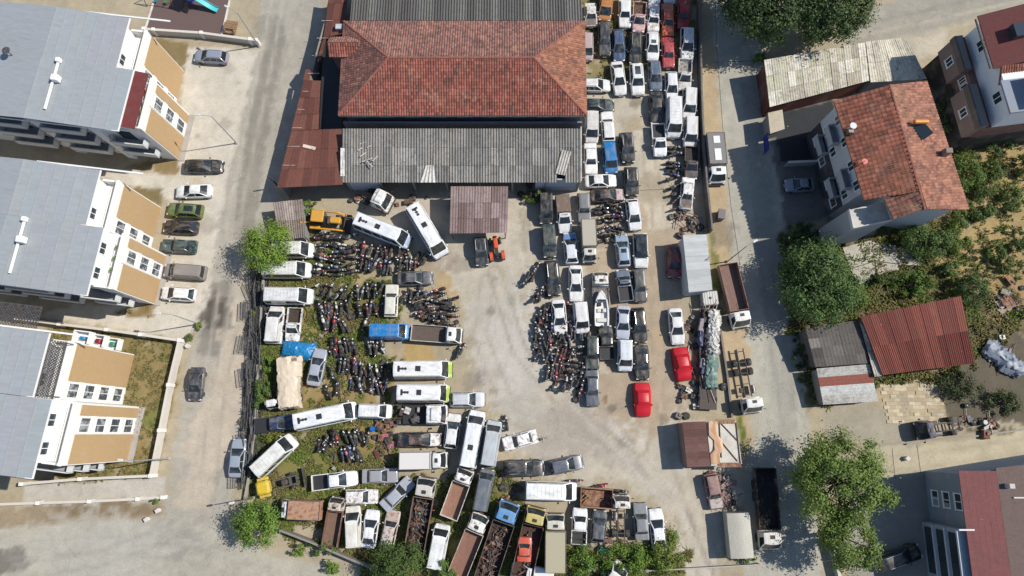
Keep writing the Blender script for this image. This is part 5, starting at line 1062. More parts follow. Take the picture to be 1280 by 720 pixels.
# concrete ruin slabs and pavers on the east plots
p0 = G(1100, 328); t = thing('ruined_floor', 'cracked concrete floor slabs of a vanished building', 'ruin', (p0.x, p0.y, 0)); c = Vector((p0.x, p0.y, 0))
for poly in ([(1052, 310), (1088, 301), (1091, 327), (1062, 336)], [(1089, 303), (1119, 308), (1121, 330), (1092, 327)], [(1120, 310), (1150, 316), (1148, 332), (1122, 332)], [(1062, 337), (1091, 328), (1094, 346), (1072, 357)], [(1093, 328), (1121, 331), (1122, 338), (1096, 345)]):
    MB().prism([G(*q) - c for q in poly], 0, .28 + RND.uniform(-.04, .04)).build('slab', 'concrete', t, lin((196, 190, 176)))
p0 = G(1135, 505); t = tag(bpy.data.objects.new('paving', None), kind='structure'); COL.objects.link(t); t.location = (p0.x, p0.y, 0); rr = random.Random(6)
pm = MB().bbox((0, 0, .0), (.72, .42, .08), .02).mesh('paver', 'concrete')
for i in range(10):
    for j in range(11):
        q = G(1103 + i * 7.2 + j * .9 + (3.5 if j % 2 else 0), 482 + j * 4.5)
        if rr.random() < .08: continue
        o = put('paver', pm, t, lin(rr.choice(((206, 190, 156), (196, 178, 146), (214, 200, 170), (184, 168, 140)))), (q.x - p0.x, q.y - p0.y, .03), (0, 0, rr.uniform(-.06, .06)))

# ------------------------------------------------------------------ playground
p0 = G(232, 20); t = tag(bpy.data.objects.new('play_surface', None), kind='structure'); COL.objects.link(t); t.location = (p0.x, p0.y, 0)
PLAY = [(181, 40), (197, -12), (290, -12), (277, 48)]
MB().prism([G(*q) - Vector((p0.x, p0.y, 0)) for q in PLAY], -.05, .03).build('rubber_mat', 'fabric', t, lin((112, 92, 88)))
for a, b in ((PLAY[0], PLAY[1]), (PLAY[2], PLAY[3])):
    A, B = G(*a) - Vector((p0.x, p0.y, 0)), G(*b) - Vector((p0.x, p0.y, 0)); n = Vector((.12, 0, 0)); MB().prism([A - n, A + n, B + n, B - n], 0, .12).build('kerb', 'concrete', t, lin((222, 212, 204)))
p = G(243, 3); t = thing('play_tower', 'play tower with a cyan slide cut by the top edge', 'playground', (p.x, p.y, 0), R(-22))
for x in (-.7, .7):
    for y in (-.7, .7): MB().tube([(x, y, 0), (x, y, 2.6)], .06).build('post', 'satin', t, lin((30, 50, 140)))
MB().box((0, 0, 1.4), (1.5, 1.5, .1)).build('deck', 'satin', t, lin((40, 60, 150)))
MB().add([(-.9, -.9, 2.6), (.9, -.9, 2.6), (.9, .9, 2.6), (-.9, .9, 2.6), (0, 0, 3.3)], [(0, 1, 4), (1, 2, 4), (2, 3, 4), (3, 0, 4)]).build('tower_roof', 'satin', t, lin((40, 70, 170)))
rs = []
for x, z in ((.7, 1.5), (1.4, 1.25), (2.4, .65), (3.1, .32), (3.6, .28)): rs.append([Vector((x, y, z + dz)) for y, dz in ((-.34, .2), (-.3, 0), (.3, 0), (.34, .2), (.38, .2), (.34, -.06), (-.34, -.06), (-.38, .2))])
MB().rings(rs).build('slide', 'satin', t, lin((90, 206, 214)), smooth=40)
MB().box((-.3, -1.3, .7), (.8, 1.4, .06), M=Matrix.Rotation(.75, 4, 'X')).build('ramp', 'black_plastic', t)
p = G(203, 4); t = thing('swing_frame', 'dark swing frame with coloured seats beside the play tower', 'swing', (p.x, p.y, 0), R(-8))
MB().tube([(-1.9, 0, 2.2), (1.9, 0, 2.2)], .05).build('top_bar', 'dark_metal', t)
for x in (-1.9, 1.9):
    for y in (-.8, .8): MB().tube([(x, y, 0), (x, 0, 2.2)], .05).build('leg', 'dark_metal', t)
for x, cc in ((-.7, (40, 150, 160)), (.7, (60, 160, 70))):
    MB().box((x, 0, .5), (.45, .3, .06)).build('seat', 'satin', t, lin(cc)); MB().tube([(x - .2, 0, .5), (x - .2, 0, 2.2)], .012, 4).tube([(x + .2, 0, .5), (x + .2, 0, 2.2)], .012, 4).build('chain', 'dark_metal', t)
p = G(290, 36); t = thing('picnic_table', 'wooden picnic table beside the playground', 'table', (p.x, p.y, 0), R(-8))
for i in range(4): MB().box((0, -.36 + i * .24, .74), (1.6, .2, .05)).build('table_plank', 'wood', t)
for sd in (-1, 1):
    MB().box((0, sd * .75, .42), (1.6, .3, .05)).build('bench_plank', 'wood', t); MB().box((sd * .6, 0, .37), (.1, 1.5, .72)).build('leg_frame', 'wood', t)

# ------------------------------------------------------------------ trees and bushes
def leafy(parent, name, c, rad, clumps, leaves, size, color, seed, csize=.34, flat=.35, gaps=0):
    rr = random.Random(seed); b = MB(); cl = []
    for i in range(clumps):
        while True:
            v = Vector((rr.uniform(-1, 1), rr.uniform(-1, 1), rr.uniform(-.7, 1)))
            if .35 < v.length < 1: break
        v = v.normalized() * (v.length ** .55) * rr.uniform(.72, 1.08)
        cl.append((Vector((v.x * rad[0], v.y * rad[1], v.z * rad[2])), rr.uniform(.6, 1.25)))
    rmin = min(rad[0], rad[1])
    for i in range(leaves):
        cc, ks = rr.choice(cl); g = csize * rmin * ks
        p = c + cc + Vector((rr.gauss(0, .5) * g, rr.gauss(0, .5) * g, rr.gauss(0, .38) * g))
        n = ((p - c - cc * .85).normalized() * .9 + Vector((rr.gauss(0, .42), rr.gauss(0, .42), rr.uniform(.1, .8)))).normalized(); u = n.orthogonal().normalized(); a = rr.uniform(0, 6.28); w = n.cross(u); d = u * math.cos(a) + w * math.sin(a); e = n.cross(d)
        s_ = size * rr.uniform(.6, 1.35)
        b.add([p - d * s_ * .6, p + e * s_ * .32 + n * s_ * .05, p + d * s_ * .6 - n * s_ * .14, p - e * s_ * .32 + n * s_ * .05], [(0, 1, 2, 3)])
    b.build(name, 'leaf', parent, tuple(v * 1.4 for v in color[:3]) + (1,)); return cl
def tree(name, label, px, hc, rad, n, color, seed, size=.24, clumps=46, cat='tree', csize=.34, stems=1):
    """px = where the middle of the crown shows; the trunk stands on the ground under it"""
    p = G(px[0], px[1], hc); t = thing(name, label, cat, (p.x, p.y, 0)); rr = random.Random(seed + 50)
    cl = leafy(t, 'crown', Vector((0, 0, hc)), rad, clumps, n, size, color, seed, csize)
    b = MB(); r0 = .05 + .045 * hc
    top = Vector((rr.uniform(-.3, .3), rr.uniform(-.3, .3), hc - rad[2] * .45)); b.tube([(0, 0, -.05), top * .5 + Vector((.08, 0, 0)), top], r0, 8, r0 * .55)
    b.build('trunk', 'bark', t)
    for q, k in cl[::4]: 
        e = Vector((0, 0, hc)) + q * .82; MB().tube([top - Vector((0, 0, .2)), lerp(top, e, .5) + Vector((0, 0, .25)), e], r0 * .34, 5, r0 * .09).build('limb', 'bark', t)
    return t
tree('street_tree', 'bright green tree over the small shed and white minibus', (333, 306), 3.9, (2.7, 3.1, 1.9), 6500, (.13, .20, .028, 1), 1, .2, 60)
tree('street_tree', 'round green tree at the fence corner by the south road', (321, 656), 3.0, (2.5, 2.3, 1.6), 5600, (.10, .17, .025, 1), 2, .2, 50)
tree('fig_tree', 'broad dark green tree left of the ruined floor', (1024, 352), 4.4, (4.2, 5.0, 2.8), 21000, (.066, .112, .034, 1), 3, .26, 120, csize=.26)
tree('big_tree', 'very large loose green tree shading the lower street', (1052, 600), 6.3, (5.3, 4.7, 3.2), 24000, (.115, .165, .035, 1), 4, .24, 120, csize=.21)
tree('big_tree', 'narrower green tree below the big loose green tree', (1060, 676), 5.2, (3.0, 4.4, 2.4), 9000, (.11, .155, .035, 1), 5, .24, 64, csize=.26)
tree('dark_tree', 'dark tree mass at the top, left crown', (962, 2), 6.5, (5.0, 4.8, 3.4), 20000, (.042, .068, .024, 1), 6, .28, 110, csize=.26)
tree('dark_tree', 'dark tree added at the top edge to thicken the street shadow', (925, -28), 6.5, (4.6, 4.2, 3.2), 14000, (.042, .068, .024, 1), 61, .28, 90, csize=.26)  # added mostly out of view to deepen the shadow on the street
tree('dark_tree', 'dark tree mass at the top, right crown', (1040, 4), 6.5, (5.0, 4.8, 3.3), 20000, (.05, .076, .026, 1), 7, .28, 110, csize=.26)
tree('bush_tree', 'dark bush tree at the bottom beside the white van', (497, 702), 3.0, (3.0, 2.3, 1.9), 6000, (.055, .09, .022, 1), 8, .2, 50)
tree('bush_tree', 'smaller green bush behind the white van at the bottom', (552, 716), 2.0, (1.7, 1.2, 1.2), 2400, (.08, .13, .03, 1), 9, .18, 26)
for i, (x, y, rx, ry, hc, n, cc, lab) in enumerate((
  (785, 700, 3.4, 1.8, 1.1, 5200, (.10, .16, .025, 1), 'wide bright green bush below the last cars'),
  (835, 695, 1.9, 2.6, 1.1, 4200, (.12, .16, .03, 1), 'yellow green bush beside the yard entrance'),
  (730, 702, 1.8, 1.6, .9, 2600, (.09, .15, .025, 1), 'green bush beside the beige box truck tail'),
  (373, 689, .8, .7, .7, 900, (.12, .18, .03, 1), 'tiny round shrub on the south verge'), (415, 709, .8, .8, .8, 1000, (.11, .17, .03, 1), 'tiny round shrub at the bottom edge'),
  (405, 684, 1.8, .9, .8, 1500, (.09, .13, .04, 1), 'greyish green bush against the south wall'),
  (385, 262, .9, 1.5, 1.3, 1700, (.09, .15, .03, 1), 'green shrub between the small shed and the backhoe'),
  (335, 455, .7, 1.3, .6, 1400, (.10, .16, .03, 1), 'bright weeds bush beside the blue tarpaulin'), (329, 492, 1.0, 1.9, .8, 2400, (.075, .125, .03, 1), 'green bush between the fence and the beige sheet'),
  (340, 548, 1.0, 1.0, .5, 1200, (.13, .15, .03, 1), 'yellow green bush below the dark blue pickup'),
  (1158, 300, 3.2, 2.4, 1.8, 6500, (.075, .12, .035, 1), 'dark shrub mass below the tiled house'), (1196, 298, 1.6, 1.8, 1.2, 2400, (.11, .15, .03, 1), 'yellow green shrub right of the dark shrub mass'),
  (1212, 215, 1.8, 2.6, 1.4, 3400, (.10, .145, .035, 1), 'loose shrub beside the east eave of the tiled house'), (1250, 182, 2.2, 1.4, 1.2, 2200, (.08, .115, .035, 1), 'dark shrub near the right edge below the corner house'),
  (1268, 250, 1.5, 1.8, 1.1, 2000, (.09, .13, .035, 1), 'shrub at the right edge above the dry plot'),
  (1140, 358, 2.8, 1.6, 1.2, 3800, (.09, .15, .03, 1), 'bright shrub above the red corrugated shed'), (1216, 362, 1.9, 2.4, 1.9, 3400, (.065, .10, .03, 1), 'dark shrub at the corner of the red corrugated shed'),
  (1070, 372, 1.6, 1.8, 1.2, 2200, (.10, .14, .03, 1), 'light green shrub beside the broad dark tree'), (1255, 330, 1.4, 1.2, 1.0, 1200, (.09, .12, .03, 1), 'shrub above the rubble on the east plot'),
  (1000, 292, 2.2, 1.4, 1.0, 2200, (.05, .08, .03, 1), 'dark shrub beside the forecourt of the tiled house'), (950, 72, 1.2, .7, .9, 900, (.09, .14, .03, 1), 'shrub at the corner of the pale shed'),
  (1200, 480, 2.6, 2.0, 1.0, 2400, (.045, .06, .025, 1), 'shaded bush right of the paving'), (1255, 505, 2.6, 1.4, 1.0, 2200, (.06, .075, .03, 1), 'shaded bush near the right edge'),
  (930, 694, 1.5, .9, .7, 1300, (.09, .13, .03, 1), 'bush below the grey white canvas trailer'), (196, 626, .45, .4, .5, 500, (.10, .16, .03, 1), 'small round shrub at the driveway mouth'), (247, 408, .5, .5, .4, 350, (.11, .15, .03, 1), 'weeds tuft at the foot of the corner lamp post'), (236, 424, .5, .6, .4, 400, (.09, .12, .04, 1), 'shrub tuft outside the garden wall corner'),
  (1190, 236, 1.5, 1.8, 1.2, 2400, (.09, .135, .035, 1), 'bright shrub under the east eave of the tiled house, lower'), (1228, 262, 1.6, 1.3, 1.0, 2000, (.075, .115, .03, 1), 'round shrub in the middle of the dry east plot'),
  (1244, 212, 1.6, 1.4, 1.1, 2000, (.085, .125, .034, 1), 'round shrub in the upper part of the dry east plot'), (1200, 275, 1.3, 1.2, .9, 1600, (.10, .14, .035, 1), 'pale green shrub right of the dark shrub mass'),
  (1245, 318, 1.5, 1.0, .9, 1600, (.08, .12, .032, 1), 'low shrub above the rubble of the east plot'), (1182, 336, 1.6, 1.0, .9, 1700, (.085, .13, .034, 1), 'low shrub right of the ruined floor'), (1275, 205, 1.3, 1.8, 1.1, 1700, (.075, .11, .03, 1), 'shrub at the right edge below the corner house wall'),
  (1180, 150, 1.4, 3.0, 1.5, 3000, (.055, .08, .03, 1), 'dark shrubs in the gap between the two eastern houses'), (1235, 230, 2.0, 2.0, 1.1, 2200, (.09, .125, .035, 1), 'green shrub above the dry patch of the east plot'),
  (1274, 300, 1.2, 1.5, 1.0, 1500, (.075, .11, .034, 1), 'dark shrub on the right edge beside the dry patch'), (1110, 350, 2.0, 1.0, .9, 1800, (.075, .11, .03, 1), 'low shrub between ruined floor and red shed'),
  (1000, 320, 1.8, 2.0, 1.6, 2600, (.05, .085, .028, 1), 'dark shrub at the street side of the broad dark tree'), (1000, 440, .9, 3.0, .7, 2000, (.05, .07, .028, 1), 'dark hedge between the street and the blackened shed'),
  (668, 246, 1.4, .9, .7, 900, (.08, .13, .03, 1), 'weeds bush under the lean-to beside the black van'))):
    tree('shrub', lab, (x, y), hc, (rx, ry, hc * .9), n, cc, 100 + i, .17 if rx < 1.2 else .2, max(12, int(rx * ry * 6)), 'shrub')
# ------------------------------------------------------------------ the vehicles, front pixel, rear pixel
W_ = (226, 226, 224); OW = (214, 210, 200); BK = (30, 31, 34); DG = (58, 60, 64); SV = (150, 154, 160); NB = (34, 44, 66)
V = vehicle
def cars():
    # apartment car park and side street
    g = 'cars parked in front of the apartment blocks'
    V('estate', 'parked_car', (243, 70), (285, 73), (146, 158, 176), 'silver blue estate car parked below the playground wall', group=g)
    V('sedan', 'parked_car', (279, 208), (231, 208), BK, 'black sedan, uppermost of the row by the tan facades', group=g)
    V('sedan', 'parked_car', (220, 240), (266, 239), (232, 232, 232), 'white sedan between the black sedan and the green car', group=g)
    V('suv_glass_roof', 'parked_car', (210, 262), (254, 265), (96, 122, 52), 'olive green car with a glass roof in the parking row', group=g)
    V('hatchback', 'parked_car', (205, 283), (248, 285), (38, 34, 36), 'black hatchback directly below the olive green car', group=g)
    V('boxy_sedan', 'parked_car', (203, 307), (246, 309), (22, 62, 66), 'dark teal boxy sedan in the apartment parking row', group=g)
    V('small_van', 'parked_car', (206, 338), (258, 342), (150, 142, 136), 'brownish silver minivan near the lower end of the parking row', group=g)
    V('hatchback', 'parked_car', (202, 366), (245, 369), (232, 232, 232), 'white hatchback, lowest of the apartment parking row', group=g)
    V('sedan', 'parked_car', (243.5, 501), (248, 459), (62, 66, 76), 'dark grey sedan alone on the side street', group='cars on the side street')
    V('sedan', 'parked_car', (300, 548), (295, 597), (160, 172, 188), 'silver blue sedan parked against the yard fence', group='cars on the side street')
    V('sedan', 'parked_car', (982, 232), (1016, 231), (130, 140, 156), 'blue grey sedan in the shade of the tiled house', group='cars on the east side')
    V('suv', 'parked_car', (1150, 687), (1095, 706), (20, 21, 24), 'black estate car in the shade beside the big tree', group='cars on the east side')
    # rows beside the hall
    V('small_panel_van', 'parked_van', (755, 27), (759, -8), (196, 128, 62), 'orange old van at the top of the row by the hall', 'van')
    V('boxy_sedan', 'parked_car', (781, 35), (780.5, -3), W_, 'white boxy sedan with stained roof between the orange van and a wreck')
    V('boxy_estate', 'parked_car', (756, 70), (755, 29), DG, 'dark grey boxy estate below the orange van')
    V('hatchback', 'parked_car', (774, 77), (772, 38), (58, 84, 122), 'mid blue hatchback beside the dark grey boxy estate')
    V('pickup_worn', 'wrecked_pickup', (797.5, 40), (799.5, 6), (216, 178, 178), 'wrecked pickup with blotched pink bonnet and junk in its bed', 'pickup', c2=(110, 84, 66))
    V('boxy_sedan_worn', 'parked_car', (816, 40), (816.5, 7), W_, 'white old sedan with a rusty roof left of the orange sedan', c2=W_)
    V('sedan', 'parked_car', (817.5, 6), (818.5, -34), W_, 'white car cut by the top edge above the rusty roofed sedan')
    V('sedan', 'parked_car', (836.5, 4.5), (837.5, -34), (222, 218, 214), 'white car cut by the top edge above the orange sedan')
    V('boxy_sedan', 'parked_car', (835, 45.5), (833.5, 6), (214, 92, 48), 'bright orange boxy sedan near the yard wall')
    V('boxy_sedan_worn', 'wrecked_car', (853.5, 36), (854.5, 0), (190, 44, 58), 'crumpled crimson car against the yard wall', c2=(196, 40, 52))
    V('estate', 'parked_car', (793.5, 80), (794.5, 41.5), (36, 38, 38), 'black estate below the pink bonneted wreck')
    V('sunroof_hatch', 'parked_car', (815.5, 76), (815.5, 41), (228, 228, 228), 'white hatchback with a dark sunroof above the blue estate')
    V('boxy_sedan', 'parked_car', (835.5, 85), (834, 48), (186, 44, 56), 'crimson boxy sedan below the orange sedan')
    V('suv', 'parked_car', (858.5, 77), (858.5, 36), W_, 'white off-road car beside the wall below the crumpled crimson car')
    V('pickup_worn', 'wrecked_pickup', (855, 112), (856, 77), (210, 208, 204), 'white stripped pickup with slatted bed beside the wall', 'pickup', c2=(170, 166, 158))
    V('sedan', 'parked_car', (776, 119), (770, 78), W_, 'white sedan slightly turned in the second row by the hall')
    V('suv_glass_roof', 'parked_car', (797.5, 119.5), (794.5, 81), W_, 'white car with a long black roof window')
    V('estate', 'parked_car', (820, 114), (817, 77), (84, 104, 130), 'steel blue estate in the row near the yard wall')
    V('hatchback', 'parked_car', (840, 126), (838.5, 91), (224, 226, 228), 'white hatchback squeezed above the large white van')
    V('estate', 'parked_car', (763, 107.5), (726, 107), (220, 220, 220), 'white estate half tucked under the tiled roof')
    V('sedan', 'parked_car', (767.5, 132), (724, 132), (24, 52, 62), 'dark teal sedan half tucked under the tiled roof')
    V('small_panel_van', 'parked_van', (739.5, 178), (740, 141), (216, 212, 210), 'off white small van against the grey lean-to', 'van', z=.9)
    V('boxy_estate', 'parked_car', (758, 140), (761, 177.5), W_, 'white boxy estate nose up beside the off white van')
    V('boxy_sedan', 'parked_car', (739, 218), (737.5, 180), (232, 230, 228), 'white boxy sedan next to the lean-to and the bright blue van')
    V('small_van', 'parked_van', (764.5, 216.5), (760, 180), (22, 122, 190), 'bright blue small van in the row beside the hall', 'van', z=.8)
    V('suv', 'parked_car', (785.5, 204), (781.5, 167), (28, 30, 34), 'black tall car right of the bright blue van')
    V('sedan', 'parked_car', (820.5, 155), (819.5, 116), (44, 46, 47), 'black sedan beside the large white van')
    V('pickup_single', 'parked_pickup', (825, 194.5), (822, 157.5), (230, 232, 234), 'white pickup with bluish tail alone in the middle lane', 'pickup')
    V('panel_van', 'parked_van', (842.5, 171), (842, 124.5), W_, 'large white panel van in the row by the wall', 'van', z=1.1)
    V('small_van', 'parked_van', (861, 147), (862, 112.5), (224, 222, 220), 'white small van by the wall, level with the large van', 'van', z=.8)
    V('small_van', 'parked_van', (862.5, 184), (863, 148), (222, 220, 218), 'white small van with dusty roof, second along the wall', 'van', z=.8)
    V('sedan', 'parked_car', (770.5, 226), (731, 227.5), W_, 'white sedan parked crosswise below the lean-to corner')
    V('sedan_worn', 'wrecked_car', (781, 243.5), (737.5, 246), (54, 56, 56), 'dark wrecked sedan with pale blotched bonnet parked crosswise', c2=(196, 176, 176))
    V('suv', 'parked_car', (789.5, 245.5), (788, 210), (26, 28, 31), 'black car nose down at the end of the crosswise cars')
    V('hatchback', 'parked_car', (794.5, 288), (789, 250), (226, 226, 230), 'white hatchback beside the heap of scooters')
    V('boxy_estate', 'parked_car', (730.5, 278), (729, 242), (128, 130, 134), 'grey boxy car left of the heap of scooters')
    V('pickup_worn', 'wrecked_pickup', (863, 223), (864, 186), (70, 70, 72), 'dark pickup with a white panel in its bed by the wall', 'pickup', c2=(60, 60, 60))
    V('boxy_sedan_worn', 'wrecked_car', (856.5, 262), (860, 223), W_, 'white old sedan wreck tilted beside the motorcycles by the wall', c2=(90, 90, 90))
    # middle block
    V('small_van', 'parked_van', (682.5, 280), (682, 243), (34, 37, 42), 'black van at the top of the middle block', 'van', z=.8)
    V('pickup_tarp', 'parked_pickup', (707, 290), (702.5, 246), (220, 220, 218), 'white pickup with a brown covered bed', 'pickup', c2=(124, 104, 90), z=.9)
    V('small_van', 'parked_van', (687.5, 322), (684.5, 281.5), (48, 66, 62), 'dark green van casting a wide shadow', 'van', z=.8)
    V('hatchback_sky_bonnet', 'parked_car', (711.5, 291), (715, 330), (218, 222, 230), 'silver white hatchback with blue sky reflection coloured into its bonnet', c2=(112, 148, 196))  # bonnet blue is reflected sky put into the paint colour
    V('box_truck', 'box_truck', (737, 327), (734.5, 277), (214, 210, 200), 'beige box truck with a square roof hole', 'truck', z=1.2, side=(190, 182, 164), wid=.92)
    V('sunroof_hatch', 'parked_car', (776, 293), (780, 334), (156, 178, 200), 'light blue hatchback with sunroof beside the black roofed white car')
    V('suv_black_roof', 'parked_car', (801.5, 335.5), (799.5, 292), W_, 'white car with a black roof at the right of the middle block')
    V('suv', 'parked_car', (693, 370), (688.5, 326), (32, 38, 38), 'black off-road car beside the fallen scooters')
    V('sedan', 'parked_car', (720, 377), (719, 332), (230, 230, 228), 'white sedan left of the boat')
    V('pickup_single', 'parked_pickup', (777.5, 339), (782.5, 375.5), (104, 118, 138), 'blue grey pickup right of the boat', 'pickup')
    V('boxy_estate', 'parked_car', (801, 377.5), (797, 337), (74, 76, 78), 'dark grey boxy estate right of the blue grey pickup')
    V('sedan', 'parked_car', (701, 418.5), (697, 375), W_, 'white sedan beside the spread of motorcycles')
    V('small_panel_van', 'parked_van', (728.5, 416.5), (724.5, 378), (224, 222, 222), 'white small van left of the boat stern', 'van', z=.8)
    V('sedan', 'parked_car', (778, 424), (779, 382.5), (190, 196, 212), 'silver sedan below the blue grey pickup')
    V('estate', 'parked_car', (801, 429), (796.5, 384.5), (38, 40, 38), 'black sedan right of the silver sedan')
    V('boxy_estate', 'parked_car', (740, 462), (739.5, 420), (40, 58, 56), 'dark green boxy off-road car beside the motorcycles', wid=1.05)
    V('pickup', 'parked_pickup', (756, 407), (758.5, 450), (48, 50, 50), 'black pickup below the boat stern', 'pickup')
    V('small_panel_van', 'parked_van', (781.5, 464), (781, 425), (214, 218, 224), 'silver white van at the lower end of the middle block', 'van', z=.8)
    V('sedan', 'parked_car', (803, 475), (801, 431.5), (34, 36, 38), 'black sedan above the first red covered car')
    V('boxy_sedan', 'parked_car', (741, 507.5), (739.5, 463), (92, 98, 110), 'grey boxy sedan, lowest of the middle block')
    V('sedan', 'parked_car', (847.5, 431), (843, 385.5), W_, 'white sedan alone below the grey cabin')
    V('sedan', 'parked_car', (843, 347.5), (843, 308), (150, 14, 32), 'deep red car in the shadow of the grey cabin')
    # west part of the yard
    V('minibus_plain', 'parked_minibus', (391, 312), (340, 312), (224, 222, 216), 'white minibus half under the bright green tree', 'minibus', z=1.3, wid=.95)
    V('minibus_plain', 'parked_minibus', (387.5, 337), (329.5, 337), (222, 222, 220), 'white minibus below the one under the tree', 'minibus', z=1.3)
    V('minibus_plain', 'parked_minibus', (390, 370), (332, 369.5), (220, 222, 222), 'white minibus, lowest of the three by the west fence', 'minibus', z=1.3)
    V('small_panel_van', 'parked_van', (346, 382.5), (341, 429.5), (226, 224, 220), 'white old van nose up beside the west fence', 'van', z=.9, wid=1.08)
    V('pickup_worn', 'wrecked_pickup', (365.5, 425.5), (370, 387), (224, 226, 226), 'white stripped pickup above the blue tarpaulin', 'pickup', c2=(70, 60, 54))
    V('midibus', 'parked_minibus', (511, 301), (445, 275), (232, 234, 238), 'white minibus with bluish nose beside the yellow backhoe', 'minibus', z=1.6, c2=(170, 186, 214), wid=.95)
    V('midibus', 'parked_minibus', (552, 318), (516, 258), (236, 236, 236), 'white minibus standing diagonally beside the carport', 'minibus', z=1.6, c2=(224, 224, 224))
    V('suv', 'parked_car', (603, 332.5), (600, 297), (46, 52, 58), 'black car coming out from under the carport')
    V('sedan', 'parked_car', (541, 347.5), (497, 349), (84, 88, 96), 'slate grey sedan with glinting windscreen beside the motorcycle heaps')
    V('boxy_estate', 'parked_car', (490.5, 356), (488.5, 396.5), (226, 222, 208), 'cream boxy car standing nose up among motorcycles')
    V('panel_van', 'parked_van', (512, 414.5), (463, 414), (22, 134, 206), 'bright blue panel van behind the flatbed truck', 'van', z=1.2, wid=.95)
    V('flatbed_truck', 'flatbed_truck', (577, 420), (514, 415.5), (232, 230, 226), 'white flatbed truck with an empty brown bed', 'truck', z=1.1, side=(206, 204, 198), floor=(104, 90, 82))
    V('midibus', 'parked_minibus', (564.5, 461.5), (492, 462), (232, 232, 232), 'white minibus with lime green nose, upper of the two', 'minibus', z=1.6, c2=(176, 206, 48))
    V('midibus', 'parked_minibus', (561.5, 491.5), (496.5, 491), (234, 234, 234), 'white minibus with lime green nose, lower of the two', 'minibus', z=1.6, c2=(178, 208, 50))
    V('suv', 'parked_car', (606, 499.5), (562.5, 499.5), (206, 208, 212), 'silver white car in front of the lower lime nosed minibus')
    V('small_panel_van', 'parked_van', (489.5, 514.5), (448.5, 513.5), (230, 230, 230), 'white van with dark windscreen above the crashed lorry cab', 'van', z=.9, wid=.95)
    V('sedan_worn', 'wrecked_car', (553, 549.5), (497, 549.5), (52, 54, 58), 'crashed sedan with black body and white bonnet', c2=(228, 228, 228))
    V('hatchback', 'parked_car', (568.5, 517), (563, 561), W_, 'white hatchback nose up beside the long white minibus')
    V('minibus', 'parked_minibus', (597, 513), (584, 584.5), (234, 236, 240), 'long white minibus with a dark roof hatch, nose up', 'minibus', z=1.5)
    V('panel_van', 'parked_van', (618.5, 526), (609.5, 582), (196, 202, 206), 'silver panel van with ribbed roof right of the long minibus', 'van', z=1.2, wid=.95)
    V('box_truck', 'box_truck', (558.5, 575), (500.5, 576), (226, 226, 226), 'white box truck below the crashed black sedan', 'truck', z=1.2, side=(220, 214, 210))
    V('boxy_sedan_worn', 'wrecked_car', (629, 556), (671.5, 544.5), (234, 234, 234), 'white crashed sedan standing askew on the open concrete', c2=(232, 232, 232))
    V('suv', 'parked_car', (680, 584.5), (628.5, 585.5), (34, 37, 44), 'black off-road car with a pale roof rack', wid=1.05)
    V('estate', 'parked_car', (728.5, 576.5), (686, 585.5), (98, 106, 120), 'slate grey estate in front of the black off-road car')
    V('sedan', 'parked_car', (401.5, 436), (391.5, 482.5), (178, 184, 198), 'silver sedan beside the blue tarpaulin')
    V('pickup_covered', 'parked_pickup', (368, 526.5), (321, 533), (36, 54, 92), 'dark blue pickup behind the white coach', 'pickup')
    V('midibus', 'parked_minibus', (444.5, 512), (368.5, 528), (234, 236, 240), 'white coach with several roof hatches near the west fence', 'minibus', z=1.6, c2=(232, 232, 232))
    V('minibus_plain', 'parked_minibus', (366, 548), (320, 591), (228, 228, 222), 'white minibus parked diagonally by the fence corner', 'minibus', z=1.3)
    V('pickup', 'parked_pickup', (447.5, 597), (390.5, 604), (232, 232, 232), 'white double cab pickup with a dark bed', 'pickup')
    V('boxy_sedan', 'parked_car', (497.5, 594), (453, 595.5), (168, 168, 174), 'grey boxy sedan right of the double cab pickup')
    # the heap of old trucks at the bottom
    V('old_box_truck', 'box_truck', (349.5, 635.5), (403.5, 637.5), (206, 212, 214), 'old truck with a rusty brown panelled box', 'truck', z=1.2, side=(190, 146, 116))
    V('tipper_truck', 'wrecked_truck', (422.5, 627), (414, 677), (206, 196, 178), 'small rusted truck wreck with a brown bed', 'truck', z=1.0, side=(130, 96, 80), wid=.8)
    V('boxy_estate_worn', 'parked_car', (472.5, 620.5), (432, 621), (228, 226, 222), 'white old estate below the grey boxy sedan', c2=(222, 220, 216))
    V('small_panel_van', 'parked_van', (440.5, 632.5), (442.5, 685), (228, 224, 214), 'white van with a rusty stain on its roof, nose up', 'van', z=.9)
    V('sedan', 'parked_car', (466.5, 637), (460, 685), (232, 232, 234), 'white estate between the stained van and the rusty pickup')
    V('boxy_estate_worn', 'wrecked_car', (493, 638), (483, 684), (206, 196, 190), 'white and rust estate left of the junk truck', c2=(200, 176, 164))
    V('boxy_sedan', 'parked_car', (514.5, 600), (479.5, 635), (182, 186, 196), 'silver boxy sedan parked diagonally beside the junk truck')
    V('stake_truck', 'junk_truck', (534, 598), (517, 695), (210, 204, 194), 'long truck with scrap piled in its bed and pale cab', 'truck', z=1.3, side=(126, 104, 94), floor=(58, 50, 46))
    V('tipper_truck', 'tipper_truck', (583, 587), (561, 647), (230, 230, 228), 'white tipper truck with a red brown loaded bed, upper', 'truck', z=1.2, side=(222, 220, 214), floor=(158, 118, 98), wid=.95)
    V('panel_van', 'parked_van', (610, 586), (599.5, 638), (106, 114, 124), 'dark grey van with ribbed roof beside the upper tipper', 'van', z=1.1, wid=.9)
    V('panel_van', 'parked_van', (553.5, 655.5), (543, 710), (230, 230, 230), 'white van among the trees at the bottom of the yard', 'van', z=1.1, wid=.95)
    V('tipper_truck', 'tipper_truck', (602, 643), (571, 720), (226, 224, 218), 'white tipper truck with rusty bed, lower and longer', 'truck', z=1.2, side=(206, 196, 186), floor=(146, 108, 92))
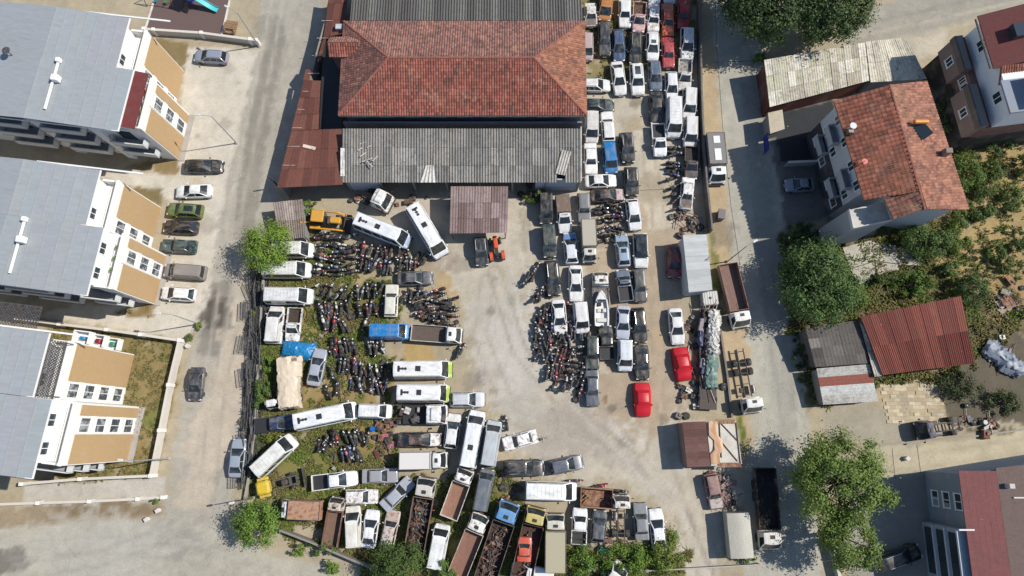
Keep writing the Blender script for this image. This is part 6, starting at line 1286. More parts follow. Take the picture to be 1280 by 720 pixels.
    V('stake_truck', 'junk_truck', (638, 628), (605, 728), (96, 160, 214), 'long truck with a light blue cab and scrap load', 'truck', z=1.3, side=(90, 80, 74), floor=(70, 54, 48), wid=1.1)
    V('stake_truck', 'junk_truck', (671, 635), (652, 720), (212, 192, 110), 'truck with a pale yellow cab carrying a red car shell', 'truck', z=1.3, side=(70, 62, 58), floor=(80, 58, 50), wid=1.05)
    V('long_box_truck', 'box_truck', (694, 643), (693.5, 714), (214, 210, 196), 'truck with a long beige box and white cab', 'truck', z=1.3, side=(188, 178, 150), wid=1.05)
    V('minibus_plain', 'parked_minibus', (722, 615), (656.5, 613), (234, 236, 234), 'white minibus lying crosswise above the junk trucks', 'minibus', z=1.3, wid=1.05)
    V('pickup_canopy', 'parked_pickup', (725, 634), (723, 680), (232, 232, 232), 'white pickup with bars over its bed', 'pickup')
    V('hatchback', 'wrecked_car', (750, 637), (746.5, 678), (76, 84, 94), 'dark crushed car among the weeds')
    V('short_chassis', 'truck_chassis', (776.5, 619), (777, 680), (222, 220, 212), 'white truck cab with a bare rear chassis', 'truck', z=1.2)
    V('boxy_sedan', 'parked_car', (799.5, 628.5), (802.5, 675), (132, 138, 142), 'grey boxy sedan left of the last white sedan')
    V('sedan', 'parked_car', (818.5, 635.5), (825, 688.5), (234, 234, 236), 'white sedan at the lower right end of the yard rows')
    # street side of the east wall
    t = V('box_truck', 'box_truck', (898, 231.5), (891.5, 165), (230, 232, 232), 'white truck with a grey roofed box parked on the street', 'truck', z=1.4, side=(132, 128, 124), wid=1.15)
    for x, l_ in ((-1.75, .8), (-.1, 1.3)): MB().bbox((x, .0, 2.44), (l_, .72, .05), .02).build('roof_panel', 'satin', t, lin((226, 228, 226)))
    V('stake_truck', 'tipper_truck', (927, 409), (908, 331), (228, 226, 220), 'truck with a long rusty brown bed on the street', 'truck', z=1.2, side=(150, 120, 106), floor=(140, 112, 102))
    V('lorry_chassis', 'truck_chassis', (941, 516), (926, 436), (220, 220, 216), 'bare lorry chassis with white cab on the street', 'truck', z=1.2)
    V('stake_truck', 'tipper_truck', (962.5, 691), (954, 581), (222, 216, 206), 'long dark bedded truck in the shade of the big tree', 'truck', z=1.2, side=(54, 52, 50), floor=(46, 44, 42), wid=1.05)
    V('short_chassis', 'truck_chassis', (1147, 539), (1205, 531), (28, 58, 92), 'dark blue truck with bare chassis on the east lane', 'truck', z=1.2, wid=1.05)
cars()

# ------------------------------------------------------------------ covered cars
def shroud(name, f, r, color, label, matn='tarp', w=.98, h=1.5, cab=(-.5, .25), seed=1, cat='covered car', bumpy=.05):
    A, B = G(f[0], f[1], .7), G(r[0], r[1], .7); d = A - B; Ln = d.length; rr = random.Random(seed)
    t = thing(name, label, cat, ((A.x + B.x) / 2, (A.y + B.y) / 2, 0), math.atan2(d.y, d.x))
    prof = [(-.5, .78, .55), (-.48, .92, .86), (-.40, .98, .98), (-.28, 1, 1.08), (-.18, 1, h * .94), (-.05, 1, h), (.08, 1, h * .97), (.20, 1, 1.10), (.32, .98, .98), (.42, .92, .88), (.48, .82, .7), (.5, .66, .5)]
    rs = []
    for u, wk, zt in prof:
        hw = w * wk; top = hw * (.62 if zt > 1.2 else .8); j = lambda: rr.uniform(-bumpy, bumpy)
        pts = [(hw * 1.04, .06), (hw * 1.02 + j() * .5, .4), (hw + j() * .5, min(.86, zt * .75)), (top + j(), zt - .05), (top * .4, zt + .02 + j() * .4), (-top * .4, zt + .02 + j() * .4), (-top + j(), zt - .05), (-hw + j() * .5, min(.86, zt * .75)), (-hw * 1.02 + j() * .5, .4), (-hw * 1.04, .06)]
        rs.append([Vector((u * Ln, y, z)) for y, z in pts])
    MB().rings(rs).build('cover', matn, t, lin(color), smooth=24)
    for u_ in (-.22, .13): MB().tube([(u_ * Ln, -w * 1.05, .3), (u_ * Ln, -w * .98, .9), (u_ * Ln, -w * .58, h * .98), (u_ * Ln, w * .58, h * .98), (u_ * Ln, w * .98, .9), (u_ * Ln, w * 1.05, .3)], .018, 4).build('seam', matn, t, lin(tuple(int(v * .6) for v in color)))
    for sd in (-1, 1): MB().bbox((.16 * Ln, sd * (w + .04), .98), (.22, .2, .16), .06).build('mirror_pocket', matn, t, lin(color))
    b = MB()
    for sd in (-1, 1): b.tube([(-.3 * Ln, sd * w * 1.03, .2), (.3 * Ln, sd * w * 1.03, .2)], .02)
    b.build('hem_cord', 'black_plastic', t); return t
shroud('covered_car', (804, 521), (802, 478), (206, 26, 42), 'car under a bright red cover, lower left of the two', 'satin', seed=2)
shroud('covered_car', (856, 476), (849, 434), (202, 22, 38), 'car under a bright red cover below the lone white sedan', 'satin', seed=3)
# ------------------------------------------------------------------ boat on its carrier
vehicle('boat_carrier', 'boat_carrier', (750, 341), (752, 407), (222, 220, 214), 'worn white carrier truck under the small boat', 'truck', z=1.0, side=(200, 196, 188), floor=(70, 66, 62))
def boat():
    p = G(751.8, 385, 1.4); q = G(751.6, 361, 1.4); d = q - p
    t = thing('motor_boat', 'small open white motor boat lying on the carrier truck', 'boat', (p.x, p.y, .98), math.atan2(d.y, d.x))
    st = [(-2.2, .82, .1), (-1.2, .86, .06), (0, .84, .05), (1.0, .66, .1), (1.7, .38, .22), (2.15, .06, .4)]
    b = MB(); rs = []
    for x, w, zb in st: rs.append([Vector((x, y, z)) for y, z in ((w, .72), (w * .94, .5), (w * .55, zb + .08), (0, zb), (-w * .55, zb + .08), (-w * .94, .5), (-w, .72), (-w * .80, .72), (-w * .74, .34), (0, .26 + .1 * (x > 1)), (w * .74, .34), (w * .80, .72))])
    for r_ in rs: r_.reverse()
    b.rings(rs).build('hull', 'paint', t, lin((232, 232, 228)), smooth=35)
    MB().add([(1.0, -.55, .735), (1.0, .55, .735), (1.7, .32, .74), (2.1, .05, .75), (2.1, -.05, .75), (1.7, -.32, .74)], [(0, 5, 4, 3, 2, 1)][::1]).build('fore_deck', 'paint', t, lin((226, 224, 218)))
    MB().add([(.85, -.6, .74), (.85, .6, .74), (.6, .5, 1.1), (.6, -.5, 1.1)], [(0, 1, 2, 3)]).build('windscreen', 'glass', t)
    for x, y in ((-.3, .32), (-.3, -.32), (-1.5, 0)): MB().bbox((x, y, .48), (.5, .45 if y else 1.2, .32), .06).build('seat', 'satin', t, lin((214, 210, 200)))
    MB().bbox((.35, .3, .6), (.3, .5, .5), .06).build('console', 'black_plastic', t)
    MB().bbox((-2.3, 0, .62), (.32, .34, .6), .08).build('outboard_motor', 'black_plastic', t)
    MB().tube([(1.0, .62, .76), (1.6, .40, .95), (2.12, .02, 1.0), (1.6, -.40, .95), (1.0, -.62, .76)], .018).build('bow_rail', 'bright_metal', t)
boat()

# ------------------------------------------------------------------ yellow backhoe, orange tractor, yellow stripped loader, lorry cabs
YL = lin((236, 168, 20))
def backhoe():
    p = G(407, 279); t = thing('backhoe_loader', 'yellow backhoe loader below the brown lean-to', 'backhoe', (p.x, p.y, 0), R(-5))
    MB().bbox((1.55, .1, 1.2), (1.35, .8, .7), .1).build('bonnet', 'paint', t, YL)
    MB().bbox((0, 0, .85), (3.6, .8, .4), .06).build('chassis', 'dark_metal', t)
    MB().bbox((.72, 0, 1.25), (.3, .9, .6), .06).build('engine_bay', 'dark_metal', t)
    MB().bbox((-.35, .1, 2.62), (1.55, 1.5, .14), .08).build('cab_roof', 'paint', t, YL)
    for x in (-1.0, .35):
        for y in (-.6, .75): MB().box((x, y, 1.88), (.09, .09, 1.5)).build('cab_post', 'black_plastic', t)
    MB().box((.38, .1, 1.9), (.03, 1.2, 1.3)).build('windscreen', 'glass', t)
    MB().box((-1.03, .1, 1.9), (.03, 1.2, 1.3)).build('rear_window', 'glass', t)
    MB().bbox((-.35, .1, 1.3), (.55, .6, .5), .08).build('seat', 'black_plastic', t)
    for sd in (-1, 1):
        MB().bbox((.4, sd * 1.12, 1.3), (2.6, .2, .26), .05).build('loader_arm', 'paint', t, YL)
        MB().tube([(1.7, sd * 1.12, 1.3), (2.7, sd * 1.0, .7)], .1).build('arm_tip', 'paint', t, YL)
        MB().bbox((-.85, sd * 1.0, 1.3), (1.3, .42, .1), .05).build('mudguard', 'paint', t, YL)
        put('wheel', WHEEL['big'], t, None, (-.85, sd * 1.05, .62)); put('wheel', WHEEL['truck'], t, None, (1.75, sd * .85, .46))
    MB().prism([(2.6, -1.15), (3.3, -1.15), (3.3, 1.15), (2.6, 1.15)], .15, .25).box((2.6, 0, .55), (.08, 2.3, .7)).box((2.95, 1.12, .45), (.7, .06, .5)).box((2.95, -1.12, .45), (.7, .06, .5)).build('bucket', 'dark_metal', t)
    MB().tube([(-1.6, -.3, 1.1), (-2.3, -.9, 2.5), (-3.0, -1.5, 1.5)], .13).build('boom', 'paint', t, YL)
    MB().bbox((-2.9, -1.6, .9), (.6, .6, .9), .1).build('dig_bucket', 'paint', t, YL)
    for sd in (-1, 1): MB().tube([(-1.7, sd * .5, .9), (-1.9, sd * 1.0, .1)], .07).build('stabiliser', 'paint', t, YL)
backhoe()
def tractor(name, f, r, colr, label):
    A, B = G(f[0], f[1], .8), G(r[0], r[1], .8); d = A - B
    t = thing(name, label, 'tractor', ((A.x + B.x) / 2, (A.y + B.y) / 2, 0), math.atan2(d.y, d.x)); c = lin(colr)
    MB().bbox((.85, 0, 1.05), (1.6, .55, .6), .1).build('bonnet', 'paint', t, c)
    MB().bbox((.2, 0, .7), (2.6, .42, .4), .05).build('gearbox', 'dark_metal', t)
    for sd in (-1, 1):
        MB().rings([[Vector((x, sd * .72 + y, z)) for y in (-.2, .2)] + [Vector((x * .97, sd * .72 + y, z - .06)) for y in (.2, -.2)] for x, z in ((-1.35, .9), (-1.2, 1.22), (-.85, 1.34), (-.5, 1.26), (-.25, 1.0))]).build('mudguard', 'paint', t, c, smooth=50)
        put('wheel', WHEEL['big'], t, None, (-.8, sd * .72, .62)); put('wheel', WHEEL['truck'], t, None, (1.2, sd * .6, .46))
    MB().bbox((-.75, 0, 1.15), (.45, .48, .18), .05).bbox((-.98, 0, 1.4), (.1, .46, .4), .04).build('seat', 'black_plastic', t)
    MB().tube([(-.1, 0, 1.2), (-.32, 0, 1.45)], .03).lathe([(.2, 0), (.2, .03)], (-.33, 0, 1.45), 'Z', 12).build('steering_wheel', 'black_plastic', t)
    MB().tube([(.7, .22, 1.3), (.7, .22, 1.9)], .035).build('exhaust', 'dark_metal', t)
tractor('tractor', (618, 295), (623, 329), (232, 92, 46), 'small orange red tractor beside the black car at the carport')
def loader():
    p = G(348, 605); t = thing('stripped_loader', 'yellow stripped loader with a bare grey frame by the fence corner', 'loader', (p.x, p.y, 0), R(194)); c = lin((232, 198, 48))
    MB().bbox((1.2, 0, 1.5), (1.5, 1.5, .9), .2).build('engine_cover', 'paint', t, c)
    MB().bbox((1.3, .95, 1.1), (1.3, .35, .3), .08).bbox((1.3, -.95, 1.1), (1.3, .35, .3), .08).build('fender', 'paint', t, c)
    for sd in (-1, 1):
        MB().box((-1.2, sd * .45, .85), (3.0, .16, .3)).build('frame_rail', 'grey_metal', t)
        put('wheel', WHEEL['big'], t, None, (1.2, sd * .95, .62)); put('wheel', WHEEL['truck'], t, None, (-1.9, sd * .75, .46))
    for x in (-2.5, -1.7, -.9): MB().box((x, 0, .88), (.3, .75, .2)).build('cross_member', 'grey_metal', t)
    MB().bbox((-1.1, 0, 1.15), (.7, .6, .5), .1).build('engine', 'dark_metal', t)
    MB().box((-3.2, 0, .6), (.12, 2.2, .5)).build('blade', 'grey_metal', t)
loader()
def lorry_cab(name, c, ang, colr, label, open_back=False, Lx=2.2):
    p = G(*c, 1.3); t = thing(name, label, 'lorry cab', (p.x, p.y, 0), R(ang)); cc = lin(colr)
    st = [(-Lx / 2, .98, .5, 1.5), (0, 1, .5, 1.52), (Lx / 2 - .5, 1, .5, 1.48), (Lx / 2 - .12, .96, .52, 1.3), (Lx / 2, .84, .56, 1.0)]
    MB().rings([xsec(x, h * 1.15, a, b, .1) for x, h, a, b in st]).build('cab_body', 'worn_paint', t, cc, smooth=42)
    k = Kit('tmp', 2); cabin_parts(k, -Lx / 2 + .1, Lx / 2 - .15, 1.08, 1.46, -Lx / 2 + .15, Lx / 2 - .6, .96, 2.5, mat_='worn_paint', side_splits=[0, .06, .6, .95, .97, 1], rear_glass=False)
    for nm, me, role, loc in k.parts: put(nm, me, t, cc, loc)
    MB().bbox((-.1, 0, 2.66), (1.0, 1.5, .2), .12).build('roof_spoiler', 'paint', t, cc)
    MB().bbox((Lx / 2 + .02, 0, .62), (.22, 2.3, .3), .06).build('bumper', 'dark_metal', t)
    for sd in (-1, 1): put('wheel', WHEEL['truck'], t, None, (.25, sd * 1.0, .46)); MB().bbox((.75, sd * 1.34, 1.9), (.1, .2, .5), .03).build('mirror', 'black_plastic', t)
    if open_back:
        for sd in (-1, 1): MB().box((-Lx / 2 - 1.8, sd * .42, .8), (3.6, .1, .22)).build('chassis_rail', 'dark_metal', t)
        for i in range(2):
            for sd in (-1, 1): put('wheel', WHEEL['dual'], t, None, (-Lx / 2 - 2.2 - i * 1.05, sd * .85, .46))
        MB().bbox((-Lx / 2 - 1.5, 0, 1.02), (2.6, 2.2, .12), .03).build('deck', 'black_plastic', t)
        rr = random.Random(5)
        for i in range(7): MB().bbox((-Lx / 2 - rr.uniform(.5, 3.3), rr.uniform(-.9, .9), 1.3), (rr.uniform(.3, .8), rr.uniform(.3, .8), rr.uniform(.2, .6)), .06, rr.uniform(0, 3)).build('scrap_piece', rr.choice(['worn_paint', 'dark_metal', 'grey_metal']), t, lin((210, 208, 204)))
    else:
        for sd in (-1, 1): MB().box((-Lx / 2 - .8, sd * .42, .8), (1.6, .1, .22)).build('chassis_rail', 'dark_metal', t)
        for sd in (-1, 1): put('wheel', WHEEL['dual'], t, None, (-Lx / 2 - 1.0, sd * .85, .46))
    return t
lorry_cab('lorry_cab', (478, 251), -25, (230, 230, 226), 'white lorry cab with a roof spoiler in front of the grey lean-to')
lorry_cab('lorry_cab', (546, 518), 0, (228, 228, 226), 'crashed white lorry cab with a torn black deck behind it', True, 2.4)
# ------------------------------------------------------------------ motorcycles and scooters
def bike_kit(name, scooter=False):
    k = Kit(name, 1.95)
    w = 'tiny' if scooter else 'bike'; r = .24 if scooter else .30
    k.parts.append(('wheel', WHEEL[w], None, (.66, 0, r))); k.parts.append(('wheel', WHEEL[w], None, (-.66, 0, r)))
    k.part('frame', MB().tube([(-.66, .07, r), (-.2, .1, .42), (.1, .1, .40), (.42, .05, .8)], .03, 5).tube([(-.66, -.07, r), (-.2, -.1, .42), (.1, -.1, .40), (.42, -.05, .8)], .03, 5).bbox((.02, 0, .42), (.42, .26, .34), .05).tube([(-.1, -.16, .34), (-.75, -.18, .36)], .04, 6), 'dark_metal')
    k.part('front_fork', MB().tube([(.66, .08, r), (.44, .08, .92)], .025, 5).tube([(.66, -.08, r), (.44, -.08, .92)], .025, 5), 'grey_metal')
    k.part('handlebar', MB().tube([(.30, .36, .98), (.38, .22, 1.0), (.44, 0, .95), (.38, -.22, 1.0), (.30, -.36, .98)], .022, 5).tube([(.38, .2, 1.0), (.40, .3, 1.18)], .012, 4).tube([(.38, -.2, 1.0), (.40, -.3, 1.18)], .012, 4).bbox((.40, .31, 1.2), (.03, .12, .08), .01).bbox((.40, -.31, 1.2), (.03, .12, .08), .01), 'black_plastic')
    k.part('mudguard', MB().rings([[Vector((.66 + (r + .04) * math.cos(a), y, r + (r + .04) * math.sin(a))) for y in (-.07, .07)] + [Vector((.66 + (r + .02) * math.cos(a), y, r + (r + .02) * math.sin(a))) for y in (.07, -.07)] for a in (.3, .8, 1.3, 1.8, 2.3)]), 'paint', 'b', 50)
    k.part('headlamp', MB().lathe([(.05, -.08), (.10, 0), (.10, .05)], (.56, 0, .88), 'X', 10), 'lamp_lens')
    if scooter:
        k.part('leg_shield', MB().rings([[Vector((x, y, z)) for y, z in ((-w_, .3), (-w_, .75), (-w_ * .5, .98), (w_ * .5, .98), (w_, .75), (w_, .3))] for x, w_ in ((.34, .20), (.44, .22), (.52, .12))]), 'paint', 'b', 40)
        k.part('foot_board', MB().bbox((.08, 0, .30), (.5, .36, .06), .02), 'black_plastic')
        k.part('body_shell', MB().rings([xsec(x, w_, .32, z, .08, .01) for x, w_, z in ((-.86, .10, .62), (-.78, .16, .68), (-.45, .20, .70), (-.22, .17, .68), (-.16, .12, .62))]), 'paint', 'b', 45)
        k.part('seat', MB().rings([xsec(x, w_, .68, z, .05, .02) for x, w_, z in ((-.82, .11, .74), (-.7, .15, .80), (-.35, .15, .80), (-.2, .10, .74))]), 'black_plastic', None, 45)
        k.part('top_box', MB().bbox((-.86, 0, .88), (.3, .36, .24), .05), 'black_plastic')
    else:
        k.part('tank', MB().rings([xsec(x, w_, .66, z, .07, .02) for x, w_, z in ((-.16, .09, .78), (-.05, .15, .88), (.18, .17, .92), (.34, .12, .88), (.40, .06, .80))]), 'paint', 'b', 50)
        k.part('seat', MB().rings([xsec(x, w_, .68, z, .05, .01) for x, w_, z in ((-.82, .08, .82), (-.72, .13, .84), (-.35, .15, .80), (-.12, .10, .78))]), 'black_plastic', None, 45)
        k.part('tail', MB().rings([xsec(x, w_, .62, z, .04, .01) for x, w_, z in ((-.95, .05, .80), (-.85, .10, .80), (-.5, .10, .70))]), 'paint', 'b', 45)
bike_kit('motorcycle'); bike_kit('scooter', True)
ORD = ['first', 'second', 'third', 'fourth', 'fifth', 'sixth', 'seventh', 'eighth', 'ninth', 'tenth', 'eleventh', 'twelfth']
BCOL = [('black', (30, 30, 32)), ('black', (24, 24, 26)), ('dark grey', (62, 62, 66)), ('dark grey', (54, 50, 50)), ('grey', (112, 112, 116)), ('white', (216, 216, 214)), ('silver', (168, 170, 174)), ('red', (176, 28, 40)), ('dark red', (104, 24, 32)), ('blue', (40, 70, 140)), ('brown', (92, 70, 56)), ('black', (34, 32, 34)), ('dark grey', (48, 48, 52))]
brnd = random.Random(21); LABELS_USED = set()
def bike(px, py, head, color, label, kind='motorcycle', fallen=False, scale=1.0, group='impounded motorcycles'):
    p = G(px, py, .5); k = PROTO[kind]
    t = thing(kind, label, 'motorcycle' if kind == 'motorcycle' else 'scooter', (p.x, p.y, 0), R(head), group)
    roll = brnd.choice((-1, 1)) * R(brnd.uniform(76, 84)) if fallen else R(brnd.uniform(4, 11))
    t.rotation_euler = (roll, 0, R(head)); t.location.z = .16 if fallen else 0.0
    if not fallen: t.location.z = .012
    t.scale = (scale, scale, scale)
    c = lin(color)
    for nm, me, role, loc in k.parts:
        o = put(nm, me, t, c if role == 'b' else (1, 1, 1, 1), loc)
    return t
ROWS = [  # x0 y0 x1 y1 count heading where (read from the first end)
 (402, 294, 402, 345, 11, 2, 'from the top in the left column below the backhoe'),
 (422, 294, 421, 345, 11, -3, 'from the top in the middle column below the backhoe'),
 (441, 297, 440, 341, 9, 4, 'from the top in the right column below the backhoe'),
 (455, 312, 512, 320, 12, 84, 'from the left in the row beneath the bluish nosed minibus'),
 (452, 328, 492, 336, 10, 80, 'from the left in the row above the cream car'),
 (499, 330, 531, 325, 8, 74, 'from the left in the row above the slate sedan'),
 (398, 385, 432, 384, 8, 96, 'from the left, upper row right of the stripped pickup'),
 (402, 405, 430, 406, 7, 100, 'from the left, lower row right of the stripped pickup'),
 (393, 358, 436, 368, 7, 60, 'from the left, beside the lowest west minibus'),
 (446, 368, 474, 360, 6, 78, 'from the left in the row left of the cream car'),
 (447, 388, 478, 386, 7, 92, 'from the left in the row above the blue van'),
 (503, 372, 520, 370, 5, 72, 'from the left in the row right of the cream car'),
 (530, 364, 529, 402, 8, 8, 'from the top, left column above the flatbed truck'),
 (548, 362, 548, 404, 9, 3, 'from the top, middle column above the flatbed truck'),
 (565, 376, 564, 402, 5, -6, 'from the top, right column above the flatbed truck'),
 (416, 433, 441, 433, 8, 92, 'from the left in the row beside the silver bonnet'),
 (459, 433, 480, 433, 6, 90, 'from the left in the row under the blue van'),
 (414, 446, 416, 464, 2, 100, 'from the top in the pair right of the silver sedan'),
 (427, 456, 446, 456, 6, 88, 'from the left, short row amid the weeds'),
 (449, 462, 486, 462, 10, 94, 'from the left, behind the upper lime nosed minibus'),
 (444, 480, 482, 482, 10, 90, 'from the left, behind the lower lime nosed minibus'),
 (410, 488, 425, 484, 3, 100, 'from the left in the loose row above the coach'),
 (416, 546, 458, 546, 11, 96, 'from the left in the row below the coach'),
 (398, 554, 408, 557, 3, 78, 'from the left, beside the diagonal minibus'),
 (428, 570, 448, 568, 6, 100, 'from the left in the row among greenest weeds'),
 (660, 348, 668, 337, 4, 55, 'from the left, beside the black off-road car'),
 (670, 372, 684, 358, 5, 70, 'from the left, below the black off-road car'),
 (672, 396, 690, 388, 6, 84, 'from the left, row left of the lower white sedan'),
 (670, 414, 736, 414, 12, 92, 'from the left, top row of the big spread'),
 (674, 428, 712, 426, 8, 96, 'from the left, second row of the big spread'),
 (674, 444, 712, 442, 8, 88, 'from the left, middle row of the big spread'),
 (682, 464, 708, 462, 6, 70, 'from the left, lower row of the big spread'),
 (722, 430, 723, 462, 7, 8, 'from the top, beside the dark green off-road car'),
 (698, 479, 728, 474, 6, 62, 'from the left, lowest row of the big spread'),
 (718, 490, 728, 486, 2, 82, 'from the left, beside the lowest grey sedan'),
 (711, 386, 713, 406, 2, 94, 'from the top between white sedan and small van'),
 (752, 258, 754, 300, 9, 4, 'from the top, left column of the scooter heap'),
 (771, 256, 770, 301, 9, -5, 'from the top, right column of the scooter heap'),
 (843, 184, 842, 222, 8, 4, 'from the top, beside the dark pickup by the wall'),
 (846, 230, 844, 264, 6, 30, 'from the top, beside the tilted white wreck'),
]
for x0, y0, x1, y1, n, hd, where in ROWS:
    for i in range(n):
        u = i / max(1, n - 1); cn, cc = brnd.choice(BCOL); kd = 'scooter' if brnd.random() < .3 else 'motorcycle'
        bike(x0 + (x1 - x0) * u + brnd.uniform(-2.4, 2.4), y0 + (y1 - y0) * u + brnd.uniform(-3, 3), hd + brnd.uniform(-22, 22) + (180 if brnd.random() < .25 else 0), cc,
             f'{cn} {kd}, {ORD[i]} {where}', kd, brnd.random() < .12, brnd.uniform(.88, 1.14))
for px, py, hd, cn, cc, wh in ((719, 600, 0, 'dark red', (80, 26, 30), 'lying in front of the crosswise white minibus'), (750, 606, 10, 'red', (186, 32, 48), 'behind the brown tipper body'), (776, 613, -8, 'black', (30, 30, 32), 'above the bare truck cab'),
                           (572, 440, 70, 'black', (28, 28, 30), 'standing alone beside the flatbed truck cab'), (577, 436, 60, 'grey', (120, 120, 122), 'leaning right of the lone black one'), (632, 529, 100, 'black', (26, 26, 28), 'in front of the silver panel van'),
                           (558, 404, 5, 'black', (26, 28, 30), 'parallel to the flatbed truck cab'), (673, 549, 10, 'dark grey', (60, 56, 52), 'behind the crashed white sedan'), (456, 404, 70, 'white', (214, 212, 206), 'alone above the tail of the bright blue van')):
    bike(px, py, hd, cc, f'{cn} motorcycle {wh}', 'motorcycle')

# ------------------------------------------------------------------ scrap: every piece is a part of its heap
def scrap_heap(name, label, pts, n, seed, z=0.0, cols=((90, 80, 74), (150, 150, 150), (60, 56, 54), (120, 92, 76), (206, 204, 198)), spread=.7, big=1.0, cat='scrap heap'):
    rr = random.Random(seed); cs = [G(*p) for p in pts]; c0 = sum(cs, Vector((0, 0, 0))) / len(cs)
    t = thing(name, label, cat, (c0.x, c0.y, z))
    for i in range(n):
        p = rr.choice(cs) - c0 + Vector((rr.gauss(0, spread), rr.gauss(0, spread), 0)); q = rr.random(); a = rr.uniform(0, 3.14); cc = lin(rr.choice(cols))
        zz = rr.uniform(.02, .35)
        if q < .34:
            Ln = rr.uniform(.8, 2.4) * big; d = Vector((math.cos(a), math.sin(a), rr.uniform(-.02, .18)))
            MB().tube([p + Vector((0, 0, .08 + zz)) - d * Ln / 2, p + Vector((0, 0, .12 + zz)), p + Vector((0, 0, .08 + zz)) + d * Ln / 2], rr.uniform(.025, .06), 5).build('pipe', rr.choice(['dark_metal', 'rust', 'grey_metal']), t)
        elif q < .58:
            w, h = rr.uniform(.4, 1.1) * big, rr.uniform(.3, .8) * big; M = Matrix.Rotation(a, 4, 'Z') @ Matrix.Rotation(rr.uniform(-.4, .4), 4, 'X')
            MB().box(p + Vector((0, 0, .2 + zz)), (w, h, .03), M=M).box(p + Vector((w * .3, 0, .26 + zz)), (w * .3, h * .9, .03), M=M).build('panel', rr.choice(['worn_paint', 'rust', 'worn_paint', 'sheet']), t, cc)
        elif q < .74:
            o = put('wheel', WHEEL[rr.choice(['car', 'van', 'truck'])], t, None, p + Vector((0, 0, .12 + zz * .6))); o.rotation_euler = (R(90) + rr.uniform(-.3, .3), 0, a)
        else:
            s_ = rr.uniform(.25, .7) * big
            MB().bbox(p + Vector((0, 0, s_ * .4)), (s_ * 1.2, s_, s_ * .8), .06, a).bbox(p + Vector((.1, .1, s_ * .8)), (s_ * .5, s_ * .5, s_ * .4), .05, a).build('machine_part', rr.choice(['dark_metal', 'dark_metal', 'grey_metal', 'rust']), t)
    return t
scrap_heap('scrap_heap', 'engine parts and wheels heaped against the yard wall above the grey cabin', [(858, 272), (866, 280), (862, 288)], 26, 1)
scrap_heap('scrap_heap', 'wheels and axles piled below the red covered car', [(858, 492), (856, 505), (862, 500)], 18, 2)
scrap_heap('scrap_heap', 'crumpled pink and white panels beside the crashed lorry deck', [(486, 528), (480, 545), (488, 556), (478, 560)], 30, 3, cols=((190, 120, 124), (222, 218, 212), (120, 60, 64), (160, 150, 140)))
scrap_heap('scrap_heap', 'tangle of wheels and wire beside the crosswise white minibus', [(636, 603), (643, 612)], 16, 4)
scrap_heap('scrap_heap', 'dark metal pieces left of the long sheeted trailer', [(868, 405), (868, 430), (872, 455), (878, 480)], 40, 5, cols=((40, 40, 44), (70, 66, 62), (110, 104, 98)))
scrap_heap('scrap_heap', 'rusty car shells and beams below the brown shed', [(896, 600), (905, 612), (912, 625), (908, 600)], 34, 6, cols=((130, 96, 90), (90, 70, 62), (150, 130, 124)), big=1.2)
scrap_heap('scrap_heap', 'planks and coloured pipes in the bushes at the bottom', [(745, 700), (752, 692), (735, 690)], 16, 7, cols=((90, 170, 120), (60, 90, 160), (200, 190, 170)), big=1.6)
scrap_heap('scrap_heap', 'debris heap beside the dark crushed car', [(764, 650), (766, 665)], 14, 8)
scrap_heap('scrap_heap', 'building rubble and planks on the east plot', [(1262, 372), (1250, 380), (1270, 362)], 22, 9, cols=((200, 190, 170), (160, 140, 120)), big=1.5)
scrap_heap('scrap_heap', 'white rubbish and cloth beside the red corrugated shed', [(1252, 440), (1262, 450), (1244, 446)], 22, 10, cols=((220, 220, 216), (140, 150, 170), (200, 196, 190)), big=1.6)
scrap_heap('scrap_heap', 'machine parts behind the dark blue truck', [(1200, 530), (1218, 532), (1235, 530)], 20, 11, big=1.3)
scrap_heap('scrap_heap', 'odd metal pieces under the edge of the grey lean-to', [(455, 250), (448, 258), (520, 248)], 14, 12, spread=.9)
scrap_heap('scrap_heap', 'green and black parts on the deck behind the carport', [(655, 250), (665, 243)], 8, 13, spread=.6)
GB = ((110, 104, 98), (150, 146, 140), (70, 66, 62), (92, 78, 66), (176, 172, 166), (60, 58, 58))
scrap_heap('scrap_heap', 'loose fairings and parts among the motorcycles above the flatbed truck', [(525, 372), (540, 385), (556, 392), (545, 372), (535, 398)], 60, 41, cols=GB, spread=.6, big=.6)
scrap_heap('scrap_heap', 'loose fairings and parts among the bikes right of the stripped pickup', [(400, 375), (415, 395), (430, 380), (412, 412), (436, 398)], 50, 42, cols=GB, spread=.7, big=.6)
scrap_heap('scrap_heap', 'loose fairings and parts among the bikes beside the lime nosed minibuses', [(430, 450), (450, 470), (470, 474), (478, 455), (440, 476)], 50, 43, cols=GB, spread=.7, big=.55)
scrap_heap('scrap_heap', 'loose fairings and parts among the motorcycles below the backhoe', [(412, 310), (430, 325), (455, 318), (480, 325), (412, 335)], 50, 44, cols=GB, spread=.7, big=.55)
scrap_heap('scrap_heap', 'loose fairings and parts in the big motorcycle spread', [(680, 405), (700, 430), (690, 450), (715, 445), (705, 470)], 50, 45, cols=GB, spread=.7, big=.55)
scrap_heap('scrap_heap', 'loose bike parts in the greenest weeds below the coach', [(405, 560), (420, 575), (436, 562), (450, 575)], 30, 46, cols=GB, spread=.7, big=.55)
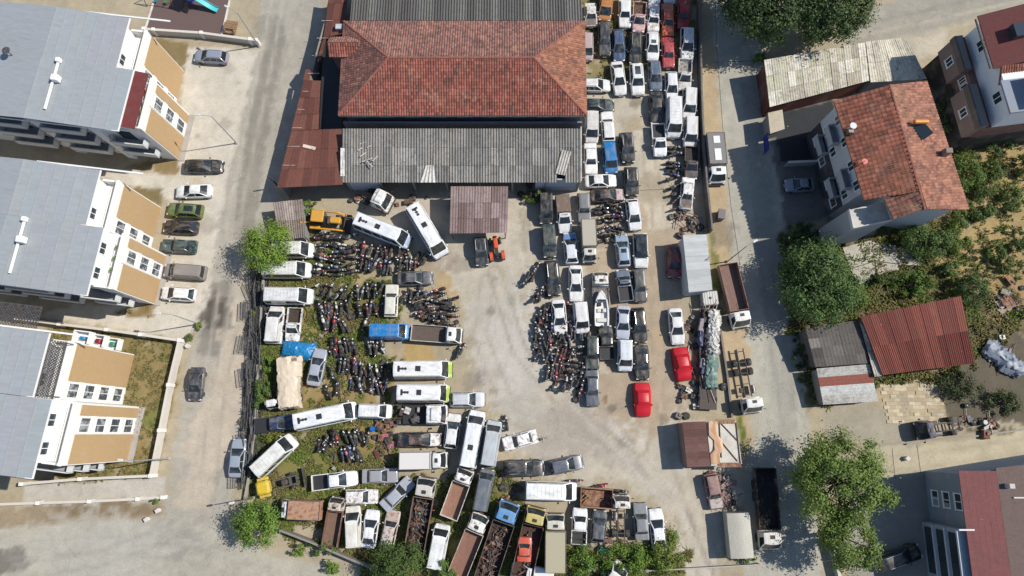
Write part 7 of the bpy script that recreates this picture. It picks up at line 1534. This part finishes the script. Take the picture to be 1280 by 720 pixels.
# loads carried by the old trucks
def load_on(f, r, label, n, seed, z=1.07, cols=((90, 80, 74), (60, 50, 46), (130, 96, 80), (150, 146, 140)), sp=.45, u0=.06, u1=.62, big=.8):
    pts = [(r[0] + (f[0] - r[0]) * u, r[1] + (f[1] - r[1]) * u) for u in np.linspace(u0, u1, 7)]
    cs = [G(a, b, 1.3) for a, b in pts]; rr = random.Random(seed)
    t = scrap_heap('scrap_load', label, [(0, 0)], 0, seed, z, cat='scrap load')
    c0 = sum(cs, Vector()) / len(cs); t.location = (c0.x, c0.y, z)
    for i in range(n):
        p = rr.choice(cs) - c0 + Vector((rr.uniform(-sp, sp), rr.uniform(-sp, sp), 0)); p.z = 0; a = rr.uniform(0, 3.14); cc = lin(rr.choice(cols)); zz = rr.uniform(0, .3)
        if rr.random() < .62:
            Ln = rr.uniform(.6, 1.9) * big; d = Vector((math.cos(a), math.sin(a), rr.uniform(0, .2)))
            MB().tube([p + Vector((0, 0, .08 + zz)) - d * Ln / 2, p + Vector((0, 0, .1 + zz)), p + Vector((0, 0, .1 + zz)) + d * Ln / 2], rr.uniform(.03, .06), 5).build('pipe', rr.choice(['dark_metal', 'rust', 'grey_metal', 'dark_steel']), t)
        else:
            w = rr.uniform(.2, .6) * big
            MB().bbox(p + Vector((0, 0, .15 + zz * .6)), (w, w * rr.uniform(.4, 1), rr.uniform(.1, .35)), .04, a).build('metal_piece', rr.choice(['rust', 'worn_paint', 'dark_metal', 'dark_steel', 'worn_paint']), t, cc)
    return t
load_on((534, 598), (517, 695), 'rusty scrap with pipes in the bed of the pale cabbed junk truck', 90, 31, cols=((110, 80, 70), (90, 66, 58), (110, 170, 140), (170, 40, 60), (140, 120, 112), (96, 92, 88), (60, 56, 54)), sp=.8)
load_on((638, 628), (605, 728), 'tangled scrap in the bed behind the light blue cab', 90, 32, sp=.8)
load_on((671, 635), (652, 720), 'scrap metal around the red shell behind the yellow cab', 34, 33, sp=.5, u0=.05, u1=.65)
def car_shell():
    A, B = G(656, 675, 1.8), G(655, 699, 1.8); d = A - B
    t = thing('car_shell', 'bright orange red cut car shell on the yellow cabbed truck', 'car shell', ((A.x + B.x) / 2, (A.y + B.y) / 2, 1.07), math.atan2(d.y, d.x)); c = lin((222, 92, 62))
    st = [(x * .62, h, a - .2, b - .2) for x, h, a, b in BOX]
    MB().rings([xsec(x, h * .8, max(a, 0.02), b, .08) for x, h, a, b in st]).build('body', 'paint', t, c, smooth=42)
    k = Kit('tmp', 2); cabin_parts(k, -.8, .62, .70, .70, -.55, .2, .58, 1.15, mat_='paint')
    for nm, me, role, loc in k.parts: put(nm, me, t, c, loc)
car_shell()
def barrel(px, py, colr, label):
    p = G(px, py); tag(MB().lathe([(.28, 0), (.29, .02), (.29, .28), (.31, .30), (.29, .32), (.29, .58), (.31, .60), (.29, .62), (.29, .86), (.27, .88), (.25, .86)], (0, 0, 0), 'Z', 18).build('drum', 'satin', None, lin(colr), p, smooth=40), label, 'drum')
barrel(467, 536, (30, 110, 190), 'bright blue drum beside the crumpled panels')
barrel(1226, 528, (150, 150, 146), 'pale steel drum behind the dark blue truck')
def skip():
    p = G(745, 622, .8); t = thing('scrap_skip', 'dismounted brown tipper body with planks inside', 'skip', (p.x, p.y, 0), R(-4))
    MB().box((0, 0, .5), (3.5, 2.1, .1)).build('floor', 'rust', t)
    for sd in (-1, 1): MB().box((0, sd * 1.05, 1.0), (3.5, .08, 1.0)).build('side', 'rust', t); MB().box((0, sd * 1.05, 1.54), (3.6, .14, .07)).build('rim', 'wood', t)
    for sd in (-1, 1): MB().box((sd * 1.78, 0, 1.0), (.08, 2.0, 1.0)).build('end_board', 'rust', t); MB().box((sd * 1.5, 0, .23), (.2, 1.8, .44)).build('bearer', 'dark_metal', t)
    rr = random.Random(8)
    for i in range(16): MB().box((-1.1 + rr.uniform(-.4, .4), rr.uniform(-.6, .6), .62 + i * .03), (rr.uniform(.5, 1.0), .12, .05), rr.uniform(-1, 1)).build('plank', 'wood', t)
skip()
def crumple(parent, name, x0, x1, y0, y1, zfun, colr, seed, amp=.12, n=(22, 14), matn='tarp', skirt=.5):
    """a draped sheet: grid over a load, creased, its rim hanging down"""
    rr = random.Random(seed); nx_, ny_ = n; V_ = []; ph = [(rr.uniform(-3, 3), rr.uniform(-3, 3), rr.uniform(0, 6), rr.uniform(.4, 1)) for _ in range(9)]
    for i in range(nx_ + 1):
        for j in range(ny_ + 1):
            u, v = i / nx_, j / ny_; x, y = x0 + (x1 - x0) * u, y0 + (y1 - y0) * v
            cr = sum(abs(math.sin(a * x + b * y + c)) * k for a, b, c, k in ph) / 5 - .6
            rim = i in (0, nx_) or j in (0, ny_); z = zfun(u, v) + amp * cr + rr.uniform(-.4, .4) * amp
            V_.append((x + rr.uniform(-.5, .5) * amp, y + rr.uniform(-.5, .5) * amp + (amp * math.sin(7 * u) if j in (0, ny_) else 0), z - (skirt if rim else 0)))
    f = [(i * (ny_ + 1) + j, (i + 1) * (ny_ + 1) + j, (i + 1) * (ny_ + 1) + j + 1, i * (ny_ + 1) + j + 1) for i in range(nx_) for j in range(ny_)]
    return MB().add(V_, f).build(name, matn, parent, lin(colr), smooth=32)
def sheeted_trailer():
    A, B = G(884, 512, .5), G(884, 386, .5); d = A - B
    t = thing('sheeted_trailer', 'long trailer load under torn white and green sheets beside the yard wall', 'trailer', ((A.x + B.x) / 2, (A.y + B.y) / 2, 0), math.atan2(d.y, d.x)); Ln = d.length; rr = random.Random(4)
    MB().box((0, 0, .8), (Ln, 2.0, .14)).build('deck', 'dark_metal', t)
    crumple(t, 'white_sheet', -Ln / 2 + .2, -.4, -.2, 1.25, lambda u, v: 1.5 + .3 * math.sin(v * 3.1), (206, 202, 194), 3, .3, (34, 12), skirt=.55)
    crumple(t, 'green_sheet', -.6, Ln / 2 - 2.4, -.5, 1.05, lambda u, v: 1.4 + .3 * math.sin(v * 3.1) * (1 - .4 * u), (112, 138, 128), 4, .2, (24, 10), skirt=.5)
    crumple(t, 'blue_sheet', -Ln / 2 + 1.6, -1.2, -1.2, -.5, lambda u, v: 1.15, (52, 60, 96), 5, .15, (14, 5), skirt=.3)
    for i in range(26): x = rr.uniform(-Ln / 2, Ln / 2 - 2); a = rr.uniform(-.15, .15); MB().tube([(x - 1.2, rr.uniform(-1, 1), .95 + rr.uniform(0, .5)), (x + 1.2, rr.uniform(-1, 1), .95 + rr.uniform(0, .5))], .04, 5).build('pipe', rr.choice(['grey_metal', 'dark_metal', 'rust']), t)
    for i in range(6): MB().bbox((rr.uniform(-Ln / 2, Ln / 2 - 2.4), rr.uniform(-.9, -.3), 1.1), (rr.uniform(.6, 1.6), .5, .4), .06, rr.uniform(-.2, .2)).build('crate', 'worn_paint', t, lin(rr.choice(((70, 74, 110), (150, 150, 160), (60, 60, 64)))))
    MB().box((Ln / 2 - .9, 0, .72), (1.6, 2.2, .1)).box((Ln / 2 - .3, 0, .8), (.12, 2.6, .12)).build('tow_frame', 'grey_metal', t)
    for x in (Ln / 2 - 1.2, -Ln / 2 + 2, -Ln / 2 + 3.2):
        for sd in (-1, 1): put('wheel', WHEEL['truck'], t, None, (x, sd * .95, .46))
sheeted_trailer()
def tarped_box():
    p = G(922, 668, 1.2); t = thing('covered_trailer', 'small trailer under a grey white canvas at the bottom of the yard', 'trailer', (p.x, p.y, 0), R(92)); rr = random.Random(3); rs = []
    for i in range(9):
        x = -2.4 + 4.8 * i / 8; s_ = rr.uniform(-.04, .05); rs.append([Vector((x, y, z)) for y, z in ((1.3, .6), (1.36, 1.7 + s_), (1.28, 2.1 + s_), (.4, 2.26 + s_ * 1.6), (-.4, 2.24 - s_), (-1.28, 2.1 + s_), (-1.36, 1.7 - s_), (-1.3, .6))])
    MB().rings(rs).build('canvas', 'tarp', t, lin((184, 180, 166)), smooth=30)
    MB().box((0, 0, .62), (4.9, 2.3, .14)).build('deck', 'dark_metal', t)
    for x in (-.6, .6):
        for sd in (-1, 1): put('wheel', WHEEL['truck'], t, None, (x, sd * 1.0, .46))
    MB().tube([(2.4, .6, .6), (3.9, 0, .6), (2.4, -.6, .6)], .06).build('drawbar', 'dark_metal', t)
tarped_box()
for (f, r, c1, c2, lab) in (((887, 592), (896, 636), (150, 116, 116), (190, 184, 180), 'rusted pinkish car shell below the brown shed'),):
    V('boxy_estate_worn', 'wrecked_car', r, f, c1, lab, c2=c2)
V('minibus_plain', 'parked_minibus', (775, 712), (752, 745), (222, 220, 214), 'pale van roof cut by the bottom edge beside the green bushes', 'minibus', z=1.3)
V('pickup_tarp', 'parked_pickup', (640, 712), (690, 722), (226, 226, 224), 'white pickup cut by the bottom edge under the junk trucks', 'pickup', c2=(222, 222, 220), z=.9)
V('boxy_sedan_worn', 'wrecked_car', (739, 33), (738, 6), (216, 214, 210), 'white wrecked car squeezed between the tiled roof and the orange van', c2=(120, 110, 104))
V('small_van', 'parked_van', (733, 76), (733, 46), (200, 176, 176), 'pale wreck half hidden under the eastern eave of the tiled roof', 'van')

# torn beige sheet over the small truck, loose blue sheet over the low wreck, litter sheet on the east plot
p = G(361, 478, 1.6); t = thing('torn_sheet', 'torn beige sheet lying over a truck body near the west fence', 'sheet', (p.x, p.y, 0), R(-84))
crumple(t, 'sheet', -3.1, 3.1, -1.35, 1.35, lambda u, v: 2.05 + .22 * math.sin(v * 3.14) - (.5 if u < .12 and v > .6 else 0), (224, 206, 182), 11, .17, (28, 14), skirt=.9)
MB().bbox((0, 0, .95), (5.6, 2.2, 1.7), .1).build('truck_body', 'worn_paint', t, lin((150, 140, 128)))
for x in (-1.8, 1.8):
    for sd in (-1, 1): put('wheel', WHEEL['truck'], t, None, (x, sd * 1.0, .46))
p = G(342, 505, 1.2); lorry_cab('small_cab', (341, 505), -80, (226, 226, 222), 'small white cab below the torn beige sheet', False, 1.3).scale = (.8, .72, .78)
p = G(373, 437, .6); t = thing('tarpaulin', 'crumpled bright blue tarpaulin over a low wreck', 'tarpaulin', (p.x, p.y, 0), R(-6))
crumple(t, 'sheet', -2.1, 2.0, -1.05, 1.05, lambda u, v: .35 + .65 * math.sin(3.14 * u) ** .6 * math.sin(3.14 * v) ** .7, (34, 132, 190), 12, .17, (24, 14), 'satin', skirt=.12)
p = G(1256, 448, .6); t = thing('litter_sheet', 'pale blue white plastic sheet crumpled on the shaded east plot', 'sheet', (p.x, p.y, 0), R(-38))
crumple(t, 'sheet', -2.6, 2.6, -1.2, 1.2, lambda u, v: .4 + .5 * math.sin(3.14 * v), (132, 142, 156), 13, .3, (20, 10), skirt=.2)
MB().bbox((0, 0, .2), (4.4, 1.7, .4), .1).build('heap', 'load', t, lin((120, 112, 104)))
